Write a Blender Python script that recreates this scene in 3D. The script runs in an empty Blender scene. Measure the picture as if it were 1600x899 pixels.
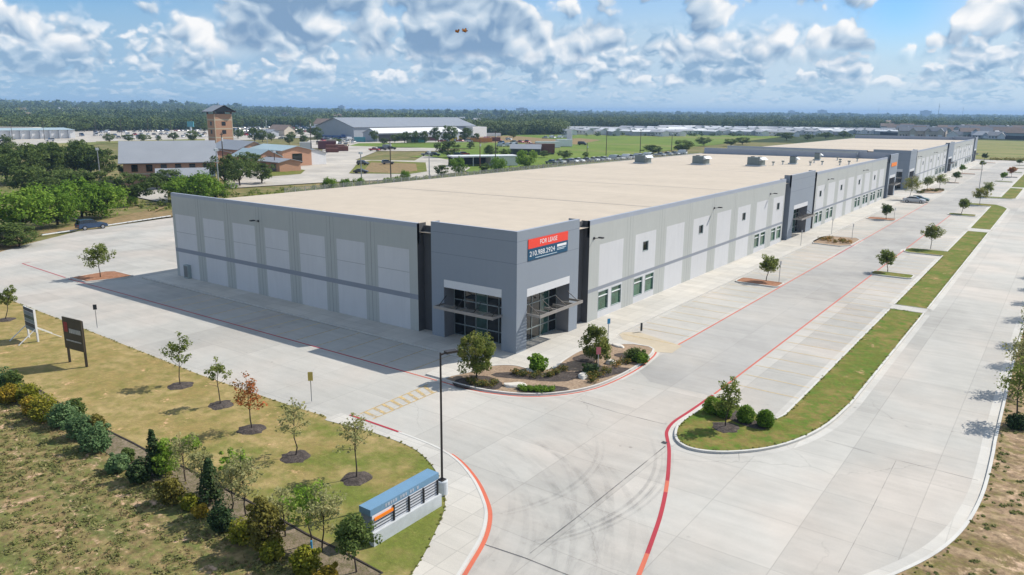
# Aerial view of a tilt-wall warehouse park
import bpy, math, random
import numpy as np
from mathutils import Matrix, Vector
random.seed(7)
RNG = np.random.default_rng(11)
SC = bpy.context.scene
COL = SC.collection
PI = math.pi

# ------------------------------------------------------------------ camera
FPX, IMG_W, IMG_H = 1194.635, 1600.0, 899.0
YAW, PITCH, ROLL = -0.626943, -0.227593, 0.008894
CAM = np.array([36.017, -50.388, 20.247])
def _rot(yaw, pitch, roll):
    fwd = np.array([math.sin(yaw)*math.cos(pitch), math.cos(yaw)*math.cos(pitch), math.sin(pitch)])
    right = np.array([math.cos(yaw), -math.sin(yaw), 0.0])
    up = np.cross(right, fwd)
    r = right*math.cos(roll)+up*math.sin(roll)
    u = up*math.cos(roll)-right*math.sin(roll)
    return np.stack([r, u, -fwd], 1)
RC = _rot(YAW, PITCH, ROLL)
def ray(px, py):
    return RC @ np.array([px-800.0, -(py-449.5), -FPX])
def G(px, py, z=0.0):
    """survey: where the sight line through a photo point meets the level z"""
    d = ray(px, py); t = (z-CAM[2])/d[2]; p = CAM+d*t
    return (float(p[0]), float(p[1]))
def D(px, py, dist):
    """survey: the point on a sight line at a horizontal distance"""
    d = ray(px, py); p = CAM+d*(dist/math.hypot(d[0], d[1]))
    return (float(p[0]), float(p[1]), float(p[2]))
cam_data = bpy.data.cameras.new('camera'); cam = bpy.data.objects.new('camera', cam_data); COL.objects.link(cam)
m = Matrix.Identity(4)
for i in range(3):
    for j in range(3): m[i][j] = float(RC[i, j])
    m[i][3] = float(CAM[i])
cam.matrix_world = m
cam_data.sensor_fit = 'HORIZONTAL'; cam_data.sensor_width = 36.0
cam_data.lens = FPX/IMG_W*36.0
cam_data.clip_start = 0.1; cam_data.clip_end = 60000
SC.camera = cam

# ------------------------------------------------------------------ node helpers
class NT:
    """little helper to write node trees as arithmetic"""
    def __init__(s, tree): s.t = tree; s.n = tree.nodes; s.l = tree.links
    def new(s, typ, **kw):
        n = s.n.new(typ)
        for k, v in kw.items(): setattr(n, k, v)
        return n
    def link(s, a, b): s.l.new(a, b)
    def put(s, sock, v):
        if v is None: return
        if hasattr(v, 'is_output'): s.l.new(v, sock)
        else: sock.default_value = v
    def math(s, op, a, b=None, c=None, clamp=False):
        n = s.n.new('ShaderNodeMath'); n.operation = op; n.use_clamp = clamp
        s.put(n.inputs[0], a); s.put(n.inputs[1], b); s.put(n.inputs[2], c)
        return n.outputs[0]
    def add(s, a, b): return s.math('ADD', a, b)
    def sub(s, a, b): return s.math('SUBTRACT', a, b)
    def mul(s, a, b): return s.math('MULTIPLY', a, b)
    def div(s, a, b): return s.math('DIVIDE', a, b)
    def smooth(s, x, lo, hi, a=0.0, b=1.0):
        n = s.n.new('ShaderNodeMapRange'); n.interpolation_type = 'SMOOTHSTEP'
        s.put(n.inputs[0], x); s.put(n.inputs[1], lo); s.put(n.inputs[2], hi); s.put(n.inputs[3], a); s.put(n.inputs[4], b)
        return n.outputs[0]
    def lin(s, x, lo, hi, a=0.0, b=1.0):
        n = s.n.new('ShaderNodeMapRange'); n.clamp = True
        s.put(n.inputs[0], x); s.put(n.inputs[1], lo); s.put(n.inputs[2], hi); s.put(n.inputs[3], a); s.put(n.inputs[4], b)
        return n.outputs[0]
    def mix(s, f, a, b, mode='MIX'):
        n = s.n.new('ShaderNodeMix'); n.data_type = 'RGBA'; n.blend_type = mode
        s.put(n.inputs[0], f); s.put(n.inputs[6], col(a)); s.put(n.inputs[7], col(b))
        return n.outputs[2]
    def vec(s, x, y, z):
        n = s.n.new('ShaderNodeCombineXYZ'); s.put(n.inputs[0], x); s.put(n.inputs[1], y); s.put(n.inputs[2], z)
        return n.outputs[0]
    def sep(s, v):
        n = s.n.new('ShaderNodeSeparateXYZ'); s.l.new(v, n.inputs[0]); return n.outputs
    def noise(s, v, scale, detail=3.0, rough=0.55, dist=0.0, dim='3D'):
        n = s.n.new('ShaderNodeTexNoise'); n.noise_dimensions = dim
        if v is not None: s.l.new(v, n.inputs['Vector'])
        n.inputs['Scale'].default_value = scale; n.inputs['Detail'].default_value = detail
        n.inputs['Roughness'].default_value = rough; n.inputs['Distortion'].default_value = dist
        return n.outputs[0]
    def voronoi(s, v, scale, feature='F1', rnd=1.0, out=0, smooth=0.6, detail=0.0, dim='3D'):
        n = s.n.new('ShaderNodeTexVoronoi'); n.voronoi_dimensions = dim; n.feature = feature
        if v is not None: s.l.new(v, n.inputs['Vector'])
        n.inputs['Scale'].default_value = scale
        if 'Randomness' in n.inputs: n.inputs['Randomness'].default_value = rnd
        if feature == 'SMOOTH_F1': n.inputs['Smoothness'].default_value = smooth
        if 'Detail' in n.inputs: n.inputs['Detail'].default_value = detail
        return n.outputs[out]
    def mapping(s, v, scale=(1, 1, 1), rot=(0, 0, 0), loc=(0, 0, 0)):
        n = s.n.new('ShaderNodeMapping'); s.l.new(v, n.inputs[0])
        n.inputs['Scale'].default_value = scale; n.inputs['Rotation'].default_value = rot; n.inputs['Location'].default_value = loc
        return n.outputs[0]
def col(c):
    if hasattr(c, 'is_output') or isinstance(c, float) or c is None: return c
    return (c[0], c[1], c[2], 1.0)
def srgb(r, g, b):
    f = lambda v: (v/255/12.92 if v/255 <= 0.04045 else ((v/255+0.055)/1.055)**2.4)
    return (f(r), f(g), f(b))

MATS = {}
def begin(name):
    m = bpy.data.materials.new(name); m.use_nodes = True
    t = NT(m.node_tree); b = m.node_tree.nodes['Principled BSDF']; MATS[name] = m
    return m, t, b
def world_pos(t):
    return t.new('ShaderNodeNewGeometry').outputs['Position']
def bump(t, b, h, strength=0.3, dist=0.02):
    n = t.new('ShaderNodeBump'); n.inputs['Strength'].default_value = strength; n.inputs['Distance'].default_value = dist
    t.link(h, n.inputs['Height']); t.link(n.outputs[0], b.inputs['Normal'])
def plain(name, c, rough=0.6, vary=0.12, scale=1.5, metal=0.0, spec=0.4, obj=True, streak=False):
    """painted or cast surface with a little wear"""
    m, t, b = begin(name)
    v = t.new('ShaderNodeTexCoord').outputs['Object'] if obj else world_pos(t)
    n = t.noise(v, scale, 5, 0.6)
    if streak:
        n = t.add(t.mul(n, 0.5), t.mul(t.noise(t.mapping(v, scale=(3.0, 3.0, 0.25)), 1.0, 4, 0.6), 0.5))
    k = t.lin(n, 0.25, 0.75, 1.0-vary, 1.0+vary)
    mixn = t.new('ShaderNodeVectorMath', operation='SCALE'); mixn.inputs[0].default_value = c
    t.link(k, mixn.inputs['Scale']); t.link(mixn.outputs[0], b.inputs['Base Color'])
    b.inputs['Roughness'].default_value = rough; b.inputs['Metallic'].default_value = metal
    b.inputs['Specular IOR Level'].default_value = spec
    return m
def glass(name, c, rough=0.06):
    m, t, b = begin(name)
    n = t.noise(t.new('ShaderNodeTexCoord').outputs['Object'], 0.9, 2, 0.5)
    t.link(t.mix(t.lin(n, 0.35, 0.65), tuple(x*0.5 for x in c), c), b.inputs['Base Color'])
    b.inputs['Roughness'].default_value = rough; b.inputs['Specular IOR Level'].default_value = 0.7
    return m
def leaf(name, dark, mid, light, trans=0.28):
    """leaves: each leaf has its own tint"""
    m, t, b = begin(name)
    a = t.new('ShaderNodeAttribute', attribute_name='tint').outputs['Fac']
    oi = t.new('ShaderNodeObjectInfo').outputs['Random']
    a = t.add(a, t.lin(oi, 0, 1, -0.12, 0.12))
    r = t.new('ShaderNodeValToRGB'); t.link(a, r.inputs[0])
    r.color_ramp.elements[0].color = col(dark); r.color_ramp.elements[1].color = col(light)
    e = r.color_ramp.elements.new(0.5); e.color = col(mid)
    b.inputs['Roughness'].default_value = 0.75; b.inputs['Specular IOR Level'].default_value = 0.12
    t.link(r.outputs[0], b.inputs['Base Color'])
    tr = t.new('ShaderNodeBsdfTranslucent'); t.link(r.outputs[0], tr.inputs[0])
    mx = t.new('ShaderNodeMixShader'); mx.inputs[0].default_value = trans
    out = m.node_tree.nodes['Material Output']
    t.link(b.outputs[0], mx.inputs[1]); t.link(tr.outputs[0], mx.inputs[2]); t.link(mx.outputs[0], out.inputs[0])
    return m

# ------------------------------------------------------------------ mesh helpers
class MB:
    def __init__(s): s.v = []; s.f = []; s.mi = []; s.mats = []
    def m(s, name):
        if name not in s.mats: s.mats.append(name)
        return s.mats.index(name)
    def poly(s, pts, mat):
        b = len(s.v); s.v += [tuple(p) for p in pts]; s.f.append(tuple(range(b, b+len(pts)))); s.mi.append(s.m(mat))
    def box(s, x0, x1, y0, y1, z0, z1, mat, rot=0.0, about=None, skip=''):
        P = [(x0, y0, z0), (x1, y0, z0), (x1, y1, z0), (x0, y1, z0), (x0, y0, z1), (x1, y0, z1), (x1, y1, z1), (x0, y1, z1)]
        if rot:
            cx, cy = about if about else ((x0+x1)/2, (y0+y1)/2); c, sn = math.cos(rot), math.sin(rot)
            P = [(cx+(x-cx)*c-(y-cy)*sn, cy+(x-cx)*sn+(y-cy)*c, z) for x, y, z in P]
        b = len(s.v); s.v += P; k = s.m(mat)
        F = {'b': (0, 3, 2, 1), 't': (4, 5, 6, 7), 's': (0, 1, 5, 4), 'e': (1, 2, 6, 5), 'n': (2, 3, 7, 6), 'w': (3, 0, 4, 7)}
        for q, f in F.items():
            if q in skip: continue
            s.f.append(tuple(b+i for i in f)); s.mi.append(k)
    def bar(s, a, b, w, h, mat):
        """square bar from a to b"""
        a, b = Vector(a), Vector(b); d = (b-a).normalized()
        up = Vector((0, 0, 1)) if abs(d.z) < 0.95 else Vector((1, 0, 0))
        x = d.cross(up).normalized()*w/2; y = x.cross(d).normalized()*h/2
        P = [a-x-y, a+x-y, a+x+y, a-x+y, b-x-y, b+x-y, b+x+y, b-x+y]
        k = len(s.v); s.v += [tuple(p) for p in P]; mi = s.m(mat)
        for f in ((0, 1, 2, 3), (7, 6, 5, 4), (0, 4, 5, 1), (1, 5, 6, 2), (2, 6, 7, 3), (3, 7, 4, 0)):
            s.f.append(tuple(k+i for i in f)); s.mi.append(mi)
    def tube(s, pts, rad, mat, n=6, cap=True):
        pts = [Vector(p) for p in pts]; rings = []; mi = s.m(mat)
        for i, p in enumerate(pts):
            d = (pts[min(i+1, len(pts)-1)]-pts[max(i-1, 0)]).normalized()
            up = Vector((0, 0, 1)) if abs(d.z) < 0.9 else Vector((1, 0, 0))
            x = d.cross(up).normalized(); y = x.cross(d)
            r = rad[i] if hasattr(rad, '__len__') else rad
            rings.append(len(s.v))
            for k in range(n):
                a = 2*PI*k/n; s.v.append(tuple(p+x*math.cos(a)*r+y*math.sin(a)*r))
        for i in range(len(pts)-1):
            a, b = rings[i], rings[i+1]
            for k in range(n):
                s.f.append((a+k, a+(k+1) % n, b+(k+1) % n, b+k)); s.mi.append(mi)
        if cap:
            s.f.append(tuple(rings[-1]+k for k in range(n))); s.mi.append(mi)
            s.f.append(tuple(rings[0]+n-1-k for k in range(n))); s.mi.append(mi)
    def prism(s, pts, z0, z1, mat, side=None, bottom=False):
        """extruded outline (counter-clockwise)"""
        n = len(pts); side = side or mat
        s.poly([(x, y, z1) for x, y in pts], mat)
        for i in range(n):
            a, b = pts[i], pts[(i+1) % n]
            s.poly([(a[0], a[1], z0), (b[0], b[1], z0), (b[0], b[1], z1), (a[0], a[1], z1)], side)
        if bottom: s.poly([(x, y, z0) for x, y in reversed(pts)], mat)
    def build(s, name, parent=None, smooth=False, loc=None):
        me = bpy.data.meshes.new(name); me.from_pydata(s.v, [], s.f)
        for k in s.mats: me.materials.append(MATS[k])
        me.polygons.foreach_set('material_index', s.mi)
        if smooth: me.polygons.foreach_set('use_smooth', [True]*len(s.f))
        me.update()
        return link(name, me, parent, loc)
def link(name, me, parent=None, loc=None):
    o = bpy.data.objects.new(name, me); COL.objects.link(o)
    if parent is not None: o.parent = parent
    if loc is not None: o.location = loc
    return o
def quads_mesh(name, V, tint, mat):
    """V: (n,4,3) array of quads"""
    n = len(V); me = bpy.data.meshes.new(name)
    me.vertices.add(n*4); me.vertices.foreach_set('co', np.ascontiguousarray(V, dtype=np.float32).ravel())
    me.loops.add(n*4); me.loops.foreach_set('vertex_index', np.arange(n*4, dtype=np.int32))
    me.polygons.add(n); me.polygons.foreach_set('loop_start', np.arange(0, n*4, 4, dtype=np.int32))
    me.polygons.foreach_set('loop_total', np.full(n, 4, dtype=np.int32))
    me.update(calc_edges=True)
    at = me.attributes.new('tint', 'FLOAT', 'FACE'); at.data.foreach_set('value', np.asarray(tint, dtype=np.float32))
    me.materials.append(MATS[mat])
    return me
def tag(o, label=None, cat=None, group=None, kind=None):
    if label: o['label'] = label
    if cat: o['category'] = cat
    if group: o['group'] = group
    if kind: o['kind'] = kind
    return o
def thing(name, label, cat, loc=(0, 0, 0), rz=0.0, group=None, scale=None):
    o = bpy.data.objects.new(name, None); COL.objects.link(o)
    o.location = loc; o.rotation_euler = (0, 0, rz); o.empty_display_size = 0.3
    if scale: o.scale = (scale, scale, scale) if not hasattr(scale, '__len__') else scale
    return tag(o, label, cat, group)
def copy_tree(o, parent=None):
    c = o.copy(); COL.objects.link(c)
    if parent is not None: c.parent = parent
    for ch in [x for x in o.children]: copy_tree(ch, c)
    return c
def struct(mb, name, kind='structure', smooth=False):
    o = mb.build(name, smooth=smooth); o['kind'] = kind; return o
def text(body, size, mat, parent, M, name='lettering', align='CENTER', width=None):
    cu = bpy.data.curves.new(name, 'FONT'); cu.body = body; cu.size = size; cu.align_x = align; cu.align_y = 'CENTER'; cu.extrude = 0.004
    tmp = bpy.data.objects.new(name, cu); COL.objects.link(tmp)
    dg = bpy.context.evaluated_depsgraph_get(); me = bpy.data.meshes.new_from_object(tmp.evaluated_get(dg))
    bpy.data.objects.remove(tmp); bpy.data.curves.remove(cu)
    me.materials.clear(); me.materials.append(MATS[mat])
    if width:
        xs = [v.co.x for v in me.vertices]; k = width/(max(xs)-min(xs))
        me.transform(Matrix.Diagonal((k, 1, 1, 1)))
    me.transform(M); me.name = name
    return link(name, me, parent)
def ribbon(mb, pts, w, z, mat, z2=None, taper=False):
    """flat strip along a line"""
    P = [Vector((p[0], p[1], 0)) for p in pts]; L = []; R = []
    for i, p in enumerate(P):
        d = (P[min(i+1, len(P)-1)]-P[max(i-1, 0)]).normalized(); s = Vector((-d.y, d.x, 0))*w/2
        L.append(p+s); R.append(p-s)
    for i in range(len(P)-1):
        mb.poly([(R[i].x, R[i].y, z), (R[i+1].x, R[i+1].y, z), (L[i+1].x, L[i+1].y, z), (L[i].x, L[i].y, z)], mat)
def spline(pts, n=8, closed=False):
    """Catmull-Rom through the points"""
    out = []; m = len(pts); rng = range(m if closed else m-1)
    for i in rng:
        g = lambda k: pts[k % m] if closed else pts[max(0, min(m-1, k))]
        p0, p1, p2, p3 = g(i-1), g(i), g(i+1), g(i+2)
        for k in range(n):
            t = k/n
            out.append(tuple(0.5*((2*p1[j])+(-p0[j]+p2[j])*t+(2*p0[j]-5*p1[j]+4*p2[j]-p3[j])*t*t+(-p0[j]+3*p1[j]-3*p2[j]+p3[j])*t**3) for j in range(2)))
    if not closed: out.append(tuple(pts[-1][:2]))
    return out
def offset(pts, d):
    """open line moved sideways (left positive)"""
    out = []
    for i, p in enumerate(pts):
        a = Vector(pts[max(i-1, 0)][:2]); b = Vector(pts[min(i+1, len(pts)-1)][:2]); t = (b-a).normalized()
        out.append((p[0]-t.y*d, p[1]+t.x*d))
    return out
SKY_STRENGTH, CLOUD_STRENGTH, EXPOSURE, HAZE = 0.075, 0.66, 0.60, 0.00015
# ------------------------------------------------------------------ light, sky, air
SUN_AZ, SUN_EL = math.atan2(5.2, 10.0), math.radians(42.8)
sd = bpy.data.lights.new('sun', 'SUN'); sd.energy = 3.75; sd.angle = math.radians(0.5); sd.color = (1.0, 0.955, 0.88)
sun = bpy.data.objects.new('sun', sd); COL.objects.link(sun)
sv = Vector((math.sin(SUN_AZ)*math.cos(SUN_EL), math.cos(SUN_AZ)*math.cos(SUN_EL), math.sin(SUN_EL)))
sun.rotation_euler = (-sv).to_track_quat('-Z', 'Y').to_euler(); sun.location = (0, 0, 200)

wd = bpy.data.worlds.new('World'); SC.world = wd; wd.use_nodes = True
t = NT(wd.node_tree)
for n in list(wd.node_tree.nodes): wd.node_tree.nodes.remove(n)
sky = t.new('ShaderNodeTexSky', sky_type='NISHITA'); sky.sun_disc = False
sky.sun_elevation = SUN_EL; sky.sun_rotation = SUN_AZ; sky.altitude = 200; sky.air_density = 1.0; sky.dust_density = 0.2; sky.ozone_density = 4.0
bg_sky = t.new('ShaderNodeBackground'); bg_sky.inputs[1].default_value = SKY_STRENGTH
hs = t.new('ShaderNodeHueSaturation'); hs.inputs['Saturation'].default_value = 1.38
t.link(sky.outputs[0], hs.inputs['Color'])
t.link(t.mix(1.0, hs.outputs[0], (0.80, 0.98, 1.16), 'MULTIPLY'), bg_sky.inputs[0])
dirv = t.new('ShaderNodeTexCoord').outputs['Generated']
sx, sy, sz = t.sep(dirv)
el = t.mul(t.math('ARCSINE', t.math('MAXIMUM', sz, -0.2)), 57.29578)
az = t.mul(t.math('ARCTAN2', sx, sy), 57.29578)      # degrees, 0 = +Y
def gauss(a0, e0, wa, we):
    """a bank of cloud or a clearing at a bearing and height in the sky"""
    da = t.div(t.sub(az, a0), wa); de = t.div(t.sub(el, e0), we)
    return t.math('EXPONENT', t.mul(t.add(t.mul(da, da), t.mul(de, de)), -1.0))
def cloud_layer(scale, sq, seed, thr, bias, lo, hi, soft=0.11, fine=5.0, kb=1.35, kp=1.0, amp=0.30):
    """cumulus: a broad shape broken into rounded heads; bright where it faces up to the sun, grey-blue underneath"""
    u0, u1 = t.mul(az, scale), t.mul(el, scale*sq)
    def at_(du, dv): return t.vec(t.add(u0, du+seed), t.add(u1, dv*sq+seed*0.7), 0.0)
    w = t.sub(t.noise(at_(0, 0), 2.2, 2.0, 0.5, dim='2D'), 0.5)
    def wv(du, dv): return t.vec(t.add(u0, t.add(t.mul(w, 0.30), du+seed)), t.add(u1, t.add(t.mul(w, 0.25), dv*sq+seed*0.7)), 0.0)
    b0 = t.noise(at_(0, 0), 1.0, fine, 0.55, dim='2D'); b1 = t.noise(at_(0.07, 0.28), 1.0, 2.0, 0.5, dim='2D')
    v0 = t.voronoi(wv(0, 0), 2.9, 'F1', 1.0, 0, detail=2.0, dim='2D'); v1 = t.voronoi(wv(0.03, 0.07), 2.9, 'F1', 1.0, 0, detail=1.0, dim='2D')
    d0 = t.sub(t.add(b0, t.mul(t.sub(0.42, v0), amp)), thr)
    if bias is not None: d0 = t.add(d0, bias)
    a = t.mul(t.smooth(d0, 0.0, soft), t.mul(t.smooth(el, lo[0], lo[1]), t.smooth(el, hi[0], hi[1], 1.0, 0.0)))
    lit = t.add(0.53, t.mul(t.sub(b0, b1), kb)); lit = t.add(lit, t.mul(t.sub(v1, v0), kp))
    hf = t.noise(wv(0.01, 0.02), 6.5, 4.0, 0.6, dim='2D'); lit = t.add(lit, t.mul(t.sub(hf, 0.5), 0.30))
    lit = t.sub(lit, t.smooth(d0, 0.12, 0.42, 0.0, 0.30))
    lit = t.add(lit, t.smooth(d0, 0.0, 0.10, 0.12, 0.0))
    return a, t.lin(lit, 0.0, 1.0)
CA = -35.9
hole = t.add(t.mul(gauss(CA-32.0, 8.9, 9.5, 2.0), -0.75), t.mul(gauss(CA+25.5, 5.9, 3.4, 2.4), -0.36))
hole = t.add(hole, t.mul(gauss(CA-17, 8.2, 8.0, 1.7), 0.30))
hole = t.add(hole, t.mul(gauss(CA+13, 9.2, 8.0, 1.4), 0.26))
hole = t.add(hole, t.mul(gauss(CA+1, 5.0, 18.0, 2.6), 0.10))
hole = t.add(hole, t.mul(gauss(CA+34, 6.5, 6.0, 2.4), 0.12))
dk = t.add(t.mul(gauss(CA-19.5, 7.7, 8.0, 1.6), 0.26), t.mul(gauss(CA+16.5, 9.2, 7.0, 1.2), 0.26))
hole = t.add(hole, t.smooth(el, 9.5, 24.0, 0.0, 0.03))  # denser cloud overhead, out of view, added for white fill from above
a1, l1 = cloud_layer(0.115, 1.1, 3.7, 0.33, hole, (2.8, 4.4), (200, 300))
a2, l2 = cloud_layer(0.205, 1.35, 9.1, 0.32, t.mul(hole, 0.6), (1.4, 2.2), (4.6, 6.5))
a3, l3 = cloud_layer(0.34, 2.2, 17.3, 0.34, None, (0.3, 0.9), (2.2, 3.4), 0.12, 4.0)
def cc_(l, dark, mid, light):
    r = t.new('ShaderNodeValToRGB'); t.link(l, r.inputs[0]); r.color_ramp.interpolation = 'LINEAR'
    r.color_ramp.elements[0].color = col(dark); r.color_ramp.elements[0].position = 0.12; r.color_ramp.elements[1].color = col(light); r.color_ramp.elements[1].position = 0.86
    e = r.color_ramp.elements.new(0.48); e.color = col(mid); return r.outputs[0]
c1 = cc_(t.sub(l1, dk), srgb(132, 163, 196), srgb(196, 214, 231), srgb(255, 255, 255))
c2 = cc_(l2, srgb(146, 178, 208), srgb(190, 211, 230), srgb(244, 248, 252))
c3 = cc_(l3, srgb(150, 186, 216), srgb(172, 202, 226), srgb(208, 224, 238))
veil = t.math('ADD', t.smooth(el, 12.5, 2.6, 0.0, 0.98), t.mul(hole, 1.35), clamp=True)     # bright damp air low over the horizon
cv = t.mix(t.smooth(az, CA-30, CA+30), srgb(160, 194, 223), srgb(202, 223, 239))
cc = t.mix(t.mul(a3, 0.7), cv, c3); ca = t.math('MAXIMUM', t.mul(a3, 0.8), veil)
cc = t.mix(a2, cc, c2); ca = t.math('MAXIMUM', ca, a2)
cc = t.mix(a1, cc, c1); ca = t.math('MAXIMUM', ca, a1)
bg_cloud = t.new('ShaderNodeBackground'); bg_cloud.inputs[1].default_value = CLOUD_STRENGTH
t.link(cc, bg_cloud.inputs[0])
mx = t.new('ShaderNodeMixShader'); t.link(ca, mx.inputs[0]); t.link(bg_sky.outputs[0], mx.inputs[1]); t.link(bg_cloud.outputs[0], mx.inputs[2])
wo = t.new('ShaderNodeOutputWorld'); t.link(mx.outputs[0], wo.inputs[0])
wd.cycles.sampling_method = 'NONE'

SC.view_settings.view_transform = 'Standard'; SC.view_settings.look = 'None'
SC.view_settings.exposure = EXPOSURE; SC.view_settings.gamma = 1.0; SC.view_settings.use_curve_mapping = False
SC.render.engine = 'CYCLES'
SC.cycles.use_denoising = True; SC.cycles.max_bounces = 5; SC.cycles.diffuse_bounces = 3; SC.cycles.glossy_bounces = 2
SC.cycles.transparent_max_bounces = 32; SC.cycles.volume_bounces = 0; SC.cycles.transmission_bounces = 2
SC.cycles.caustics_reflective = False; SC.cycles.caustics_refractive = False
SC.cycles.sample_clamp_indirect = 6.0

def haze_box():
    mb = MB()
    m = bpy.data.materials.new('haze_air'); m.use_nodes = True; MATS['haze_air'] = m
    for n in list(m.node_tree.nodes): m.node_tree.nodes.remove(n)
    t = NT(m.node_tree); v = t.new('ShaderNodeVolumePrincipled'); o = t.new('ShaderNodeOutputMaterial')
    v.inputs['Color'].default_value = (0.40, 0.62, 0.92, 1); v.inputs['Density'].default_value = HAZE
    v.inputs['Anisotropy'].default_value = 0.1
    t.link(v.outputs[0], o.inputs['Volume'])
    mb.box(-14500, 14500, -14500, 14500, -1.6, 62, 'haze_air')
    o = mb.build('haze'); o['kind'] = 'stuff'
    return o

# ------------------------------------------------------------------ materials
def concrete(name, tone, warm, joint=4.57, blotch=0.16, off=(0.0, 0.0), joint_dark=0.72):
    m, t, b = begin(name)
    p = world_pos(t); x, y, z = t.sep(p)
    jx = t.div(t.add(x, off[0]), joint); jy = t.div(t.add(y, off[1]), joint)
    ix, iy = t.math('FLOOR', jx), t.math('FLOOR', jy)
    wn = t.new('ShaderNodeTexWhiteNoise', noise_dimensions='2D'); t.link(t.vec(ix, iy, 0.0), wn.inputs['Vector'])
    fx, fy = t.math('FRACT', jx), t.math('FRACT', jy)
    dx = t.mul(t.math('MINIMUM', fx, t.sub(1.0, fx)), joint); dy = t.mul(t.math('MINIMUM', fy, t.sub(1.0, fy)), joint)
    line = t.smooth(t.math('MINIMUM', dx, dy), 0.010, 0.035, 1.0, 0.0)
    # a pour is several lanes wide: change of tone from lane to lane
    lane = t.math('FLOOR', t.div(t.add(x, off[0]), joint*2)); lb = t.math('FLOOR', t.div(t.add(y, off[1]), joint*8))
    wl = t.new('ShaderNodeTexWhiteNoise', noise_dimensions='2D'); t.link(t.vec(lane, lb, 0.0), wl.inputs['Vector'])
    big = t.noise(p, 0.045, 4, 0.6); mid = t.noise(p, 0.35, 5, 0.65); fine = t.noise(p, 9.0, 3, 0.6)
    drag = t.noise(t.mapping(p, scale=(0.16, 1.4, 1.0), rot=(0, 0, 0.12)), 1.0, 4, 0.62)
    k = t.add(t.lin(big, 0.3, 0.7, -blotch, blotch*0.7), t.lin(mid, 0.3, 0.75, blotch*0.45, -blotch*0.5))
    k = t.add(k, t.lin(drag, 0.3, 0.72, 0.05, -0.07))
    k = t.add(k, t.lin(fine, 0.25, 0.75, -0.03, 0.03))
    k = t.add(k, t.lin(wn.outputs[0], 0, 1, -0.06, 0.055)); k = t.add(k, t.lin(wl.outputs[0], 0, 1, -0.06, 0.05))
    spots = t.smooth(t.voronoi(p, 0.55, 'F1'), 0.03, 0.09, 1.0, 0.0)
    k = t.sub(t.add(1.0, k), t.mul(spots, t.smooth(mid, 0.46, 0.62, 0.0, 0.30)))
    crk = t.voronoi(t.vec(t.add(x, t.mul(mid, 2.5)), t.add(y, t.mul(big, 6.0)), 0.0), 0.085, 'DISTANCE_TO_EDGE', dim='2D')
    k = t.sub(k, t.mul(t.smooth(crk, 0.0012, 0.0034, 0.20, 0.0), t.smooth(t.noise(p, 0.06, 2, 0.5), 0.50, 0.60)))
    k = t.mul(k, t.sub(1.0, t.mul(line, 1.0-joint_dark)))
    c = t.mix(t.smooth(t.noise(p, 0.09, 3, 0.5), 0.4, 0.66), tone, warm)
    s = t.new('ShaderNodeVectorMath', operation='SCALE'); t.link(c, s.inputs[0]); t.link(k, s.inputs['Scale'])
    t.link(s.outputs[0], b.inputs['Base Color'])
    b.inputs['Roughness'].default_value = 0.82; b.inputs['Specular IOR Level'].default_value = 0.25
    bump(t, b, fine, 0.15, 0.01)
concrete('pavement', (0.428, 0.409, 0.368), (0.452, 0.408, 0.356), blotch=0.17, joint_dark=0.80)
concrete('walk_concrete', (0.505, 0.478, 0.428), (0.520, 0.480, 0.415), joint=1.52, blotch=0.10, joint_dark=0.8)
concrete('lane_concrete', (0.372, 0.356, 0.328), (0.390, 0.364, 0.326), joint=4.57, blotch=0.20, joint_dark=0.84)
concrete('far_concrete', (0.44, 0.40, 0.345), (0.47, 0.425, 0.36), joint=6.0, blotch=0.16)
concrete('gutter_concrete', (0.49, 0.468, 0.425), (0.505, 0.470, 0.415), joint=3.05, blotch=0.10, joint_dark=0.85)
plain('kerb_concrete', (0.54, 0.52, 0.475), 0.85, 0.12, 0.8, obj=False)

def turf(name, cols, patch=0.18, fine_s=3.0, dirt=None, dirt_amt=(0.60, 0.72), row=None, bstr=0.5, lush=None, contrast=0.27):
    m, t, b = begin(name)
    p = world_pos(t)
    a = t.noise(p, patch, 5, 0.62, 0.4); c2 = t.noise(p, patch*4.3, 5, 0.65); f = t.noise(p, fine_s, 4, 0.7)
    c = t.mix(t.smooth(a, 0.36, 0.62), cols[0], cols[1])
    c = t.mix(t.smooth(t.add(t.mul(c2, 0.6), t.mul(f, 0.4)), 0.42, 0.62), c, cols[2])
    if row:
        rr = t.noise(t.mapping(p, scale=row[:3], rot=(0, 0, row[3])), 1.0, 3, 0.5)
        c = t.mix(t.smooth(rr, 0.46, 0.62, 0.0, row[4]), c, cols[3])
    if dirt:
        dn = t.add(t.mul(t.noise(p, patch*2.2, 5, 0.7, 0.6), 0.7), t.mul(f, 0.3))
        c = t.mix(t.smooth(dn, dirt_amt[0], dirt_amt[1]), c, dirt)
    if lush:
        x_, y_, z_ = t.sep(p)
        w = t.add(t.lin(x_, lush[0], lush[1], -0.25, 0.55), t.lin(t.noise(p, 0.33, 4, 0.6), 0.3, 0.7, -0.35, 0.45))
        c = t.mix(t.smooth(w, 0.05, 0.65, 0.0, 0.85), c, lush[2])
    k = t.lin(f, 0.28, 0.72, 1.0-contrast, 1.0+contrast)
    s = t.new('ShaderNodeVectorMath', operation='SCALE'); t.link(c, s.inputs[0]); t.link(k, s.inputs['Scale'])
    t.link(s.outputs[0], b.inputs['Base Color']); b.inputs['Roughness'].default_value = 0.95; b.inputs['Specular IOR Level'].default_value = 0.08
    bump(t, b, f, bstr, 0.06 if contrast < 0.3 else 0.14)
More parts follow.
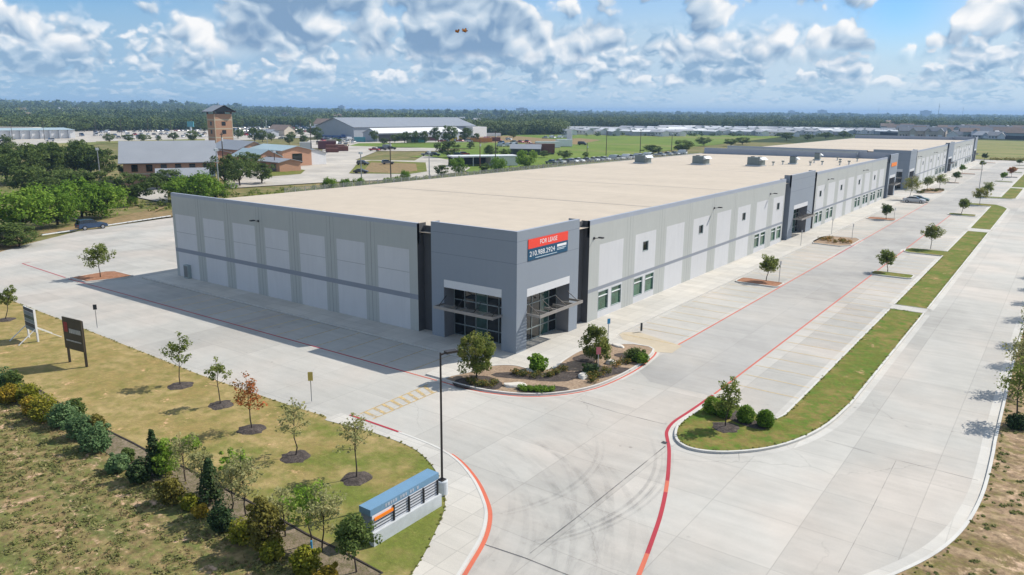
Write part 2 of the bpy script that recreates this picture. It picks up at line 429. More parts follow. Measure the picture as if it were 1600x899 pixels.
turf('lawn_turf', [(0.295, 0.215, 0.082), (0.385, 0.285, 0.130), (0.190, 0.170, 0.052), (0.255, 0.20, 0.075)], 0.22, 4.5, (0.50, 0.31, 0.17), (0.565, 0.67), row=(0.25, 1.3, 1, 0.15, 0.5), lush=(-14, 12, (0.115, 0.150, 0.026)))
turf('field_turf', [(0.205, 0.165, 0.066), (0.295, 0.205, 0.103), (0.115, 0.125, 0.036), (0.110, 0.128, 0.038)], 0.40, 2.4, (0.44, 0.29, 0.19), (0.535, 0.63), row=(0.10, 0.85, 1, 0.06, 0.8), contrast=0.52)
turf('strip_turf', [(0.130, 0.145, 0.028), (0.235, 0.175, 0.060), (0.092, 0.150, 0.022), (0.150, 0.150, 0.045)], 0.22, 4.2, (0.42, 0.26, 0.14), (0.585, 0.69), contrast=0.29)
turf('verge_turf', [(0.225, 0.158, 0.084), (0.310, 0.212, 0.128), (0.140, 0.125, 0.040), (0.36, 0.25, 0.165)], 0.30, 2.4, (0.43, 0.30, 0.20), (0.52, 0.64), row=(0.35, 0.9, 1, -0.4, 0.6), contrast=0.52)
turf('green_field', [(0.128, 0.188, 0.030), (0.173, 0.217, 0.045), (0.105, 0.165, 0.027), (0.225, 0.210, 0.075)], 0.012, 0.5, None, row=(0.004, 0.02, 1, 0.5, 0.55))
turf('olive_field', [(0.176, 0.192, 0.056), (0.224, 0.216, 0.080), (0.144, 0.168, 0.048), (0.272, 0.224, 0.096)], 0.02, 0.6, None, row=(0.01, 0.05, 1, 0.2, 0.6))
turf('rough_ground', [(0.173, 0.158, 0.060), (0.270, 0.203, 0.102), (0.105, 0.128, 0.036), (0.150, 0.150, 0.060)], 0.05, 1.4, (0.26, 0.18, 0.10), (0.60, 0.70))
turf('dry_ground', [(0.269, 0.188, 0.100), (0.312, 0.213, 0.112), (0.175, 0.138, 0.062), (0.250, 0.188, 0.112)], 0.2, 2.2, (0.33, 0.24, 0.15), (0.58, 0.70))
turf('forest_floor', [(0.035, 0.055, 0.018), (0.055, 0.072, 0.022), (0.028, 0.045, 0.015), (0.08, 0.08, 0.03)], 0.006, 0.05, None)
turf('far_ground', [(0.060, 0.078, 0.026), (0.090, 0.095, 0.035), (0.042, 0.060, 0.020), (0.10, 0.10, 0.04)], 0.004, 0.05, None)
turf('mulch', [(0.080, 0.066, 0.058), (0.135, 0.110, 0.095), (0.050, 0.042, 0.038), (0.1, 0.08, 0.07)], 2.0, 14.0, None, bstr=0.9)
turf('bed_gravel', [(0.34, 0.245, 0.165), (0.42, 0.31, 0.215), (0.25, 0.175, 0.12), (0.3, 0.2, 0.1)], 1.2, 12.0, None, bstr=0.9)
turf('grey_gravel', [(0.205, 0.160, 0.110), (0.285, 0.220, 0.160), (0.125, 0.115, 0.055), (0.3, 0.3, 0.3)], 1.2, 12.0, None, bstr=0.9)
turf('terracotta_gravel', [(0.33, 0.165, 0.095), (0.40, 0.21, 0.13), (0.24, 0.12, 0.07), (0.3, 0.2, 0.1)], 1.2, 10.0, None, bstr=0.9)

def paint(name, c, keep=0.75, scale=2.2):
    """road paint worn through to the concrete"""
    m, t, b = begin(name)
    p = world_pos(t)
    n = t.add(t.mul(t.noise(p, scale, 5, 0.7), 0.6), t.mul(t.noise(p, scale*7, 3, 0.7), 0.4))
    t.link(t.mix(t.noise(p, 0.5, 3, 0.6), tuple(x*0.88 for x in c), tuple(min(1, x*1.1) for x in c)), b.inputs['Base Color'])
    b.inputs['Roughness'].default_value = 0.7
    tr = t.new('ShaderNodeBsdfTransparent'); mx = t.new('ShaderNodeMixShader')
    t.link(t.smooth(n, 0.60-keep*0.55, 0.80-keep*0.55), mx.inputs[0]); t.link(tr.outputs[0], mx.inputs[1]); t.link(b.outputs[0], mx.inputs[2])
    t.link(mx.outputs[0], m.node_tree.nodes['Material Output'].inputs[0])
paint('red_paint', (0.37, 0.016, 0.030), 0.92)
paint('faded_red_paint', (0.50, 0.105, 0.065), 0.68)
paint('orange_paint', (0.56, 0.125, 0.062), 0.80)
paint('yellow_paint', (0.56, 0.40, 0.18), 0.42)
paint('faded_yellow_paint', (0.58, 0.42, 0.19), 0.52, 1.4)
def rubber():
    m, t, b = begin('tyre_rubber_mark')
    p = world_pos(t)
    b.inputs['Base Color'].default_value = (0.10, 0.10, 0.105, 1); b.inputs['Roughness'].default_value = 0.8
    a = t.new('ShaderNodeAttribute', attribute_name='wear').outputs['Fac']
    n = t.noise(p, 0.7, 4, 0.7)
    tr = t.new('ShaderNodeBsdfTransparent'); mx = t.new('ShaderNodeMixShader')
    t.link(t.mul(a, t.smooth(n, 0.25, 0.75, 0.25, 1.2)), mx.inputs[0]); t.link(tr.outputs[0], mx.inputs[1]); t.link(b.outputs[0], mx.inputs[2])
    t.link(mx.outputs[0], m.node_tree.nodes['Material Output'].inputs[0])
rubber()
def stain(name, c, amt):
    m, t, b = begin(name)
    p = world_pos(t)
    b.inputs['Base Color'].default_value = col(c); b.inputs['Roughness'].default_value = 0.85
    tr = t.new('ShaderNodeBsdfTransparent'); mx = t.new('ShaderNodeMixShader')
    t.link(t.smooth(t.noise(p, 0.5, 4, 0.6), 0.25, 0.7, 0.0, amt), mx.inputs[0]); t.link(tr.outputs[0], mx.inputs[1]); t.link(b.outputs[0], mx.inputs[2])
    t.link(mx.outputs[0], m.node_tree.nodes['Material Output'].inputs[0])
stain('joint_seal', (0.10, 0.10, 0.10), 0.85)
plain('accessible_paint', (0.46, 0.385, 0.275), 0.8, 0.10, 0.6, obj=False)

# building paints
plain('pilaster_paint', (0.425, 0.435, 0.410), 0.75, 0.07, 0.35, streak=True)
plain('panel_paint', (0.575, 0.573, 0.575), 0.75, 0.07, 0.35, streak=True)
plain('band_paint', (0.25, 0.268, 0.30), 0.7, 0.04, 0.5)
plain('cap_metal', (0.335, 0.365, 0.420), 0.5, 0.05, 0.5)
plain('block_paint', (0.250, 0.282, 0.322), 0.75, 0.045, 0.3, streak=True)
plain('recess_dark', (0.085, 0.085, 0.088), 0.8, 0.1, 0.6)  # near-black colour for all faces of the slots
plain('joint_dark', (0.19, 0.195, 0.19), 0.9, 0.05)
plain('block_joint', (0.17, 0.19, 0.225), 0.9, 0.05)
plain('lintel_white', (0.66, 0.66, 0.66), 0.6, 0.03)
plain('reveal_grey', (0.20, 0.205, 0.22), 0.8, 0.06)
plain('white_frame', (0.72, 0.73, 0.73), 0.5, 0.03)
plain('alu_frame', (0.26, 0.30, 0.30), 0.4, 0.05, metal=0.3)
plain('soffit', (0.30, 0.30, 0.31), 0.8, 0.05)
plain('canopy_metal', (0.34, 0.315, 0.29), 0.45, 0.06, metal=0.4)
plain('louvre_metal', (0.62, 0.60, 0.57), 0.45, 0.06, metal=0.3)
plain('dark_bronze', (0.045, 0.038, 0.034), 0.45, 0.1, metal=0.3)
plain('black_metal', (0.025, 0.025, 0.027), 0.5, 0.1)
glass('green_glass', (0.035, 0.140, 0.075), 0.12); glass('dark_glass', (0.010, 0.013, 0.014)); glass('teal_glass', (0.030, 0.085, 0.070))
def roofing():
    m, t, b = begin('roof_membrane')
    p = world_pos(t); x, y, z = t.sep(p)
    n = t.noise(t.mapping(p, scale=(0.02, 0.12, 1)), 1.0, 5, 0.6); n2 = t.noise(p, 0.5, 4, 0.6)
    fy = t.math('FRACT', t.div(y, 3.05)); seam = t.smooth(t.math('ABSOLUTE', t.sub(fy, 0.5)), 0.46, 0.495, 0.0, 0.035)
    fx = t.math('FRACT', t.div(t.add(x, 3.0), 16.8)); big = t.smooth(t.math('ABSOLUTE', t.sub(fx, 0.5)), 0.493, 0.498, 0.0, 0.10)
    k = t.add(t.lin(n, 0.3, 0.7, 0.93, 1.05), t.lin(n2, 0.3, 0.7, -0.045, 0.045)); k = t.sub(t.sub(k, seam), big)
    s = t.new('ShaderNodeVectorMath', operation='SCALE'); s.inputs[0].default_value = (0.500, 0.425, 0.335); t.link(k, s.inputs['Scale'])
    t.link(s.outputs[0], b.inputs['Base Color']); b.inputs['Roughness'].default_value = 0.8; b.inputs['Specular IOR Level'].default_value = 0.2
roofing()
plain('roof_seam', (0.30, 0.265, 0.235), 0.8, 0.1)
plain('unit_metal', (0.20, 0.235, 0.225), 0.55, 0.1, metal=0.2); plain('unit_dark', (0.035, 0.04, 0.042), 0.6, 0.1); plain('unit_light', (0.58, 0.60, 0.60), 0.5, 0.05)
# signs
plain('banner_red', srgb(236, 70, 52), 0.55, 0.05); plain('banner_blue', srgb(18, 74, 104), 0.55, 0.06); plain('sign_white', (0.80, 0.80, 0.80), 0.5, 0.04)
plain('pale_ink', (0.55, 0.66, 0.72), 0.5, 0.04)
plain('sign_orange', srgb(243, 130, 25), 0.5, 0.05); plain('cap_blue', (0.140, 0.258, 0.375), 0.55, 0.06); plain('sign_side', (0.20, 0.235, 0.30), 0.7, 0.08)
plain('sign_face', (0.66, 0.66, 0.685), 0.6, 0.05); plain('sign_base', (0.50, 0.52, 0.53), 0.85, 0.12, 2.0); plain('cap_lettering', (0.36, 0.40, 0.46), 0.5, 0.06)
plain('brown_board', (0.066, 0.052, 0.030), 0.6, 0.15); plain('board_red', (0.30, 0.035, 0.03), 0.6, 0.1); plain('board_pale', (0.45, 0.44, 0.40), 0.6, 0.1)
plain('board_dark', (0.045, 0.052, 0.062), 0.6, 0.15); plain('board_grey', (0.17, 0.21, 0.23), 0.6, 0.15); plain('board_green', (0.05, 0.085, 0.07), 0.6, 0.2)
plain('white_timber', (0.72, 0.71, 0.69), 0.7, 0.08)
plain('galvanised', (0.42, 0.43, 0.44), 0.45, 0.06, metal=0.6); plain('plate_red', (0.55, 0.16, 0.17), 0.5, 0.1); plain('plate_yellow', (0.52, 0.40, 0.10), 0.5, 0.1); plain('plate_blue', (0.05, 0.28, 0.50), 0.5, 0.1)
# far buildings
def brick():
    m, t, b = begin('brick')
    v = t.new('ShaderNodeTexCoord').outputs['Object']; n = t.new('ShaderNodeTexBrick')
    x, y, z = t.sep(v); t.link(t.vec(t.add(x, y), z, 0.0), n.inputs[0])
    n.inputs['Color1'].default_value = (0.44, 0.215, 0.125, 1); n.inputs['Color2'].default_value = (0.55, 0.30, 0.18, 1); n.inputs['Mortar'].default_value = (0.42, 0.34, 0.27, 1)
    n.inputs['Scale'].default_value = 4.0; n.inputs['Mortar Size'].default_value = 0.01
    t.link(n.outputs[0], b.inputs['Base Color']); b.inputs['Roughness'].default_value = 0.9
brick()
plain('cream_band', (0.55, 0.45, 0.32), 0.8, 0.06); plain('dark_red_wall', (0.10, 0.03, 0.028), 0.8, 0.1)
plain('metal_roof', (0.29, 0.30, 0.315), 0.45, 0.06, 0.2, metal=0.1); plain('blue_roof', (0.33, 0.42, 0.44), 0.5, 0.06, 0.2); plain('slate_roof', (0.235, 0.255, 0.285), 0.6, 0.06, 0.2)
plain('shingle_grey', (0.26, 0.26, 0.27), 0.9, 0.15, 0.4); plain('shingle_dark', (0.17, 0.18, 0.20), 0.9, 0.15, 0.4); plain('shingle_brown', (0.22, 0.165, 0.135), 0.9, 0.15, 0.4); plain('shingle_pale', (0.36, 0.37, 0.39), 0.9, 0.12, 0.4)
plain('wall_white', (0.68, 0.67, 0.66), 0.8, 0.06); plain('wall_cream', (0.50, 0.44, 0.36), 0.8, 0.08); plain('wall_grey', (0.38, 0.40, 0.43), 0.75, 0.06); plain('wall_sage', (0.30, 0.35, 0.34), 0.8, 0.06); plain('wall_pink', (0.48, 0.32, 0.26), 0.8, 0.08)
plain('steel_wall', (0.33, 0.355, 0.385), 0.6, 0.06, 0.3); plain('fence_dark', (0.050, 0.052, 0.060), 0.8, 0.15, 0.3); plain('wood_pole', (0.095, 0.075, 0.062), 0.9, 0.15); plain('rust', (0.17, 0.065, 0.045), 0.85, 0.2)
plain('bark', (0.115, 0.085, 0.062), 0.95, 0.25, 6.0); plain('dark_bark', (0.050, 0.038, 0.032), 0.95, 0.25, 6.0); plain('limestone', (0.60, 0.55, 0.48), 0.9, 0.12, 2.0)
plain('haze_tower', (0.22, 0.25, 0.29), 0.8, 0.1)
# cars
for nm, c in dict(white=(0.75, 0.75, 0.76), silver=(0.48, 0.50, 0.52), grey=(0.20, 0.21, 0.22), black=(0.02, 0.02, 0.023), navy=(0.028, 0.065, 0.135), blue=(0.05, 0.13, 0.32), red=(0.36, 0.025, 0.03), green=(0.03, 0.09, 0.08), tan=(0.42, 0.34, 0.24), yellow=(0.66, 0.48, 0.06), maroon=(0.11, 0.02, 0.03), orange=(0.55, 0.20, 0.04), teal=(0.06, 0.25, 0.30)).items():
    m_ = plain('car_'+nm, c, 0.28, 0.03, spec=0.6); m_.node_tree.nodes['Principled BSDF'].inputs['Coat Weight'].default_value = 0.15
glass('car_glass', (0.02, 0.028, 0.036), 0.05); plain('tyre', (0.02, 0.02, 0.02), 0.9, 0.1); plain('rim_metal', (0.45, 0.46, 0.47), 0.35, 0.05, metal=0.7)
plain('lamp_clear', (0.75, 0.76, 0.78), 0.2, 0.02); plain('lamp_red', (0.45, 0.02, 0.02), 0.3, 0.02)
plain('butterfly_orange', (0.55, 0.22, 0.04), 0.8, 0.2, 30.0); plain('butterfly_dark', (0.05, 0.035, 0.03), 0.8, 0.1)
# foliage
leaf('leaf_oak', (0.04, 0.068, 0.018), (0.09, 0.135, 0.032), (0.185, 0.235, 0.065), 0.35)
leaf('leaf_bright', (0.045, 0.1, 0.014), (0.14, 0.25, 0.026), (0.29, 0.4, 0.06), 0.4)
leaf('leaf_sapling', (0.08, 0.12, 0.026), (0.185, 0.23, 0.05), (0.34, 0.37, 0.105), 0.5)
leaf('leaf_pale', (0.21, 0.23, 0.085), (0.34, 0.335, 0.145), (0.48, 0.45, 0.21), 0.45)
leaf('leaf_fresh', (0.11, 0.21, 0.02), (0.2, 0.33, 0.036), (0.33, 0.44, 0.08), 0.42)
leaf('leaf_autumn', (0.1, 0.13, 0.03), (0.36, 0.16, 0.045), (0.72, 0.165, 0.075), 0.45)
leaf('leaf_rust_tip', (0.075, 0.115, 0.024), (0.18, 0.22, 0.045), (0.38, 0.33, 0.095), 0.45)
leaf('leaf_yellow', (0.085, 0.115, 0.012), (0.215, 0.225, 0.022), (0.37, 0.325, 0.045), 0.3)
leaf('leaf_gold', (0.135, 0.128, 0.015), (0.330, 0.247, 0.027), (0.495, 0.330, 0.045), 0.3)
leaf('leaf_bluegreen', (0.048, 0.098, 0.036), (0.1, 0.175, 0.066), (0.2, 0.28, 0.115), 0.25)
leaf('leaf_conifer', (0.019, 0.038, 0.015), (0.038, 0.068, 0.023), (0.076, 0.114, 0.038), 0.12)
leaf('leaf_olive', (0.095, 0.09, 0.02), (0.185, 0.165, 0.034), (0.29, 0.25, 0.062), 0.35)
leaf('leaf_forest', (0.034, 0.066, 0.026), (0.08, 0.122, 0.044), (0.17, 0.205, 0.075), 0.15)
leaf('grass_blade', (0.145, 0.135, 0.05), (0.235, 0.185, 0.085), (0.36, 0.27, 0.15), 0.3)
leaf('grass_green', (0.12, 0.15, 0.03), (0.2, 0.21, 0.05), (0.3, 0.27, 0.09), 0.35)
leaf('field_weed', (0.1, 0.125, 0.034), (0.19, 0.2, 0.062), (0.36, 0.31, 0.14), 0.35)
leaf('flower_mix', (0.045, 0.08, 0.018), (0.12, 0.14, 0.032), (0.55, 0.26, 0.07), 0.3)
# ------------------------------------------------------------------ terrain
def terrain(x, y):
    """flat town land; a long low rise far out to the west"""
    r = math.hypot(x, y)
    if r < 900: return 0.0
    a = math.degrees(math.atan2(x, y))
    w = max(0.0, min(1.0, (-46-a)/16.0)); w = w*w*(3-2*w)
    q = max(0.0, min(1.0, (r-900)/2600.0)); q = q*q*(3-2*q)
    und = 0.5+0.5*math.sin(a*0.55)*math.cos(r*0.0011)
    return w*q*(20+5*und)+q*2.0*und
def ground():
    mb = MB(); R = [0, 120, 300, 520, 640, 800, 950, 1150, 1400, 1700, 2100, 2600, 3200, 4000, 5200, 7000, 9500, 13500]; N = 144
    for i in range(len(R)-1):
        mat = 'rough_ground' if R[i] < 500 else ('forest_floor' if R[i] < 2600 else 'far_ground')
        for k in range(N):
            a0, a1 = 2*PI*k/N, 2*PI*(k+1)/N; P = []
            for r, a in ((R[i], a0), (R[i+1], a0), (R[i+1], a1), (R[i], a1)):
                x, y = r*math.cos(a), r*math.sin(a); P.append((x, y, terrain(x, y)-0.25))
            if i == 0: P = P[1:]; P = [(0, 0, -0.25), P[0], P[1]]
            mb.poly(P, mat)
    struct(mb, 'ground')
ground()
def patch(name, pts, z, mat, z0=None, side=None):
    mb = MB()
    if z0 is None: mb.poly([(p[0], p[1], z) for p in pts], mat)
    else: mb.prism([(p[0], p[1]) for p in pts], z0, z, mat, side)
    return struct(mb, name)
def area(pts):
    return 0.5*sum(pts[i][0]*pts[(i+1) % len(pts)][1]-pts[(i+1) % len(pts)][0]*pts[i][1] for i in range(len(pts)))
def ccw(pts): return pts if area(pts) > 0 else pts[::-1]

# main concrete yard, drives and road
kerb_e = [(34.1, 366), (34.1, 60), (34.2, 20), (34.35, 4)] + spline([(34.4, 3), (34.4, -4.9), (33.7, -10.7), (32.0, -15.4), (29.0, -20.6), (25.2, -26.5), (22, -33), (21, -42)], 6)[1:]
west_kerb = [(-84, -62), (-84.2, -8), (-86, -6.2), (-89.5, -1.8), (-96.9, 9.7), (-100.2, 28), (-103, 60), (-104, 182)]
patch('pavement', ccw(kerb_e + [(20, -62)] + west_kerb + [(-62, 190), (-62, 366)]), 0.0, 'pavement')
# weathered concrete of the fire lane between the red lines
patch('fire_lane', ccw([(9.8, 7), (9.9, 3), (12, 1.0), (17.0, 1.0), (17.0, 150), (16.9, 344), (9.8, 344)]), 0.004, 'lane_concrete')

lawn_edge = [(-112, -17.4), (-57, -17.7), (-37.7, -18.3), (-16.6, -19.1), (-6, -18.95), (-2.2, -18.75)]
walk_in = [(-1.9, -19.15)] + spline([(-1.6, -19.2), (1.0, -18.85), (3.2, -18.7), (6.1, -18.95), (8.7, -20.15), (10.7, -21.7), (11.9, -22.9), (12.9, -24.5), (14.7, -28.3), (16.3, -33.5), (17.2, -40)], 6)
red_c = spline([(-1.1, -17.45), (1.3, -17.45), (4.5, -17.5), (7.0, -17.7), (9.1, -18.3), (11.4, -19.6), (13.4, -21.2), (14.5, -22.4), (15.5, -24.1), (16.3, -26.2), (17.6, -30), (19.0, -35), (19.6, -40)], 6)
bed_hi = [G(*p) for p in [(-120, 545), (-40, 570), (22, 596), (63, 612), (96, 634), (131, 652), (170, 676), (207, 694), (240, 712), (300, 738), (400, 792), (480, 838), (530, 862), (598, 899)]] + [(13.6, -32.5), (14.6, -40)]
bed_lo = [G(*p) for p in [(-120, 575), (-40, 600), (0, 620), (50, 648), (100, 675), (150, 700), (200, 730), (250, 760), (340, 808), (420, 856), (480, 890)]] + [(12.2, -34), (12.8, -41)]
patch('lawn', ccw(lawn_edge + walk_in + bed_hi[::-1] + [(-112, -26)]), 0.11, 'lawn_turf', 0.0, 'lawn_turf')
patch('sidewalk', ccw(walk_in + [(18.2, -44)] + offset(red_c, -0.30)[::-1] + [(-1.9, -17.75)]), 0.13, 'walk_concrete', 0.0, 'kerb_concrete')
patch('gravel_bed', ccw(bed_hi + bed_lo[::-1]), 0.09, 'grey_gravel', 0.0)
patch('field', ccw(bed_lo + [(12.8, -62), (-112, -62)]), 0.06, 'field_turf', 0.0)
mb = MB(); ribbon(mb, bed_hi, 0.09, 0.135, 'dark_bark')
struct(mb, 'bed_edging')
verge_in = offset(kerb_e, 0.18)
patch('verge', ccw(verge_in + [(21.2, -62), (140, -62), (140, 366)]), 0.13, 'verge_turf', 0.0, 'kerb_concrete')

def kerb(mb, pts, w=0.17, h=0.15, closed=False, paint_side=None):
    pts = list(pts)
    if closed: pts = pts+[pts[0]]
    n = len(pts)
    A = []; B = []
    for i in range(n):
        if closed:
            a, b = pts[(i-1) % (n-1)], pts[(i+1) % (n-1)]
        else: a, b = pts[max(i-1, 0)], pts[min(i+1, n-1)]
        t = (Vector(b[:2])-Vector(a[:2])).normalized()
        A.append((pts[i][0]-t.y*w/2, pts[i][1]+t.x*w/2)); B.append((pts[i][0]+t.y*w/2, pts[i][1]-t.x*w/2))
    for i in range(n-1):
        a0, a1, b0, b1 = A[i], A[i+1], B[i], B[i+1]
        mb.poly([(*b0, h), (*b1, h), (*a1, h), (*a0, h)], 'kerb_concrete')
        mb.poly([(*b0, 0), (*b1, 0), (*b1, h), (*b0, h)], 'kerb_concrete')
        mb.poly([(*a1, 0), (*a0, 0), (*a0, h), (*a1, h)], 'kerb_concrete')
kb = MB(); gm = MB()
ribbon(gm, offset(kerb_e, -0.30), 0.60, 0.005, 'gutter_concrete')
kerb(kb, offset(kerb_e, 0.09))
kerb(kb, offset(red_c, -0.22), 0.16, 0.145)

# planted islands
def island(pts, mat, z=0.12, name='planting_bed', kw=0.16):
    pts = ccw(pts)
    patch(name, pts, z, mat, 0.0, 'kerb_concrete'); kerb(kb, pts, kw, 0.145, True)
    if area(pts) > 25: q = offset(pts+pts[:2], -0.34)[:-1]; ribbon(gm, q[1:]+[q[1]], 0.50, 0.006, 'gutter_concrete')
def rrect(x0, x1, y0, y1, r=0.6):
    out = []
    for cx, cy, a0 in ((x1-r, y0+r, -90), (x1-r, y1-r, 0), (x0+r, y1-r, 90), (x0+r, y0+r, 180)):
        for k in range(4):
            a = math.radians(a0+30*k); out.append((cx+r*math.cos(a), cy+r*math.sin(a)))
    return out
bed_out = spline([(-0.75, -8.45), (1.2, -8.5), (3.4, -8.2), (6.0, -7.15), (8.0, -5.15), (9.25, -2.2), (9.6, 2.5), (9.2, 6.6), (8.7, 8.4)], 6)
bed_in = [(8.0, 8.9)] + spline([(6.6, 8.7), (4.9, 7.2), (3.9, 4.4), (4.1, 1.2), (4.5, -1.3), (3.2, -2.4), (1.6, -2.5), (0.3, -3.6), (-0.1, -5.6), (-0.8, -7.6)], 6)
bed_pts = bed_out + bed_in
island(bed_pts, 'bed_gravel')
def blob(cx, cy, rx, ry, rot=0.0, n=18, wob=0.18):
    rr = random.Random(int(cx*131+cy*17)); ph = rr.uniform(0, 6); out = []
    for k in range(n):
        a = 2*PI*k/n; q = 1+wob*math.sin(2*a+ph)+wob*0.6*math.sin(3*a+2*ph)
        x, y = rx*q*math.cos(a), ry*q*math.sin(a)
        out.append((cx+x*math.cos(rot)-y*math.sin(rot), cy+x*math.sin(rot)+y*math.cos(rot)))
    return out
for i, (px, py, rx, ry, rot) in enumerate([(748, 598, 1.3, 1.15, 0.3), (835, 588, 2.2, 0.75, 0.55), (890, 586, 1.5, 0.6, 0.5), (845, 608, 1.5, 0.55, 0.5), (935, 583, 1.9, 0.8, 0.9), (984, 556, 0.9, 0.6, 1.0), (915, 560, 0.9, 0.7, 0.4)]):
    c = G(px, py, 0.13); patch('mulch_patch', blob(c[0], c[1], rx*1.25, ry*1.5, rot), 0.128+0.002*i, 'mulch')
isl = spline([(17.35, -2.6), (17.25, -5.0), (17.55, -6.6), (18.3, -8.0), (19.5, -8.55), (21.2, -7.85), (23.1, -5.8), (24.4, -3.0), (25.2, 0.6), (25.55, 5.5)], 6) + [(25.6, 36.8), (22.4, 36.8), (22.4, 0.3), (22.05, -1.3), (17.5, 0.9), (17.3, -0.8)]
island(isl, 'strip_turf', name='grass_island')
patch('mulch_patch', blob(*G(1155, 655), 2.3, 0.75, -0.42), 0.126, 'mulch')
island([(22.4, 39.2), (25.6, 39.2), (25.6, 106.0), (22.4, 106.0), (22.4, 80.0), (17.6, 80.0), (17.0, 78.5), (17.2, 76.2), (17.9, 75.6), (22.4, 75.6)], 'strip_turf', name='grass_island')
island([(22.4, 110.4), (25.6, 110.4), (25.6, 149.5), (24.6, 153.5), (23.0, 157.0), (20, 157.4), (17.4, 156.6), (17.0, 154.6), (18.0, 153.4), (22.2, 152.6)], 'strip_turf', name='grass_island')
island([(22.4, 177.0), (18.0, 176.8), (17.1, 175.3), (17.7, 173.6), (20, 173.2), (24.9, 174.2), (25.6, 176), (25.6, 207.8), (22.4, 207.8)], 'strip_turf', name='grass_island')
island([(22.4, 211.4), (25.6, 211.4), (25.6, 352), (22.4, 352)], 'strip_turf', name='grass_island')
for y0, y1 in ((36.95, 39.05), (106.15, 110.25), (207.95, 211.25)):
    patch('sidewalk', [(22.3, y0), (25.7, y0), (25.7, y1), (22.3, y1)], 0.125, 'walk_concrete', 0.0, 'kerb_concrete')
island(rrect(16.7, 21.5, 55.0, 57.7), 'strip_turf', name='grass_island'); island(rrect(16.4, 21.3, 129.9, 133.1), 'strip_turf', name='grass_island')
for y in (232, 254.6, 281, 308, 330): island(rrect(16.8, 21.6, y-1.4, y+1.4), 'strip_turf' if y != 254.6 else 'mulch', name='grass_island')
island(rrect(4.4, 9.6, 39.7, 42.6), 'terracotta_gravel'); island(rrect(4.4, 9.4, 112.0, 115.5), 'terracotta_gravel')
island([(3.6, 77.0), (4.2, 75.2), (8.4, 74.8), (9.5, 76.8), (9.5, 83.2), (8.6, 84.9), (4.0, 84.2), (3.5, 82)], 'bed_gravel')
island([(3.6, 175.2), (7.4, 176.6), (8.8, 179.5), (8.8, 187.0), (7.6, 190.5), (4.2, 191), (3.3, 185)], 'bed_gravel')
for y, mt in ((217, 'bed_gravel'), (261, 'terracotta_gravel'), (287.5, 'bed_gravel'), (339.7, 'terracotta_gravel')): island(rrect(4.3, 8.9, y-1.4, y+1.4), mt)
island([(-60.0, -8.7), (-56.4, -8.6), (-55.0, -4.6), (-55.4, -3.5), (-59.6, -3.5), (-60.4, -4.4)], 'terracotta_gravel')
# walkways round the buildings
walk = [(-53.8, -3.25), (-3.3, -3.25), (-2.7, -8.35), (-0.95, -8.35)] + bed_in[::-1] + [(4.3, 9.4), (4.0, 11), (4.0, 166.0), (-2.2, 166.0), (-2.2, 2.2), (-53.8, 2.2)]
patch('walkway', ccw(walk), 0.12, 'walk_concrete', 0.0, 'kerb_concrete')
patch('walkway', [(-2.2, 182), (3.2, 182), (4.0, 192), (4.0, 352), (-2.2, 352)], 0.12, 'walk_concrete', 0.0, 'kerb_concrete')
struct(kb, 'kerb'); struct(gm, 'gutter')

# painted lines (a few millimetres above the concrete)
pm = MB()
def line(pts, w, mat, z=0.010): ribbon(pm, pts, w, z, mat)
line([(-74.5, -7.2), (-74.3, -8.3)], 0.16, 'red_paint')
line([(-74.3, -8.25), (-61, -8.85)], 0.15, 'red_paint'); line([(-60, -8.95), (-45, -8.85)], 0.15, 'red_paint')
line([(-45, -8.85), (-14, -8.75)], 0.15, 'red_paint'); line([(-14, -8.75), (-4.5, -8.75)], 0.15, 'red_paint'); line([(-4.5, -8.75), (-1.2, -8.75)], 0.15, 'faded_red_paint')
line(offset(bed_out, -0.27), 0.16, 'faded_red_paint')
line([(8.95, 8.6), (9.7, 10.5), (9.75, 14)], 0.15, 'orange_paint'); line([(9.75, 14), (9.75, 66)], 0.15, 'faded_red_paint')
line([(9.75, 66), (9.75, 78)], 0.17, 'red_paint'); line([(9.75, 78), (9.7, 151)], 0.15, 'faded_red_paint')
line([(16.95, 1.5), (16.95, 66)], 0.15, 'faded_red_paint'); line([(16.95, 66), (16.95, 130)], 0.15, 'faded_red_paint')
line(spline([(16.95, 1.2), (16.85, -2.6), (16.75, -5.2), (17.05, -6.9), (17.65, -8.1)], 6), 0.22, 'red_paint')
r1 = spline([(17.65, -8.1), (18.5, -9.7), (20.0, -13.2), (21.2, -16.5), (22.0, -19.2), (22.8, -22.2), (24.2, -28), (25, -32)], 8)
line(r1[:17], 0.22, 'red_paint'); line(r1[16:20], 0.22, 'orange_paint', 0.013); line(r1[19:37], 0.22, 'red_paint', 0.010); line(r1[36:], 0.22, 'orange_paint', 0.013)
line(offset(red_c, -0.22)[:11], 0.155, 'red_paint', 0.150); line(red_c[:11], 0.20, 'red_paint'); line(red_c[10:22], 0.07, 'faded_red_paint', 0.013); line(red_c[21:], 0.22, 'orange_paint', 0.010)
# crosswalk
cwl = [G(563, 647), G(669, 601)]; cwr = [G(583, 655), G(683, 612)]
line(cwl, 0.13, 'yellow_paint'); line(cwr, 0.13, 'yellow_paint')
for k in range(8):
    f = (k+0.45)/8; a = [cwl[0][j]*(1-f)+cwl[1][j]*f for j in (0, 1)]; b = [cwr[0][j]*(1-f)+cwr[1][j]*f for j in (0, 1)]
    line([a, b], 0.28, 'yellow_paint', 0.014)
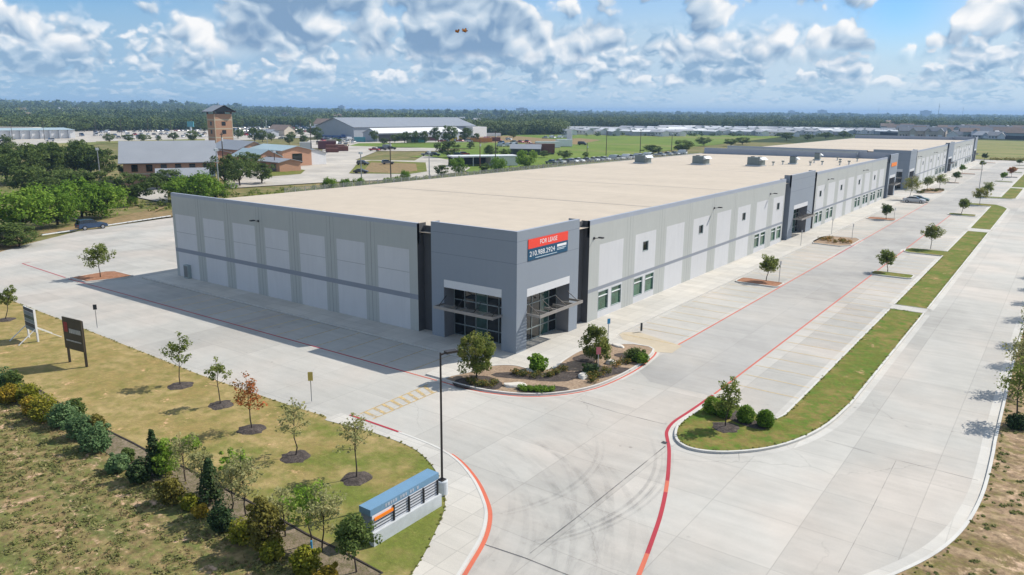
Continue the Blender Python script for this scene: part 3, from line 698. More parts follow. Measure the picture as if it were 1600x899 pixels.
# parking stalls
y = 4.4
while y < 150:
    if not (54 < y < 59 or 74.5 < y < 81 or 128.9 < y < 134): line([(17.15, y), (22.2, y)], 0.10, 'faded_yellow_paint')
    if 13 < y < 150 and not (38.5 < y < 43.5 or 73.5 < y < 86 or 111 < y < 116.5): line([(4.2, y+0.9), (9.55, y+0.9)], 0.10, 'faded_yellow_paint')
    y += 2.75
for k in range(14):
    x = -4.4-2.75*k
    line([(x, -8.55), (x, -3.45)], 0.11, 'yellow_paint' if k < 6 else 'faded_yellow_paint')
ac = [G(*p) for p in [(985, 548), (966, 520), (998, 519), (1066, 541), (1050, 552)]]
pm.poly([(p[0], p[1], 0.012) for p in ac], 'accessible_paint')
line([(4.3, 11.2), (9.5, 11.2)], 0.12, 'yellow_paint', 0.016); line([(4.3, 14.2), (9.5, 14.2)], 0.12, 'yellow_paint', 0.016)
struct(pm, 'road_markings')
# sealed joints in the concrete, and a dark line along the south walkway
jm = MB()
for pts, w in [([G(1040, 697), G(905, 806), G(828, 865)], 0.06), ([G(757, 851), G(820, 872), G(895, 902)], 0.08), ([G(893, 623), G(965, 645), G(1042, 664)], 0.05), ([G(1290, 688), G(1390, 716), G(1528, 751)], 0.035), ([G(1400, 720), G(1360, 800), G(1310, 895)], 0.018), ([(-54, -3.4), (-3.4, -3.4)], 0.05), ([G(1150, 640), G(1155, 720)], 0.02)]:
    ribbon(jm, pts, w, 0.008, 'joint_seal')
struct(jm, 'pavement_joint')
# sweeping tyre marks where vehicles turn round the lawn corner
def tyre_marks():
    rr = random.Random(5); V = []; F = []; wear = []
    def arc(cx, cy, r, a0, a1, w, k, z):
        n = 26; prev = None
        for i in range(n+1):
            f = i/n; a = math.radians(a0+(a1-a0)*f); rr_ = r*(1+0.10*f)
            p = []
            for q in (-w/2, w/2): V.append((cx+(rr_+q)*math.cos(a), cy+(rr_+q)*math.sin(a), z)); p.append(len(V)-1)
            if prev:
                F.append((prev[0], prev[1], p[1], p[0])); e = math.sin(PI*min(1, max(0, f)))**0.6
                wear.append(k*e)
            prev = p
    z = 0.016
    for i in range(20):
        cx, cy = 7.0+rr.gauss(0, 1.4), -29.0+rr.gauss(0, 1.5); r = rr.uniform(8.6, 15.5)
        a0 = rr.uniform(-25, 12); a1 = rr.uniform(62, 108); k = rr.uniform(0.02, 0.065)
        for s in (0, 1.85): arc(cx, cy, r+s, a0, a1, rr.uniform(0.20, 0.46), k*0.75, z); z += 0.0004
    for (px, py, r, k) in [(985, 770, 11.6, 0.15), (1000, 770, 12.2, 0.12), (900, 745, 9.2, 0.10)]:
        c = G(px, py); arc(c[0]-r, c[1]-1.5, r, -32, 48, 0.20, k, z); z += 0.0004; arc(c[0]-r, c[1]-1.5, r+0.34, -30, 45, 0.14, k*0.8, z); z += 0.0004
    me = bpy.data.meshes.new('tyre_marks'); me.from_pydata(V, [], F); me.materials.append(MATS['tyre_rubber_mark'])
    at = me.attributes.new('wear', 'FLOAT', 'FACE'); at.data.foreach_set('value', wear); me.update()
    link('tyre_marks', me)['kind'] = 'structure'
tyre_marks()
# land further out
patch('dry_bank', ccw([G(*p) for p in [(-60, 440), (0, 398), (66, 366), (160, 352), (270, 338)]] + [(-101.5, 60), (-104, 185), (-112, 190), (-112, 60), (-110, 30)] + [G(*p) for p in [(262, 322), (120, 352), (20, 372), (-60, 400)]]), -0.02, 'dry_ground')
patch('grass_verge', ccw([(-112, 60), (-112, 240), (-122, 240), (-124, 60)] ), -0.03, 'strip_turf')
patch('training_yard', ccw([G(*p) for p in [(405, 291), (520, 284), (640, 280), (725, 268), (735, 262), (703, 250), (662, 243), (648, 251), (555, 250), (590, 236), (690, 236), (690, 231), (600, 231), (545, 224), (505, 232), (500, 243), (430, 255), (395, 262), (360, 250), (345, 276), (360, 294)]]), -0.04, 'far_concrete')
patch('gravel_plot', ccw([G(*p) for p in [(545, 271), (560, 254), (580, 251), (665, 254), (667, 268), (640, 272)]]), 0.0, 'strip_turf')
patch('bare_earth', ccw([G(*p) for p in [(566, 269), (580, 254), (650, 256), (652, 267), (620, 271)]]), 0.02, 'dry_ground')
patch('grass_patch', ccw([G(*p) for p in [(405, 270), (450, 262), (477, 266), (470, 272), (420, 276)]]), 0.0, 'strip_turf')
patch('grass_patch', ccw([G(*p) for p in [(418, 252), (470, 246), (502, 250), (480, 258), (420, 258)]]), 0.0, 'strip_turf')
patch('green_field', ccw([G(*p) for p in [(735, 272), (1120, 226), (1222, 214), (1215, 208), (1100, 205), (888, 206), (800, 205), (742, 232), (690, 238), (640, 245), (700, 250)]]), -0.06, 'green_field')
patch('grass_patch', ccw([G(*p) for p in [(545, 228), (700, 232), (780, 232), (745, 222), (560, 224)]]), -0.02, 'green_field')
patch('olive_field', ccw([(-30, 372), (140, 372), (140, 690), (-30, 690), (-120, 560), (-75, 372)]), -0.05, 'olive_field')
patch('dirt_track', ccw([G(*p) for p in [(880, 218), (905, 216), (940, 219), (900, 226), (860, 223)]]), -0.03, 'dry_ground')
patch('sales_lot', ccw([G(*p) for p in [(-80, 232), (150, 224), (330, 221), (500, 214), (500, 203), (330, 198), (140, 202), (120, 205), (-80, 206)]]), -0.05, 'far_concrete')
patch('back_road', ccw([G(*p) for p in [(200, 305), (262, 318), (262, 292), (240, 292)]]), -0.02, 'far_concrete')
patch('grass_strip', ccw([G(*p) for p in [(60, 232), (150, 226), (150, 222), (60, 225)]]), -0.02, 'olive_field')
patch('grass_strip', ccw([G(*p) for p in [(150, 225), (320, 221), (320, 217), (150, 221)]]), -0.02, 'olive_field')
patch('storage_yard', ccw([G(*p) for p in [(480, 232), (600, 228), (740, 222), (740, 214), (480, 219)]]), -0.03, 'far_concrete')
patch('storage_yard', ccw([G(*p) for p in [(735, 222), (880, 226), (880, 219), (800, 212), (735, 214)]]), -0.03, 'dry_ground')
# ------------------------------------------------------------------ warehouses
def sort_u(l): return sorted(set(round(v, 4) for v in l))
def facade(parent, plane, u_cuts, z_cuts, matfn, flip, holes=(), name='wall'):
    """one wall skin on a grid of cells: plane ('x'|'y', position); matfn(u, z) names the paint; holes (u0,u1,z0,z1) stay open"""
    mb = MB(); us, zs = sort_u(u_cuts), sort_u(z_cuts); ax, c = plane
    for i in range(len(us)-1):
        for k in range(len(zs)-1):
            u0, u1, z0, z1 = us[i], us[i+1], zs[k], zs[k+1]; um, zm = (u0+u1)/2, (z0+z1)/2
            if any(h[0] < um < h[1] and h[2] < zm < h[3] for h in holes): continue
            P = [(u0, z0), (u1, z0), (u1, z1), (u0, z1)]
            if flip: P = P[::-1]
            mb.poly([((c, u, z) if ax == 'x' else (u, c, z)) for u, z in P], matfn(um, zm))
    return mb.build(name, parent)
def window(parent, y0, y1, z0, z1, x, gl='green_glass', bars=(), mull=(), frame='white_frame', fw=0.07, name='window', depth=0.16):
    """window in an east wall: pane set back in a frame that lines the opening"""
    mb = MB()
    mb.box(x-depth, x+0.02, y0, y0+fw, z0, z1, frame); mb.box(x-depth, x+0.02, y1-fw, y1, z0, z1, frame)
    mb.box(x-depth, x+0.02, y0+fw, y1-fw, z0, z0+fw, frame); mb.box(x-depth, x+0.02, y0+fw, y1-fw, z1-fw, z1, frame)
    for zb in bars: mb.box(x-depth, x-0.02, y0+fw, y1-fw, zb-0.035, zb+0.035, 'white_frame')
    for yb in mull: mb.box(x-depth, x-0.04, yb-0.03, yb+0.03, z0+fw, z1-fw, frame)
    w = mb.build(name, parent)
    p = MB(); p.poly([(x-depth+0.03, y0+fw, z0+fw), (x-depth+0.03, y1-fw, z0+fw), (x-depth+0.03, y1-fw, z1-fw), (x-depth+0.03, y0+fw, z1-fw)], gl)
    p.build('pane', w); return w
def canopy_x(parent, x, y0, y1, z, depth=1.45):
    """slatted sun shade on an east face"""
    mb = MB()
    mb.box(x+depth-0.08, x+depth, y0, y1, z-0.10, z+0.16, 'canopy_metal')
    for k in range(6):
        yy = y0+0.05+(y1-y0-0.1)*k/5; mb.box(x, x+depth-0.08, yy-0.05, yy+0.05, z-0.06, z+0.14, 'canopy_metal')
    c = mb.build('canopy', parent); lv = MB()
    for k in range(9):
        xx = x+0.06+k*(depth-0.2)/9
        lv.poly([(xx, y0, z+0.02), (xx+0.135, y0, z+0.09), (xx+0.135, y1, z+0.09), (xx, y1, z+0.02)], 'louvre_metal')
    lv.build('louvre', c)
    for k in range(4):
        br = MB(); yy = y0+0.35+(y1-y0-0.7)*k/3; br.bar((x-0.02, yy, z+0.85), (x+depth-0.35, yy, z+0.12), 0.05, 0.05, 'dark_bronze'); br.build('stay', c)
    return c
def canopy_y(parent, y, x0, x1, z, depth=1.35):
    mb = MB()
    mb.box(x0, x1, y-depth, y-depth+0.08, z-0.10, z+0.16, 'canopy_metal')
    for k in range(6):
        xx = x0+0.05+(x1-x0-0.1)*k/5; mb.box(xx-0.05, xx+0.05, y-depth+0.08, y, z-0.06, z+0.14, 'canopy_metal')
    c = mb.build('canopy', parent); lv = MB()
    for k in range(9):
        yy = y-0.06-k*(depth-0.2)/9
        lv.poly([(x0, yy, z+0.02), (x0, yy-0.135, z+0.09), (x1, yy-0.135, z+0.09), (x1, yy, z+0.02)], 'louvre_metal')
    lv.build('louvre', c)
    for k in range(4):
        br = MB(); xx = x0+0.35+(x1-x0-0.7)*k/3; br.bar((xx, y+0.02, z+0.85), (xx, y-depth+0.35, z+0.12), 0.05, 0.05, 'dark_bronze'); br.build('stay', c)
    return c
def storefront_x(parent, x, y0, y1, z1, xs, ztr=3.45, door=None, gl='dark_glass', open_lo=True, open_hi=True):
    """glazed entrance set back to the plane xs behind an opening in an east face: reveals, soffit, frame, panes"""
    rv = MB()
    rv.poly([(xs, y0, 0.12), (x, y0, 0.12), (x, y0, z1), (xs, y0, z1)][::-1], 'reveal_grey')
    rv.poly([(xs, y1, 0.12), (x, y1, 0.12), (x, y1, z1), (xs, y1, z1)], 'reveal_grey')
    rv.poly([(xs, y0, z1), (x, y0, z1), (x, y1, z1), (xs, y1, z1)][::-1], 'soffit')
    rv.build('reveal', parent)
    fr = MB(); n = 5
    ys = [y0+(y1-y0)*k/n for k in range(n+1)]
    for i, yy in enumerate(ys):
        a = min(max(yy-0.05, y0+0.002), y1-0.102); fr.box(xs+0.0, xs+0.11, a+0.015, a+0.085, 0.13, z1-0.004, 'alu_frame')
    for zz in (0.13, 1.15, ztr, z1-0.11): 
        for i in range(n): fr.box(xs+0.005, xs+0.10, ys[i]+0.06, ys[i+1]-0.06, zz, zz+0.09, 'alu_frame')
    f = fr.build('storefront', parent)
    pn = MB()
    for i in range(n):
        g = gl if i % 3 else 'teal_glass'
        pn.poly([(xs+0.05, ys[i]+0.04, 0.2), (xs+0.05, ys[i+1]-0.04, 0.2), (xs+0.05, ys[i+1]-0.04, z1-0.1), (xs+0.05, ys[i]+0.04, z1-0.1)], g)
    pn.build('pane', f)
    return f
def storefront_y(parent, y, x0, x1, z1, ysb, ztr=3.45, gl='dark_glass'):
    rv = MB()
    rv.poly([(x0, ysb, 0.12), (x0, y, 0.12), (x0, y, z1), (x0, ysb, z1)], 'reveal_grey')
    rv.poly([(x1, ysb, 0.12), (x1, y, 0.12), (x1, y, z1), (x1, ysb, z1)][::-1], 'reveal_grey')
    rv.poly([(x0, ysb, z1), (x0, y, z1), (x1, y, z1), (x1, ysb, z1)], 'soffit')
    rv.build('reveal', parent)
    fr = MB(); n = 5; xs = [x0+(x1-x0)*k/n for k in range(n+1)]
    for xx in xs:
        a = min(max(xx-0.05, x0+0.002), x1-0.102); fr.box(a+0.015, a+0.085, ysb-0.11, ysb, 0.13, z1-0.004, 'alu_frame')
    for zz in (0.13, 1.15, ztr, z1-0.11):
        for i in range(n): fr.box(xs[i]+0.06, xs[i+1]-0.06, ysb-0.10, ysb-0.005, zz, zz+0.09, 'alu_frame')
    f = fr.build('storefront', parent); pn = MB()
    for i in range(n):
        g = gl if i != 2 else 'teal_glass'
        pn.poly([(xs[i]+0.04, ysb-0.05, 0.2), (xs[i+1]-0.04, ysb-0.05, 0.2), (xs[i+1]-0.04, ysb-0.05, z1-0.1), (xs[i]+0.04, ysb-0.05, z1-0.1)], g)
    pn.build('pane', f)
    return f
HW, HB = 10.10, 10.55
def corner_block(parent, x0, y0, y1, south=True, north=False, HB=HB):
    """tall grey block at a corner: entrances in its outer faces; x0<0 its west end"""
    JZ = [5.52, 7.86, 9.72]
    zc = [0.0, 4.80, 5.50, HB]
    for z in JZ[1:]: zc += [z-0.02, z+0.02]
    def mf(u, z, lo, hi):
        if lo < u < hi and 4.80 < z < 5.50: return 'lintel_white'
        if any(abs(z-q) < 0.021 for q in JZ[1:]): return 'block_joint'
        return 'block_paint'
    ex = (1.52, 8.35) if south else (y1-8.35, y1-1.52)
    if not south and not north: ex = (y0+2.6, y1-3.2)
    elo, ehi = (y0+ex[0], y0+ex[1]) if south else ex
    facade(parent, ('x', 0.0), [y0, elo, ehi, y1], zc, lambda u, z: mf(u, z, elo, ehi), False, [(elo, ehi, 0, 4.80)], 'entrance_block')
    storefront_x(parent, 0.0, elo, ehi, 4.80, -1.45)
    canopy_x(parent, 0.0, elo-0.1, ehi+0.05, 3.25)
    ends = []
    if south: ends.append((y0, True))
    if north: ends.append((y1, False))
    for yy, so in ends:
        lo, hi = -8.0, -1.57
        if so:
            facade(parent, ('y', yy), [x0, lo, hi, 0.0], zc, lambda u, z: mf(u, z, lo, hi), False, [(lo, hi, 0, 4.80)], 'entrance_block')
            storefront_y(parent, yy, lo, hi, 4.80, yy+1.45); canopy_y(parent, yy, lo-0.1, hi+0.1, 3.20)
        else:
            facade(parent, ('y', yy), [x0, 0.0], [0, HB], lambda u, z: 'block_paint', True, (), 'entrance_block')
    # parapet thickness, side returns
    mb = MB(); th = 0.28
    wx = x0 if (south or north) else -th
    if south or north:
        yb = y0 if south else y1-th; s = 1 if south else -1
        mb.box(x0, -th-0.002, (y0 if south else y1-th)+0.004*s, (y0+th if south else y1)+0.004*s, 8.6, HB+0.03, 'cap_metal', skip='b'+('s' if south else 'n'))
        ya, yb2 = (y0+0.004, y1) if south else (y0, y1-0.004)
    else: ya, yb2 = y0, y1
    mb.box(-th, -0.004, ya, yb2, 8.6, HB+0.03, 'cap_metal', skip='b')
    if south or north:
        e = y1 if south else y0
        s0, s1 = (e-th, e-0.003) if south else (e+0.003, e+th)
        w0, w1 = (y0+th+0.006, y0+4.0) if south else (y1-4.0, y1-th-0.006)
    else:
        pass
    mb.build('parapet', parent)
    # side returns of the block down to the recess
    sd = MB()
    if not north: sd.poly([(0.0, y1, 0), (-1.2, y1, 0), (-1.2, y1, HB), (0.0, y1, HB)], 'block_paint'); sd.build('block_side', parent); sd = MB()
    if not south: sd.poly([(-1.2, y0, 0), (0.0, y0, 0), (0.0, y0, HB), (-1.2, y0, HB)], 'block_paint'); sd.build('block_side', parent); sd = MB()
    if south: sd.poly([(x0, y0, 0), (x0, y0, HB), (x0, y0+1.2, HB), (x0, y0+1.2, 0)], 'block_paint')
    if north: sd.poly([(x0, y1-1.2, 0), (x0, y1-1.2, HB), (x0, y1, HB), (x0, y1, 0)], 'block_paint')
    if sd.v: sd.build('block_side', parent)
def recess_x(parent, y0, y1, H=10.0):
    """dark slot between a block and the long wall"""
    mb = MB(); x = -0.95
    mb.poly([(x, y0, 0), (x, y1, 0), (x, y1, H), (x, y0, H)], 'recess_dark')
    mb.box(x-0.25, x-0.003, y0, y1, 8.6, H+0.02, 'recess_dark', skip='be')
    mb.build('recess', parent)
def east_wall(parent, y0, y1, first, step, pw, n, pair, square, xw=-0.25):
    """long lit facade: pilasters between pale panels, belt band, paired windows below, small square ones above"""
    panels = [(first+step*k, first+step*k+pw) for k in range(n)]
    u = [y0, y1]; joints = []
    for k, (a, b) in enumerate(panels):
        u += [a, b]
        if k < n-1:
            j = (b+panels[k+1][0])/2; joints.append(j); u += [j-0.025, j+0.025]
            for q in (-0.62, 0.62): joints.append(j+q); u += [j+q-0.012, j+q+0.012]
    holes = []
    for k in pair:
        a = panels[k][0]; holes += [(a+0.02, a+2.06, 0.84, 2.82), (a+2.72, a+4.80, 0.84, 2.82)]
    for k in square:
        a, b = panels[k]; c = a+2.45; holes.append((c-0.66, c+0.66, 5.52, 6.62))
    zc = [0, 0.84, 2.82, 3.02, 3.38, 5.52, 6.62, 7.58, HW-0.42, HW]
    for h in holes: u += [h[0], h[1]]
    def mf(uu, z):
        if z > HW-0.42: return 'cap_metal'
        if 3.02 < z < 3.38: return 'band_paint'
        if any(abs(uu-j) < 0.026 for j in joints): return 'joint_dark'
        if z < 7.58 and any(a < uu < b for a, b in panels): return 'panel_paint'
        return 'pilaster_paint'
    facade(parent, ('x', xw), u, zc, mf, False, holes)
    for h in holes:
        if h[2] < 1: window(parent, *h, xw, bars=(2.28,), fw=0.05, frame='wall_sage')
        else: window(parent, *h, xw, 'dark_glass', frame='wall_sage', fw=0.05)
    mb = MB(); mb.box(xw-0.28, xw-0.004, y0, y1, 8.5, HW+0.03, 'cap_metal', skip='b'); mb.build('parapet', parent)
    sd = MB()
    sd.poly([(-1.2, y0, 0), (xw, y0, 0), (xw, y0, HW), (-1.2, y0, HW)], 'recess_dark'); sd.build('wall_end', parent); sd = MB(); sd.poly([(xw, y1, 0), (-1.2, y1, 0), (-1.2, y1, HW), (xw, y1, HW)], 'recess_dark')
    sd.build('wall_end', parent)
    return panels
def wall_light(parent, y, x=-0.25, z=8.35):
    mb = MB(); mb.box(x, x+0.10, y-0.10, y+0.10, z-0.10, z+0.12, 'black_metal'); mb.bar((x+0.05, y, z), (x+0.65, y, z+0.10), 0.06, 0.06, 'black_metal')
    mb.box(x+0.55, x+1.05, y-0.16, y+0.16, z+0.08, z+0.20, 'black_metal'); mb.build('wall_light', parent)
def wall_light_s(parent, x, z=8.35, y=0.0):
    mb = MB(); mb.box(x-0.10, x+0.10, y-0.10, y, z-0.10, z+0.12, 'black_metal'); mb.bar((x, y-0.05, z), (x, y-0.65, z+0.10), 0.06, 0.06, 'black_metal')
    mb.box(x-0.16, x+0.16, y-1.05, y-0.55, z+0.08, z+0.20, 'black_metal'); mb.build('wall_light', parent)

WX = -51.3
def warehouse(Y0, L, label, mid, n_lo, lo_first, hi_first, pair_lo, sq_lo, pair_hi, sq_hi, n_hi, lights, south_recess=True):
    r = thing('warehouse', label, 'warehouse', (0, Y0, 0))
    YN = L
    # south wall: seven pale panels
    pan = [(-50.75, -46.55), (-44.95, -40.9), (-39.25, -35.2), (-33.5, -29.55), (-27.75, -23.8), (-22.05, -18.05), (-16.3, -12.2)]
    u = [WX, -11.15]; jn = []
    for k, (a, b) in enumerate(pan):
        u += [a, b]
        if k < 6:
            j = (b+pan[k+1][0])/2; jn.append(j); u += [j-0.025, j+0.025]
            for q in (-0.5, 0.5): jn.append(j+q); u += [j+q-0.012, j+q+0.012]
    zc = [0, 3.14, 3.62, 5.58, 5.61, 7.74, HW+0.14-0.36, HW+0.14]
    def mf(x, z):
        if z > HW+0.14-0.36: return 'cap_metal'
        if 3.14 < z < 3.62: return 'band_paint'
        if any(abs(x-j) < 0.026 for j in jn): return 'joint_dark'
        ip = any(a < x < b for a, b in pan)
        if z < 7.74 and ip: return 'joint_dark' if 5.58 < z < 5.61 else 'panel_paint'
        return 'pilaster_paint'
    facade(r, ('y', 0.0), u, zc, mf, False)
    pb = MB(); pb.box(WX+0.004, -11.15, 0.004, 0.30, 8.4, HW+0.17, 'cap_metal', skip='b'); pb.build('parapet', r)
    rc = MB(); rc.poly([(-11.15, 0.9, 0), (-9.47, 0.9, 0), (-9.47, 0.9, 9.95), (-11.15, 0.9, 9.95)], 'recess_dark')
    rc.box(-11.15, -9.47, 0.904, 1.15, 8.4, 9.97, 'recess_dark', skip='bs')
    rc.poly([(-11.15, 0.0, 0), (-11.15, 1.2, 0), (-11.15, 1.2, HW+0.14), (-11.15, 0.0, HW+0.14)], 'recess_dark'); rc.build('recess', r)
    # west and north walls
    w = MB(); w.poly([(WX, 0.0, 0), (WX, 0.0, HW+0.14), (WX, 0.30, HW+0.14), (WX, 0.30, 8.95), (WX, YN-0.3, 8.75), (WX, YN-0.3, HW), (WX, YN, HW), (WX, YN, 0)], 'pilaster_paint')
    w.build('wall', r)
    n = MB(); n.poly([(-9.47, YN, 0), (WX, YN, 0), (WX, YN, HW+0.1), (-9.47, YN, HW+0.1)], 'pilaster_paint'); n.box(WX+0.004, -9.47, YN-0.30, YN-0.004, 8.4, HW+0.13, 'cap_metal', skip='b'); n.build('wall', r)
    # roof, falling gently to the west gutter
    rf = MB()
    rf.poly([(WX+0.02, 0.3, 8.98), (-0.3, 0.3, 9.55), (-0.3, YN-0.3, 9.05), (WX+0.02, YN-0.3, 8.55)], 'roof_membrane')
    ro = rf.build('roof', r)
    for yy in (31.0, 57.0, 97.0):
        sm = MB(); zz = 0.012-0.5*yy/YN; sm.poly([(WX+0.1, yy, 8.98+zz), (-0.4, yy, 9.55+zz), (-0.4, yy+0.32, 9.548+zz), (WX+0.1, yy+0.32, 8.978+zz)], 'roof_seam'); sm.build('expansion_joint', ro)
    gt = MB(); gt.box(WX-0.16, WX+0.02, 0.35, YN-0.35, 8.30, 8.62, 'cap_metal'); gt.build('gutter', r)
    corner_block(r, -9.47, 0.0, 9.86)
    recess_x(r, 9.86, 12.2); wl = 12.2
    east_wall(r, 12.2, mid[0]-2.1, lo_first, 7.63, 4.95, n_lo, pair_lo, sq_lo)
    recess_x(r, mid[0]-2.1, mid[0])
    corner_block(r, 0, mid[0], mid[1], False, False)
    recess_x(r, mid[1], mid[1]+2.1)
    east_wall(r, mid[1]+2.1, YN-12.2, hi_first, 7.63, 4.95, n_hi, pair_hi, sq_hi)
    recess_x(r, YN-12.2, YN-9.86)
    corner_block(r, -9.47, YN-9.86, YN, False, True)
    for y in lights: wall_light(r, y)
    wall_light_s(r, -34.4); 
    return r
wh1 = warehouse(0.0, 165.0, 'nearer long grey tilt-wall warehouse with corner entrance and lease banner', (75.2, 88.9), 8, 14.2, 92.0, (0, 1, 6, 7), (1, 3, 5, 7), (0, 1, 4, 5, 6, 7), (0, 2, 4, 6), 8, (13.0, 43.4, 65.6, 98.8, 127.8))
wh2 = warehouse(183.0, 169.0, 'farther grey tilt-wall warehouse standing beyond the first one across a narrow drive', (76.0, 90.0), 8, 14.4, 94.0, (0, 5, 6, 7), (1, 3, 5, 7), (0, 1, 5, 6, 7), (0, 2, 4, 6), 8, (14, 44, 66, 100, 130))
# wall box by the corner door
b = MB(); b.box(-49.2, -48.3, -0.45, -0.002, 0.13, 1.75, 'wall_sage'); b.box(-49.1, -48.4, -0.47, -0.45, 0.3, 1.65, 'joint_dark')
o = b.build('electrical_cabinet'); tag(o, 'grey electrical cabinet against the shaded warehouse end wall', 'cabinet')

# the lease banner on the corner block
bn = thing('lease_banner', 'red and navy FOR LEASE banner high on the corner block', 'banner', (0, 0, 0))
b = MB(); b.box(0.012, 0.05, 1.55, 7.80, 8.92, 9.72, 'banner_red'); b.build('banner_sheet', bn)
b = MB(); b.box(0.012, 0.05, 1.55, 7.80, 7.90, 8.918, 'banner_blue'); b.build('banner_sheet', bn)
def east_m(y, z, x): return Matrix(((0, 0, 1, x), (1, 0, 0, y), (0, 1, 0, z), (0, 0, 0, 1)))
text('FOR LEASE', 0.56, 'sign_white', bn, east_m(4.65, 9.32, 0.054), width=2.7)
text('210.988.2924', 0.62, 'sign_white', bn, east_m(3.70, 8.43, 0.054), width=3.9)
lg = MB(); lg.box(0.052, 0.058, 6.0, 7.55, 8.52, 8.74, 'sign_white'); lg.box(0.052, 0.058, 6.0, 7.5, 8.36, 8.42, 'pale_ink'); lg.box(0.052, 0.058, 6.0, 7.2, 8.24, 8.30, 'pale_ink'); lg.box(0.052, 0.058, 2.6, 6.0, 8.02, 8.07, 'pale_ink')
lg.build('logo', bn)
# orange tenant panel on the far corner block
tp = MB(); tp.box(0.012, 0.07, 157.0, 163.6, 7.6, 8.5, 'sign_orange'); o = tp.build('tenant_sign'); tag(o, 'orange tenant sign high on the far corner block of the nearer warehouse', 'sign')

# roof plant
def roof_unit(x, y, z, lx, ly, h, label, rz=0.0):
    t = thing('rooftop_unit', label, 'air conditioner', (x, y, z), rz, 'air conditioners on the warehouse roof')
    b = MB(); b.box(-lx/2, lx/2, -ly/2, ly/2, 0.25, h, 'unit_metal'); b.build('casing', t)
    b = MB(); b.box(-lx/2-0.25, lx/2+0.25, -ly/2-0.2, ly/2+0.2, 0, 0.25, 'unit_light'); b.build('curb', t)
    b = MB(); b.box(-lx/2-0.02, -lx/2-0.002, -ly/2+0.15, ly/2-0.15, 0.4, h-0.2, 'unit_dark'); b.poly([(-lx/2+0.1, -ly/2-0.01, 0.45), (lx/2-0.1, -ly/2-0.01, 0.45), (lx/2-0.1, -ly/2-0.01, h-0.25), (-lx/2+0.1, -ly/2-0.01, h-0.25)], 'unit_metal'); b.build('grille', t)
    b = MB(); b.poly([(lx/2, -ly/2, h), (lx/2+0.7, -ly/2, h-0.5), (lx/2+0.7, ly/2, h-0.5), (lx/2, ly/2, h)], 'unit_light'); b.poly([(lx/2, -ly/2, h), (lx/2, -ly/2, h-0.7), (lx/2+0.7, -ly/2, h-0.5)], 'unit_light'); b.build('hood', t)
    b = MB()
    for q in (-0.3, 0.3): b.tube([(q*lx, 0, h), (q*lx, 0, h+0.12)], 0.42, 'unit_dark', 12)
    b.build('fan', t)
    return t
def roof_z(x, y): return 9.55-0.5*y/165+(x+0.3)/51*0.57
for i, (x, y, lab) in enumerate([(-43.4, 109.6, 'large rooftop air conditioner nearest the west edge of the roof'), (-31.2, 113.6, 'large rooftop air conditioner in the middle of the roof'), (-19.6, 116.0, 'large rooftop air conditioner nearest the street side of the roof')]):
    roof_unit(x, y, roof_z(x, y), 3.0, 2.2, 1.9, lab, rz=-0.25)
roof_unit(-15.2, 128.0, roof_z(-15, 128), 1.3, 1.3, 1.6, 'small square rooftop unit standing alone behind the large ones'); roof_unit(-15.2, 148.0, roof_z(-15, 148), 1.2, 1.2, 1.7, 'small rooftop unit farthest back near the north parapet')
for i, (x, y) in enumerate([(-10.6, 124.8), (-9.1, 128.7), (-5.6, 129.6), (-4.5, 133.1), (-12.5, 135), (-8.0, 140), (-6.0, 148), (-17.0, 119.5), (-16.3, 124.0), (-11.0, 150.0)]):
    b = MB(); z = roof_z(x, y); b.tube([(x, y, z), (x, y, z+0.65)], 0.16, 'unit_light', 8); b.tube([(x, y, z+0.65), (x, y, z+0.90)], 0.32, 'unit_metal', 8)
    o = b.build('roof_vent'); tag(o, 'small round metal vent standing on the pale warehouse roof', 'roof vent', 'vents on the warehouse roof')
# ------------------------------------------------------------------ foliage
def leaves(centers, radii, n_each, size, rng, squash=1.0, up=0.55, shell=0.55):
    """leaf-sized quads through the volume of clumps"""
    C_ = np.asarray(centers, float); R_ = np.asarray(radii, float); M = len(C_); n = M*n_each
    d = rng.normal(size=(n, 3)); d /= np.linalg.norm(d, axis=1)[:, None]
    r = shell+(1-shell)*rng.random(n)**0.6
    r = np.where(rng.random(n) < 0.25, rng.random(n)**0.5, r)
    idx = np.repeat(np.arange(M), n_each)
    off = d*(r*R_[idx])[:, None]; off[:, 2] *= squash
    P = C_[idx]+off
    nr = d*0.7+rng.normal(size=(n, 3))*0.6+np.array([0, 0, up]); nr /= np.linalg.norm(nr, axis=1)[:, None]
    a = np.cross(nr, rng.normal(size=(n, 3))); a /= np.linalg.norm(a, axis=1)[:, None]; b = np.cross(nr, a)
    s = size*(0.6+0.8*rng.random(n)); s2 = s*(0.5+0.35*rng.random(n))
    A, B = a*s[:, None]/2, b*s2[:, None]/2
    bend = nr*(s*0.12)[:, None]
    V = np.stack([P-A, P-B-bend, P+A, P+B-bend], 1)
    clump = rng.random(M)[idx]
    tint = np.clip(0.15+0.45*rng.random(n)+0.40*clump, 0, 1)
    return V, tint
def branch_pts(p0, p1, rng, wob=0.08, n=4):
    p0, p1 = np.array(p0, float), np.array(p1, float); L = np.linalg.norm(p1-p0); out = []
    for i in range(n+1):
        f = i/n; q = p0+(p1-p0)*f
        if 0 < i < n: q = q+rng.normal(size=3)*wob*L*0.35
        out.append(tuple(q))
    return out
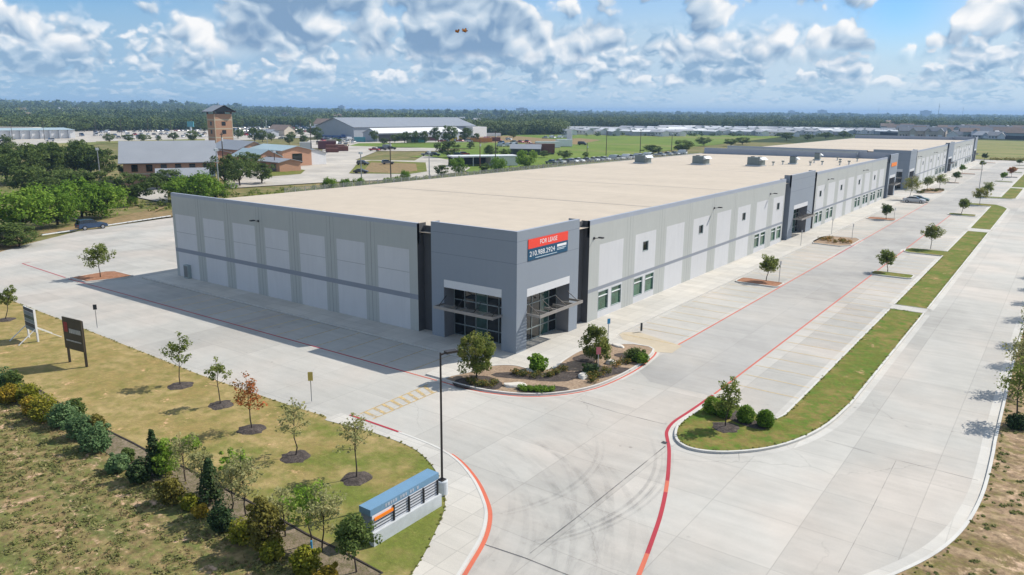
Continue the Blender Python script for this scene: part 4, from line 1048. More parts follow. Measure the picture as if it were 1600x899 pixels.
def sapling_meshes(seed, h=3.8, spread=0.95, trunk_h=1.25, r=0.045, nb=12, leafn=34, size=0.16, mat='leaf_sapling', bark='dark_bark', low=0.0, bare=0.0, dense=0.30):
    """young street tree: thin straight stem, upswept twigs, loose leaves in tufts"""
    rng = np.random.default_rng(seed); mb = MB()
    top = (rng.normal()*0.08*h, rng.normal()*0.08*h, h*0.95)
    stem = branch_pts((0, 0, 0), top, rng, 0.03, 6); mb.tube(stem, [r*(1-0.8*i/6) for i in range(7)], bark, 6)
    cs, rs = [], []
    for k in range(nb):
        f = 0.05+0.9*(k+rng.random())/nb; z0 = trunk_h+(h*0.9-trunk_h)*f*0.85
        a = k*2.4+rng.random()*0.7; L = spread*(0.55+0.6*rng.random())*(1.0-0.55*f)
        q = np.array(stem[min(6, int(z0/h*6))]); p0 = (q[0], q[1], z0)
        p1 = (q[0]+math.cos(a)*L, q[1]+math.sin(a)*L, z0+L*(0.45+0.5*rng.random())-low*L)
        bp = branch_pts(p0, p1, rng, 0.12, 3); mb.tube(bp, [r*0.35, r*0.28, r*0.2, r*0.1], bark, 4)
        if rng.random() < bare: continue
        for q in (0.55, 0.8, 1.0):
            c = np.array(p0)*(1-q)+np.array(p1)*q+rng.normal(size=3)*0.06; cs.append(c); rs.append(dense*(0.6+0.6*rng.random())*h/3.8)
    cs.append(np.array(top)); rs.append(dense*0.8*h/3.8)
    V, ti = leaves(cs, rs, leafn, size, rng, 0.9)
    return mb, V, ti, mat
def plant(name, label, cat, loc, meshes, group=None, rz=None, scale=None, bark_name='trunk', crown_name='crown'):
    mb, V, ti, mat = meshes; t = thing(name, label, cat, loc, random.uniform(0, 6.28) if rz is None else rz, group, scale)
    if mb is not None and mb.v: mb.build(bark_name, t)
    link(crown_name, quads_mesh(crown_name, V, ti, mat), t)
    return t
def bush_meshes(seed, w=1.2, h=1.0, n=12, leafn=110, size=0.13, mat='leaf_yellow', shell=0.6, stem=True, ragged=True):
    rng = np.random.default_rng(seed); cs, rs = [], []; mb = MB()
    for k in range(n):
        a = k*2.399+rng.random()*0.5; q = math.sqrt((k+0.5)/n); z = h*(0.28+0.50*(1-q*q)+0.12*rng.random())
        cs.append((math.cos(a)*q*w*0.36, math.sin(a)*q*w*0.36, z)); rs.append(w*0.24*((0.55+0.9*rng.random()) if ragged else 0.9))
        if stem and k % 2 == 0: mb.tube([(0, 0, 0), (cs[-1][0]*0.5, cs[-1][1]*0.5, z*0.55), cs[-1]], [0.03, 0.02, 0.008], 'dark_bark', 4)
    for k in range(n//2 if ragged else 0):                # sprigs that break the outline
        a = rng.random()*6.28; q = 0.30+0.22*rng.random(); cs.append((math.cos(a)*w*q, math.sin(a)*w*q, h*(0.35+0.70*rng.random()*(1-q*0.6)))); rs.append(w*0.09*(0.6+0.8*rng.random()))
    for k in range(max(6, n//2)):      # skirt of low growth down to the ground
        a = k*2*PI/max(6, n//2)+rng.random()*0.4; cs.append((math.cos(a)*w*0.27, math.sin(a)*w*0.27, h*0.20)); rs.append(w*0.20*(0.85+0.3*rng.random()))
    V, ti = leaves(cs, rs, leafn, size, rng, 0.85, shell=shell)
    V[:, :, 2] = np.maximum(V[:, :, 2], 0.02)
    return mb, V, ti, mat
def cone_meshes(seed, w=1.0, h=2.6, mat='leaf_conifer', leafn=70, size=0.14):
    rng = np.random.default_rng(seed); mb = MB(); mb.tube([(0, 0, 0), (0.02, 0, h*0.95)], [0.06, 0.015], 'dark_bark', 5); cs, rs = [], []
    n = 26
    for k in range(n):
        f = k/n; z = h*(0.07+0.88*f); a = k*2.4; q = w*0.5*(1-f)**0.8*0.65
        cs.append((math.cos(a)*q, math.sin(a)*q, z)); rs.append(0.08+w*0.26*(1-f)**0.8*(0.8+0.4*rng.random()))
    V, ti = leaves(cs, rs, leafn, size, rng, 1.1); V[:, :, 2] = np.maximum(V[:, :, 2], 0.02)
    return mb, V, ti, mat
def tree_meshes(seed, h=8.0, w=8.0, trunk=2.0, n=46, leafn=85, size=0.42, mat='leaf_oak', r=0.22, flat=0.72):
    """grown tree: limbs into a crown of many clumps with gaps"""
    rng = np.random.default_rng(seed); mb = MB(); cs, rs = [], []
    mb.tube(branch_pts((0, 0, 0), (rng.normal()*0.2, rng.normal()*0.2, h*0.6), rng, 0.05, 4), [r, r*0.85, r*0.65, r*0.4, r*0.15], 'dark_bark', 7)
    ch = h-trunk; cz = trunk+ch*0.46
    for k in range(n):
        d = rng.normal(size=3); d /= np.linalg.norm(d); q = 0.50+0.46*rng.random()
        lob = 1.0+0.20*math.sin(3*math.atan2(d[1], d[0])+seed)+0.12*math.sin(5*math.atan2(d[1], d[0])+2*seed)
        z = cz+d[2]*q*ch*0.5
        cs.append((d[0]*q*w*0.5*lob, d[1]*q*w*0.5*lob, z)); rs.append(w*0.135*(0.5+1.0*rng.random()))
        if k % 5 == 0: mb.tube(branch_pts((0, 0, trunk*(0.7+0.5*rng.random())), cs[-1], rng, 0.1, 3), [r*0.4, r*0.3, r*0.2, r*0.08], 'dark_bark', 5)
    V, ti = leaves(cs, rs, leafn, size, rng, flat); V[:, :, 2] = np.maximum(V[:, :, 2], 0.15)
    return mb, V, ti, mat
def at(px, py, z=0.0): p = G(px, py, z); return (p[0], p[1], z)

# lawn trees, each in a ring of mulch
def mulch_ring(loc, r=1.05, label=None):
    mb = MB(); n = 20; rr = random.Random(int(loc[0]*17))
    o_ = [(r*(1+rr.uniform(-.16, .16))*math.cos(2*PI*k/n), r*(1+rr.uniform(-.16, .16))*math.sin(2*PI*k/n)) for k in range(n)]
    i_ = [(x*0.55, y*0.55) for x, y in o_]
    for k in range(n):
        a, b = k, (k+1) % n
        mb.poly([(*o_[a], 0), (*o_[b], 0), (*i_[b], 0.11), (*i_[a], 0.11)], 'mulch')
    mb.poly([(x, y, 0.11) for x, y in i_], 'mulch')
    o = mb.build('mulch_ring', None, loc=loc); o['kind'] = 'structure'
LZ = 0.11
lt = [
 (8, 500, dict(seed=3, h=3.4, spread=0.9, leafn=40, mat='leaf_sapling'), 'young green tree at the far left end of the lawn beside the drive'),
 (282, 603, dict(seed=21, h=4.1, spread=1.15, nb=11, leafn=24, mat='leaf_sapling', low=-0.1), 'young lawn tree leaning right, between the brown board and the half-bare tree'),
 (345, 633, dict(seed=33, h=3.5, spread=0.95, nb=10, leafn=24, mat='leaf_sapling', bare=0.35), 'half-bare young lawn tree just left of the red-leaved tree'),
 (394, 671, dict(seed=9, h=3.9, spread=1.05, nb=14, leafn=20, mat='leaf_autumn', low=0.15, trunk_h=1.1, size=0.14, dense=0.34), 'young lawn tree with orange and red autumn leaves'),
 (462, 714, dict(seed=14, h=3.6, spread=1.2, nb=15, leafn=13, mat='leaf_pale', low=0.1), 'thin pale-leaved lawn tree between the red-leaved tree and the crosswalk corner'),
 (557, 748, dict(seed=17, h=3.8, spread=1.25, nb=15, leafn=13, mat='leaf_pale', low=0.0, trunk_h=1.5), 'thin pale-leaved lawn tree nearest the low blue-capped sign wall')]
for px, py, kw, lab in lt:
    l = at(px, py, LZ); plant('lawn_tree', lab, 'tree', l, sapling_meshes(**kw), 'young trees on the lawn'); mulch_ring((l[0], l[1], LZ+0.004), 0.88)

# shrubs and small trees along the gravel bed
sh = [  # px, py, kind, args, name, label
 (6, 606, 'b', dict(w=1.7, h=1.4, mat='leaf_bluegreen'), 'shrub', 'blue-green shrub cut by the left edge of the photo'),
 (21, 606, 'b', dict(w=1.6, h=1.3, mat='leaf_oak'), 'shrub', 'dark round shrub under the shadow of the brown board'),
 (16, 628, 'b', dict(w=1.5, h=1.2, mat='leaf_gold'), 'shrub', 'golden-orange shrub in front of the dark round one, at the far left'),
 (45, 628, 'b', dict(w=1.6, h=1.4, mat='leaf_yellow'), 'shrub', 'yellow-green shrub between the golden shrub and the large yellow-green one'),
 (50, 646, 'b', dict(w=1.3, h=1.2, mat='leaf_gold'), 'shrub', 'small gold-tipped shrub leaning on the large yellow-green one'),
 (71, 656, 'b', dict(w=1.8, h=1.7, mat='leaf_yellow', n=16), 'shrub', 'large yellow-green shrub next to the blue-green clump'),
 (100, 664, 'b', dict(w=1.9, h=1.5, mat='leaf_bluegreen', n=16), 'shrub', 'blue-green shrub at the upper end of the silvery clump'),
 (118, 652, 'b', dict(w=1.3, h=1.3, mat='leaf_oak'), 'shrub', 'dark green shrub behind the silvery blue-green clump'),
 (126, 682, 'b', dict(w=1.8, h=1.4, mat='leaf_bluegreen', n=16), 'shrub', 'silvery blue-green shrub in the middle of its clump'),
 (151, 702, 'b', dict(w=2.0, h=1.5, mat='leaf_bluegreen', n=16), 'shrub', 'silvery blue-green shrub at the lower end of its clump'),
 (154, 678, 'b', dict(w=1.2, h=1.3, mat='leaf_olive'), 'shrub', 'small dark olive shrub on the edging beside the silvery clump'),
 (184, 735, 'b', dict(w=1.4, h=0.9, mat='leaf_bluegreen'), 'shrub', 'low green shrub alone on the gravel left of the conifer'),
 (200, 722, 'b', dict(w=0.8, h=0.9, mat='leaf_oak'), 'shrub', 'little dark shrub behind the low one on the gravel'),
 (218, 752, 'b', dict(w=1.3, h=1.3, mat='leaf_conifer'), 'shrub', 'dark shrub at the foot of the left conifer'),
 (243, 742, 'c', dict(w=1.1, h=2.9), 'conifer', 'slim dark conifer at the left of the planted bed'),
 (259, 740, 'b', dict(w=1.6, h=2.2, mat='leaf_fresh', n=16), 'shrub', 'fresh green bush growing against the left conifer'),
 (298, 701, 'b', dict(w=1.1, h=0.8, mat='leaf_fresh'), 'shrub', 'bright green low bush on the grass above the planted bed'),
 (267, 784, 'b', dict(w=1.5, h=1.5, mat='leaf_olive'), 'shrub', 'dark olive bush at the field edge below the left conifer'),
 (297, 794, 'b', dict(w=0.95, h=0.8, mat='leaf_yellow'), 'shrub', 'small bright yellow-green bush between two dark ones at the field edge'),
 (315, 806, 'b', dict(w=0.8, h=0.6, mat='leaf_gold'), 'shrub', 'tiny gold shrub in front of the thick conifer'),
 (330, 784, 'c', dict(w=1.35, h=2.6, leafn=90), 'conifer', 'thick dark conifer in the middle of the planted bed'),
 (347, 828, 'b', dict(w=1.25, h=1.4, mat='leaf_conifer'), 'shrub', 'dark upright bush below the thick conifer'),
 (380, 846, 'b', dict(w=1.25, h=1.1, mat='leaf_yellow'), 'shrub', 'rounded yellow-green bush left of the tall olive shrub'),
 (416, 862, 'b', dict(w=1.65, h=2.9, mat='leaf_olive', n=26), 'shrub', 'tall olive-brown shrub, the bulkiest of the planted bed'),
 (425, 872, 'b', dict(w=1.2, h=1.0, mat='leaf_yellow'), 'shrub', 'low green bush at the foot of the tall olive shrub'),
 (478, 893, 'b', dict(w=1.3, h=1.25, mat='leaf_yellow', n=16), 'shrub', 'yellow-green bush near the bottom edge, in front of the bright-topped trees'),
 (512, 916, 'b', dict(w=1.2, h=0.9, mat='leaf_gold'), 'shrub', 'golden bush cut by the bottom edge of the photo'),
 (290, 752, 's', dict(h=2.9, spread=1.2, nb=18, leafn=24, mat='leaf_pale', trunk_h=0.5, size=0.10, bark='bark'), 'wispy_tree', 'wispy pale tree between the two conifers'),
 (312, 768, 's', dict(h=2.6, spread=0.9, nb=16, leafn=18, mat='leaf_pale', trunk_h=0.5, size=0.12), 'wispy_tree', 'wispy pale tree touching the left side of the thick conifer'),
 (362, 800, 's', dict(h=2.9, spread=1.0, nb=18, leafn=18, mat='leaf_pale', trunk_h=0.7, size=0.12), 'wispy_tree', 'wispy pale tree just right of the thick conifer'),
 (384, 806, 's', dict(h=3.6, spread=1.1, nb=18, leafn=20, mat='leaf_pale', trunk_h=0.7, size=0.13), 'wispy_tree', 'taller wispy tree with a dark stem behind the rounded yellow bush'),
 (372, 766, 's', dict(h=2.2, spread=1.2, nb=14, leafn=36, mat='leaf_fresh', trunk_h=0.8, size=0.13), 'wispy_tree', 'bright green spreading tree behind the pale wispy ones'),
 (486, 850, 's', dict(h=3.1, spread=1.25, nb=20, leafn=22, mat='leaf_fresh', trunk_h=1.0, size=0.13), 'wispy_tree', 'loose bright-topped tree left of the sign wall, the one farther left'),
 (503, 862, 's', dict(h=3.4, spread=1.3, nb=20, leafn=22, mat='leaf_pale', trunk_h=1.0, size=0.13), 'wispy_tree', 'loose tree with pale lower leaves nearest the sign wall'),
 (446, 838, 's', dict(h=2.6, spread=1.0, nb=16, leafn=16, mat='leaf_pale', trunk_h=0.6, size=0.12), 'wispy_tree', 'wispy pale tree right behind the tall olive shrub'),
 (557, 894, 's', dict(h=2.9, spread=1.0, nb=18, leafn=42, mat='leaf_oak', trunk_h=0.75, size=0.15, dense=0.36), 'small_tree', 'dark green small tree in front of the end of the sign wall'),
]
mk = {'b': bush_meshes, 'c': cone_meshes, 's': sapling_meshes}
for i, (px, py, k, kw, nm, lab) in enumerate(sh):
    cat = {'b': 'shrub', 'c': 'conifer', 's': 'tree'}[k]
    plant(nm, lab, cat, at(px, py, 0.085), mk[k](40+i, **kw), 'plants along the gravel bed', bark_name='stem' if k == 'b' else 'trunk', crown_name='foliage' if k == 'b' else 'crown')

# corner bed
plant('crape_tree', 'bushy round tree at the left end of the corner bed, by the crosswalk', 'tree', at(745, 592, 0.13), (lambda m: m)(tree_meshes(5, h=3.7, w=2.9, trunk=0.55, n=44, leafn=170, size=0.15, mat='leaf_rust_tip', r=0.06, flat=1.25)))
plant('crape_tree', 'bushy tree with rusty tips near the street end of the corner bed', 'tree', at(932, 567, 0.13), tree_meshes(8, h=3.3, w=2.6, trunk=0.35, n=40, leafn=160, size=0.15, mat='leaf_rust_tip', r=0.05, flat=1.15))
plant('shrub', 'fresh green leafy shrub in the middle of the corner bed', 'shrub', at(840, 578, 0.13), bush_meshes(77, w=1.5, h=1.35, mat='leaf_fresh', n=14, size=0.17), bark_name='stem', crown_name='foliage')
plant('shrub', 'wide dark green clump at the far tip of the corner bed', 'shrub', at(992, 562, 0.13), bush_meshes(78, w=1.7, h=0.85, mat='leaf_oak', n=16), bark_name='stem', crown_name='foliage')
plant('shrub', 'smaller bright clump beside the wide one at the far tip of the corner bed', 'shrub', at(1002, 566, 0.13), bush_meshes(79, w=1.2, h=0.7, mat='leaf_bright', n=12), bark_name='stem', crown_name='foliage')
plant('shrub', 'dark clump in the shade under the rusty-tipped tree', 'shrub', at(922, 583, 0.13), bush_meshes(80, w=1.3, h=0.7, mat='leaf_conifer', n=12), bark_name='stem', crown_name='foliage')
def planted(name, label, pts, mat, hgt, size, n, seed, z=0.13):
    """low bedding that reads as one mass"""
    rng = np.random.default_rng(seed); cs = []
    for px, py, r in pts:
        c = G(px, py, z)
        for k in range(n): a = rng.random()*6.28; q = math.sqrt(rng.random())*r; cs.append((c[0]+math.cos(a)*q, c[1]+math.sin(a)*q*0.8, z+hgt*0.55))
    V, ti = leaves(cs, np.full(len(cs), hgt*0.6), 26, size, rng, 0.9); V[:, :, 2] = np.maximum(V[:, :, 2], z+0.01)
    o = link(name, quads_mesh(name, V, ti, mat)); o['kind'] = 'stuff'; return o
planted('bedding_plants', '', [(735, 598, .5), (748, 602, .5), (762, 603, .5), (772, 600, .4), (808, 584, .4), (820, 587, .4), (838, 589, .5), (856, 588, .4), (868, 584, .4), (880, 579, .4), (922, 590, .5), (936, 588, .4), (948, 582, .4), (962, 572, .5), (975, 567, .5), (928, 597, .4)], 'flower_mix', 0.42, 0.12, 9, 91)
planted('ground_cover', '', [(818, 609, .5), (832, 610, .5), (846, 611, .5), (858, 610, .4)], 'leaf_bright', 0.34, 0.12, 16, 92)
planted('bedding_plants', '', [(1284, 375, .8), (1296, 374, .8), (1312, 377, .8), (1322, 380, 1.0), (1300, 379, .8)], 'flower_mix', 0.5, 0.16, 10, 93)
planted('bedding_plants', '', [(1440, 302, 1.0), (1446, 299, 1.0), (1460, 299, 1.2), (1470, 298, 1.2)], 'flower_mix', 0.6, 0.25, 8, 94)
def rock(px, py, s, label, seed, z=0.12):
    rng = random.Random(seed); me = bpy.data.meshes.new('boulder'); bm = bmesh.new(); bmesh.ops.create_icosphere(bm, subdivisions=3, radius=1)
    import mathutils
    for v in bm.verts:
        n = mathutils.noise.noise(v.co*1.3+Vector((seed, 0, 0))); n2 = mathutils.noise.noise(v.co*3.1+Vector((0, seed, 0)))
        v.co *= 1+0.28*n+0.10*n2; v.co.z = min(v.co.z, 0.62)
    bm.to_mesh(me); bm.free(); me.materials.append(MATS['limestone'])
    o = link('boulder', me, None, at(px, py, z)); o.scale = (s[0], s[1], s[2]); o.rotation_euler = (0, 0, rng.uniform(0, 3)); tag(o, label, 'boulder', 'limestone boulders of the corner bed')
import bmesh
rock(806, 603, (0.95, 0.45, 0.30), 'long flat pale boulder at the front of the corner bed', 3)
rock(912, 589, (0.62, 0.45, 0.40), 'pale boulder below the rusty-tipped tree', 5)
rock(953, 568, (0.42, 0.35, 0.50), 'upright pale boulder right of the small white sign', 8)
rock(832, 578, (0.7, 0.4, 0.22), 'low pale boulder behind the fresh green shrub', 12)
rock(966, 541, (0.7, 0.35, 0.22), 'tan boulder on the walkway side of the far tip of the corner bed', 15)

# right-hand grass island: ball shrubs and a sapling
for i, (px, py, w, lab) in enumerate([(1112, 645, 1.35, 'clipped ball shrub partly hidden left behind the island sapling'), (1131, 651, 1.3, 'clipped ball shrub directly behind the island sapling'), (1165, 659, 1.3, 'clipped ball shrub second from the right on the grass island'), (1195, 666, 1.3, 'clipped ball shrub farthest right on the grass island')]):
    plant('ball_shrub', lab, 'shrub', at(px, py, 0.12), bush_meshes(110+i, w=w*0.92, h=1.18, ragged=False, n=26, leafn=120, size=0.10, mat='leaf_bright' if i != 3 else 'leaf_bright', shell=0.75), 'clipped ball shrubs on the grass island', bark_name='stem', crown_name='foliage')
l = at(1133, 668, 0.12); plant('island_tree', 'slender sapling in front of the ball shrubs on the grass island', 'tree', l, sapling_meshes(51, h=3.6, spread=0.85, nb=18, leafn=22, mat='leaf_sapling', trunk_h=0.9, low=0.1)); mulch_ring((l[0], l[1], 0.126), 0.9)

# trees in the parking islands
def isl_tree(px, py, h, mat, label, seed, w=0.62, leafn=36, loc=None, size=0.2):
    l = at(px, py, 0.12) if loc is None else loc
    return plant('island_tree', label, 'tree', l, sapling_meshes(seed, h=h, spread=h*0.40*w/0.62, nb=20, leafn=leafn, size=size, mat=mat, trunk_h=h*0.28, r=0.055, dense=0.40*3.8/h*h/3.3), 'trees in the parking islands')
for i, (px, py, h, mt, lab) in enumerate([
 (157, 433, 4.0, 'leaf_sapling', 'round young tree on the reddish island off the warehouse corner'),
 (1197, 439, 3.1, 'leaf_sapling', 'small tree on the terracotta island nearest the lease banner'),
 (1387, 425, 2.9, 'leaf_sapling', 'small dense tree on the first narrow grass finger from the camera'),
 (1454, 389, 3.9, 'leaf_rust_tip', 'taller rust-tipped tree on the second narrow grass finger'),
 (1384.5, 342.5, 2.9, 'leaf_oak', 'small tree on the terracotta island before the parked silver car'),
 (1502, 334, 3.2, 'leaf_sapling', 'rounded tree on the narrow grass finger before the side entrance'),
 (1531, 320, 3.9, 'leaf_rust_tip', 'brownish tree at the near side of the side entrance'),
 (1543, 308, 3.8, 'leaf_sapling', 'slim green tree at the far side of the side entrance'),
 (1566, 282, 2.6, 'leaf_bright', 'small green tree in the right-hand row past the far lamp'),
 (1580, 277, 3.4, 'leaf_autumn', 'reddish thin tree in the right-hand row past the far lamp'),
 (1592, 259, 2.6, 'leaf_oak', 'dark low tree at the right edge before the far meadow'),
 (1420, 312, 5.6, 'leaf_rust_tip', 'tall brownish tree behind the parked silver car'),
 (1448, 299, 4.1, 'leaf_sapling', 'left of the two round trees at the far warehouse corner'),
 (1468, 297, 4.4, 'leaf_sapling', 'right of the two round trees at the far warehouse corner'),
 (1492, 285, 3.4, 'leaf_oak', 'small tree on the island past the two round trees'),
 (1503, 271, 3.0, 'leaf_bright', 'small tree on the reddish island along the far warehouse'),
 (1533, 262, 2.8, 'leaf_sapling', 'small tree in line with the top of the far lamp'),
 (1538, 252, 3.6, 'leaf_conifer', 'dark tree where the far parking ends at the meadow')]):
    isl_tree(px, py, h, mt, lab, 200+i, w=0.66)
# street trees on the verge to the right: their shadows fall on the road
vt = [G(*p) for p in [(1532, 673), (1538, 620), (1549, 571), (1556, 541), (1572, 499), (1580, 475), (1589, 453), (1598, 436)]]
for i, p in enumerate(vt):
    x, y = p[0]+1.7, p[1]+3.1
    mt = ['leaf_sapling', 'leaf_pale', 'leaf_sapling', 'leaf_pale'][i % 4]; ms = sapling_meshes(300+i, h=[4.5, 4.3, 4.4, 4.2][i % 4], spread=1.45, nb=20, leafn=19, size=0.17, mat=mt, trunk_h=1.2, r=0.06, dense=0.40)
    plant('verge_tree', ['street tree nearest the camera along the right-hand road', 'second street tree from the camera along the right-hand road', 'third street tree from the camera along the right-hand road', 'fourth street tree from the camera along the right-hand road', 'fifth street tree from the camera along the right-hand road', 'sixth street tree from the camera along the right-hand road', 'seventh street tree from the camera along the right-hand road', 'farthest street tree along the right-hand road'][i], 'tree', (max(x, 35.3), y, 0.13), ms, 'street trees on the right-hand verge')
plant('shrub', 'dark low bush on the dry verge under the nearest street tree', 'shrub', at(1589, 668, 0.13), bush_meshes(130, w=1.5, h=0.9, mat='leaf_conifer'), bark_name='stem', crown_name='foliage')

# grass tufts: nobody could count them
def tufts(name, region_fn, n, hgt, z, mat, seed, blades=3, clump=True):
    rng = np.random.default_rng(seed); P = []
    while len(P) < n:
        q = region_fn(rng)
        if q is not None: P.append(q)
    P = np.array(P); m_ = n*blades; idx = np.repeat(np.arange(n), blades)
    a = rng.random(m_)*6.28; hh = hgt*(0.4+rng.random(m_)); w = hh*0.35+0.03
    base = np.stack([P[idx, 0]+rng.normal(size=m_)*hgt*0.5, P[idx, 1]+rng.normal(size=m_)*hgt*0.5, np.full(m_, z)], 1)
    d = np.stack([np.cos(a), np.sin(a), np.zeros(m_)], 1); lean = np.stack([rng.normal(size=m_)*0.45, rng.normal(size=m_)*0.45, np.ones(m_)], 1)*hh[:, None]
    V = np.stack([base-d*w[:, None]/2, base+d*w[:, None]/2, base+lean+d*w[:, None]*0.15, base+lean-d*w[:, None]*0.15], 1)
    ti = np.clip(0.5*rng.random(n)[idx]+0.5*rng.random(m_), 0, 1)
    o = link(name, quads_mesh(name, V, ti, mat)); o['kind'] = 'stuff'; return o
def in_poly(poly):
    xs = np.array([p[0] for p in poly]); ys = np.array([p[1] for p in poly])
    def f(x, y):
        c = False; j = len(xs)-1
        for i in range(len(xs)):
            if (ys[i] > y) != (ys[j] > y) and x < (xs[j]-xs[i])*(y-ys[i])/(ys[j]-ys[i])+xs[i]: c = not c
            j = i
        return c
    return f
from mathutils import noise as mn
fld = in_poly(bed_lo+[(18, -40), (12, -50), (-45, -50), (-60, -35)])
def reg_field(rng):
    x, y = rng.uniform(-40, 17), rng.uniform(-46, -28)
    if not fld(x, y): return None
    v = mn.noise(Vector((x*0.5, y*0.5, 0)))+0.5*mn.noise(Vector((x*1.7, y*1.7, 3)))
    return (x, y) if v > rng.uniform(-0.55, 0.35) else None
tufts('field_grass', reg_field, 6000, 0.085, 0.06, 'grass_blade', 1, 4)
lw = in_poly(lawn_edge+walk_in+bed_hi[::-1])
def reg_lawn(rng):
    x, y = rng.uniform(-50, 16), rng.uniform(-34, -18)
    if not lw(x, y): return None
    return (x, y) if mn.noise(Vector((x*0.35, y*0.35, 5))) > rng.uniform(-0.5, 0.5) else None
pass
vr = in_poly([(p[0], p[1]) for p in verge_in]+[(21.5, -50), (70, -50), (70, 366)])
def reg_verge(rng):
    x, y = rng.uniform(21, 46), rng.uniform(-44, 40)
    if not vr(x, y): return None
    return (x, y) if mn.noise(Vector((x*0.4, y*0.4, 9))) > rng.uniform(-0.4, 0.5) else None
def weeds(name, reg, n, z, mat, seed, r0, r1):
    rng = np.random.default_rng(seed); cs, rs = [], []
    while len(cs) < n:
        q = reg(rng)
        if q is None: continue
        r = rng.uniform(r0, r1); cs.append((q[0], q[1], z+r*0.15)); rs.append(r)
    V, ti = leaves(cs, rs, 26, 0.13, rng, 0.5, up=1.3); V[:, :, 2] = np.maximum(V[:, :, 2], z+0.008)
    o = link(name, quads_mesh(name, V, ti, mat)); o['kind'] = 'stuff'
weeds('field_weeds', reg_field, 2600, 0.06, 'field_weed', 4, 0.10, 0.34)
weeds('verge_weeds', reg_verge, 1800, 0.13, 'field_weed', 5, 0.06, 0.20)
def edge_grass(lines, z, seed):
    rng = np.random.default_rng(seed); cs, rs = [], []
    for pts in lines:
        for a, b in zip(pts, pts[1:]):
            L = math.hypot(b[0]-a[0], b[1]-a[1])
            if L > 60 and a[1] > 120: continue
            for k in range(int(L*2.2)+(rng.random() < (L*2.2) % 1)):
                f = rng.random(); r = rng.uniform(0.03, 0.09); cs.append((a[0]+(b[0]-a[0])*f+rng.normal()*0.05, a[1]+(b[1]-a[1])*f+rng.normal()*0.05, z+0.03)); rs.append(r)
    V, ti = leaves(cs, rs, 14, 0.08, rng, 0.5, up=1.3); V[:, :, 2] = np.maximum(V[:, :, 2], z)
    o = link('edge_grass', quads_mesh('edge_grass', V, ti, 'grass_green')); o['kind'] = 'stuff'
edge_grass([offset(lawn_edge[1:], -0.06), walk_in, offset(isl+isl[:1], 0.15), [(22.56, 39.3), (22.56, 75.5)], [(25.44, 39.3), (25.44, 106)], offset(kerb_e, 0.36)], 0.13, 6)
# ------------------------------------------------------------------ sign wall, lamps, boards, small signs
sw = thing('sign_wall', 'low monument sign wall with a blue cap and orange tenant strip', 'sign wall', (0, 0, 0))
X0, X1, SY0, SY1 = 10.95, 11.62, -27.85, -23.15
b = MB(); b.box(X0-0.06, X1+0.22, SY0-0.06, SY1+0.06, 0.1, 0.78, 'sign_base'); b.build('base', sw)
b = MB(); b.box(X0, X1, SY0, SY1, 0.78, 1.62, 'sign_side'); b.build('core', sw)
b = MB(); b.box(X1+0.002, X1+0.05, SY0+0.03, SY1-0.03, 0.80, 1.60, 'sign_face'); b.build('face_panel', sw)
b = MB(); b.box(X0-0.06, X1+0.045, SY0-0.06, SY1+0.06, 1.62, 1.95, 'cap_blue'); b.build('cap', sw)
b = MB()
for k in range(4):
    z = 0.92+0.155*k
    y0 = SY0+1.45 if k == 3 else SY0+0.05
    b.box(X1+0.06, X1+0.082, y0, SY1-0.05, z-0.013, z+0.013, 'unit_dark')
b.box(X1+0.06, X1+0.082, SY0+1.45, SY1-0.05, 0.92+0.155*4-0.013, 0.92+0.155*4+0.013, 'black_metal'); b.build('rail', sw)
for k in range(4):
    y = SY0+1.42+k*1.06; b = MB(); b.box(X1+0.055, X1+0.13, y-0.035, y+0.035, 0.80, 1.60, 'black_metal'); b.build('post', sw)
b = MB(); b.box(X1+0.09, X1+0.125, SY0+0.12, SY0+1.36, 1.34, 1.50, 'sign_orange'); b.build('tenant_strip', sw)
b = MB()
rr = random.Random(4); y = SY0+0.9
while y < SY1-1.4:
    w = rr.choice([0.10, 0.13, 0.16]); b.box(X1+0.047, X1+0.056, y, y+w, 1.70, 1.86, 'cap_lettering'); y += w+(0.05 if rr.random() < 0.8 else 0.22)
b.build('lettering', sw)

def lamp(x, y, z, h, label, col_='dark_bronze', arm=(1, 0), base=True):
    t = thing('street_lamp', label, 'street lamp', (x, y, z))
    if base: b = MB(); b.tube([(0, 0, 0), (0, 0, 0.78), (0, 0, 0.82)], [0.31, 0.31, 0.27], 'sign_base', 18); b.build('footing', t)
    b = MB(); z0 = 0.82 if base else 0; b.box(-0.17, 0.17, -0.17, 0.17, z0, z0+0.05, col_); b.tube([(0, 0, z0+0.05), (0, 0, h)], [0.085, 0.065], col_, 4); b.build('pole', t)
    b = MB(); a = math.atan2(arm[1], arm[0]); b.bar((0, 0, h-0.12), (0.35*math.cos(a), 0.35*math.sin(a), h-0.05), 0.07, 0.07, col_)
    cx, cy = 0.62*math.cos(a), 0.62*math.sin(a); b.box(cx-0.33, cx+0.33, cy-0.17, cy+0.17, h-0.10, h+0.02, col_, rot=a, about=(cx, cy)); b.build('lamp_head', t)
    return t
p = G(691, 775); lamp(p[0], p[1], 0.12, 7.95, 'tall dark bronze street lamp behind the blue-capped sign wall', arm=(0.35, 0.94))
p = G(1527, 300.5); lamp(p[0]+0.3, p[1], 0.0, 8.0, 'distant street lamp in the car park beyond the side entrance', 'galvanised', arm=(1, 0))
lamp(22.9+1.1, 300, 0.12, 8.0, 'distant street lamp at the right edge by the far meadow', 'galvanised', arm=(-1, 0))

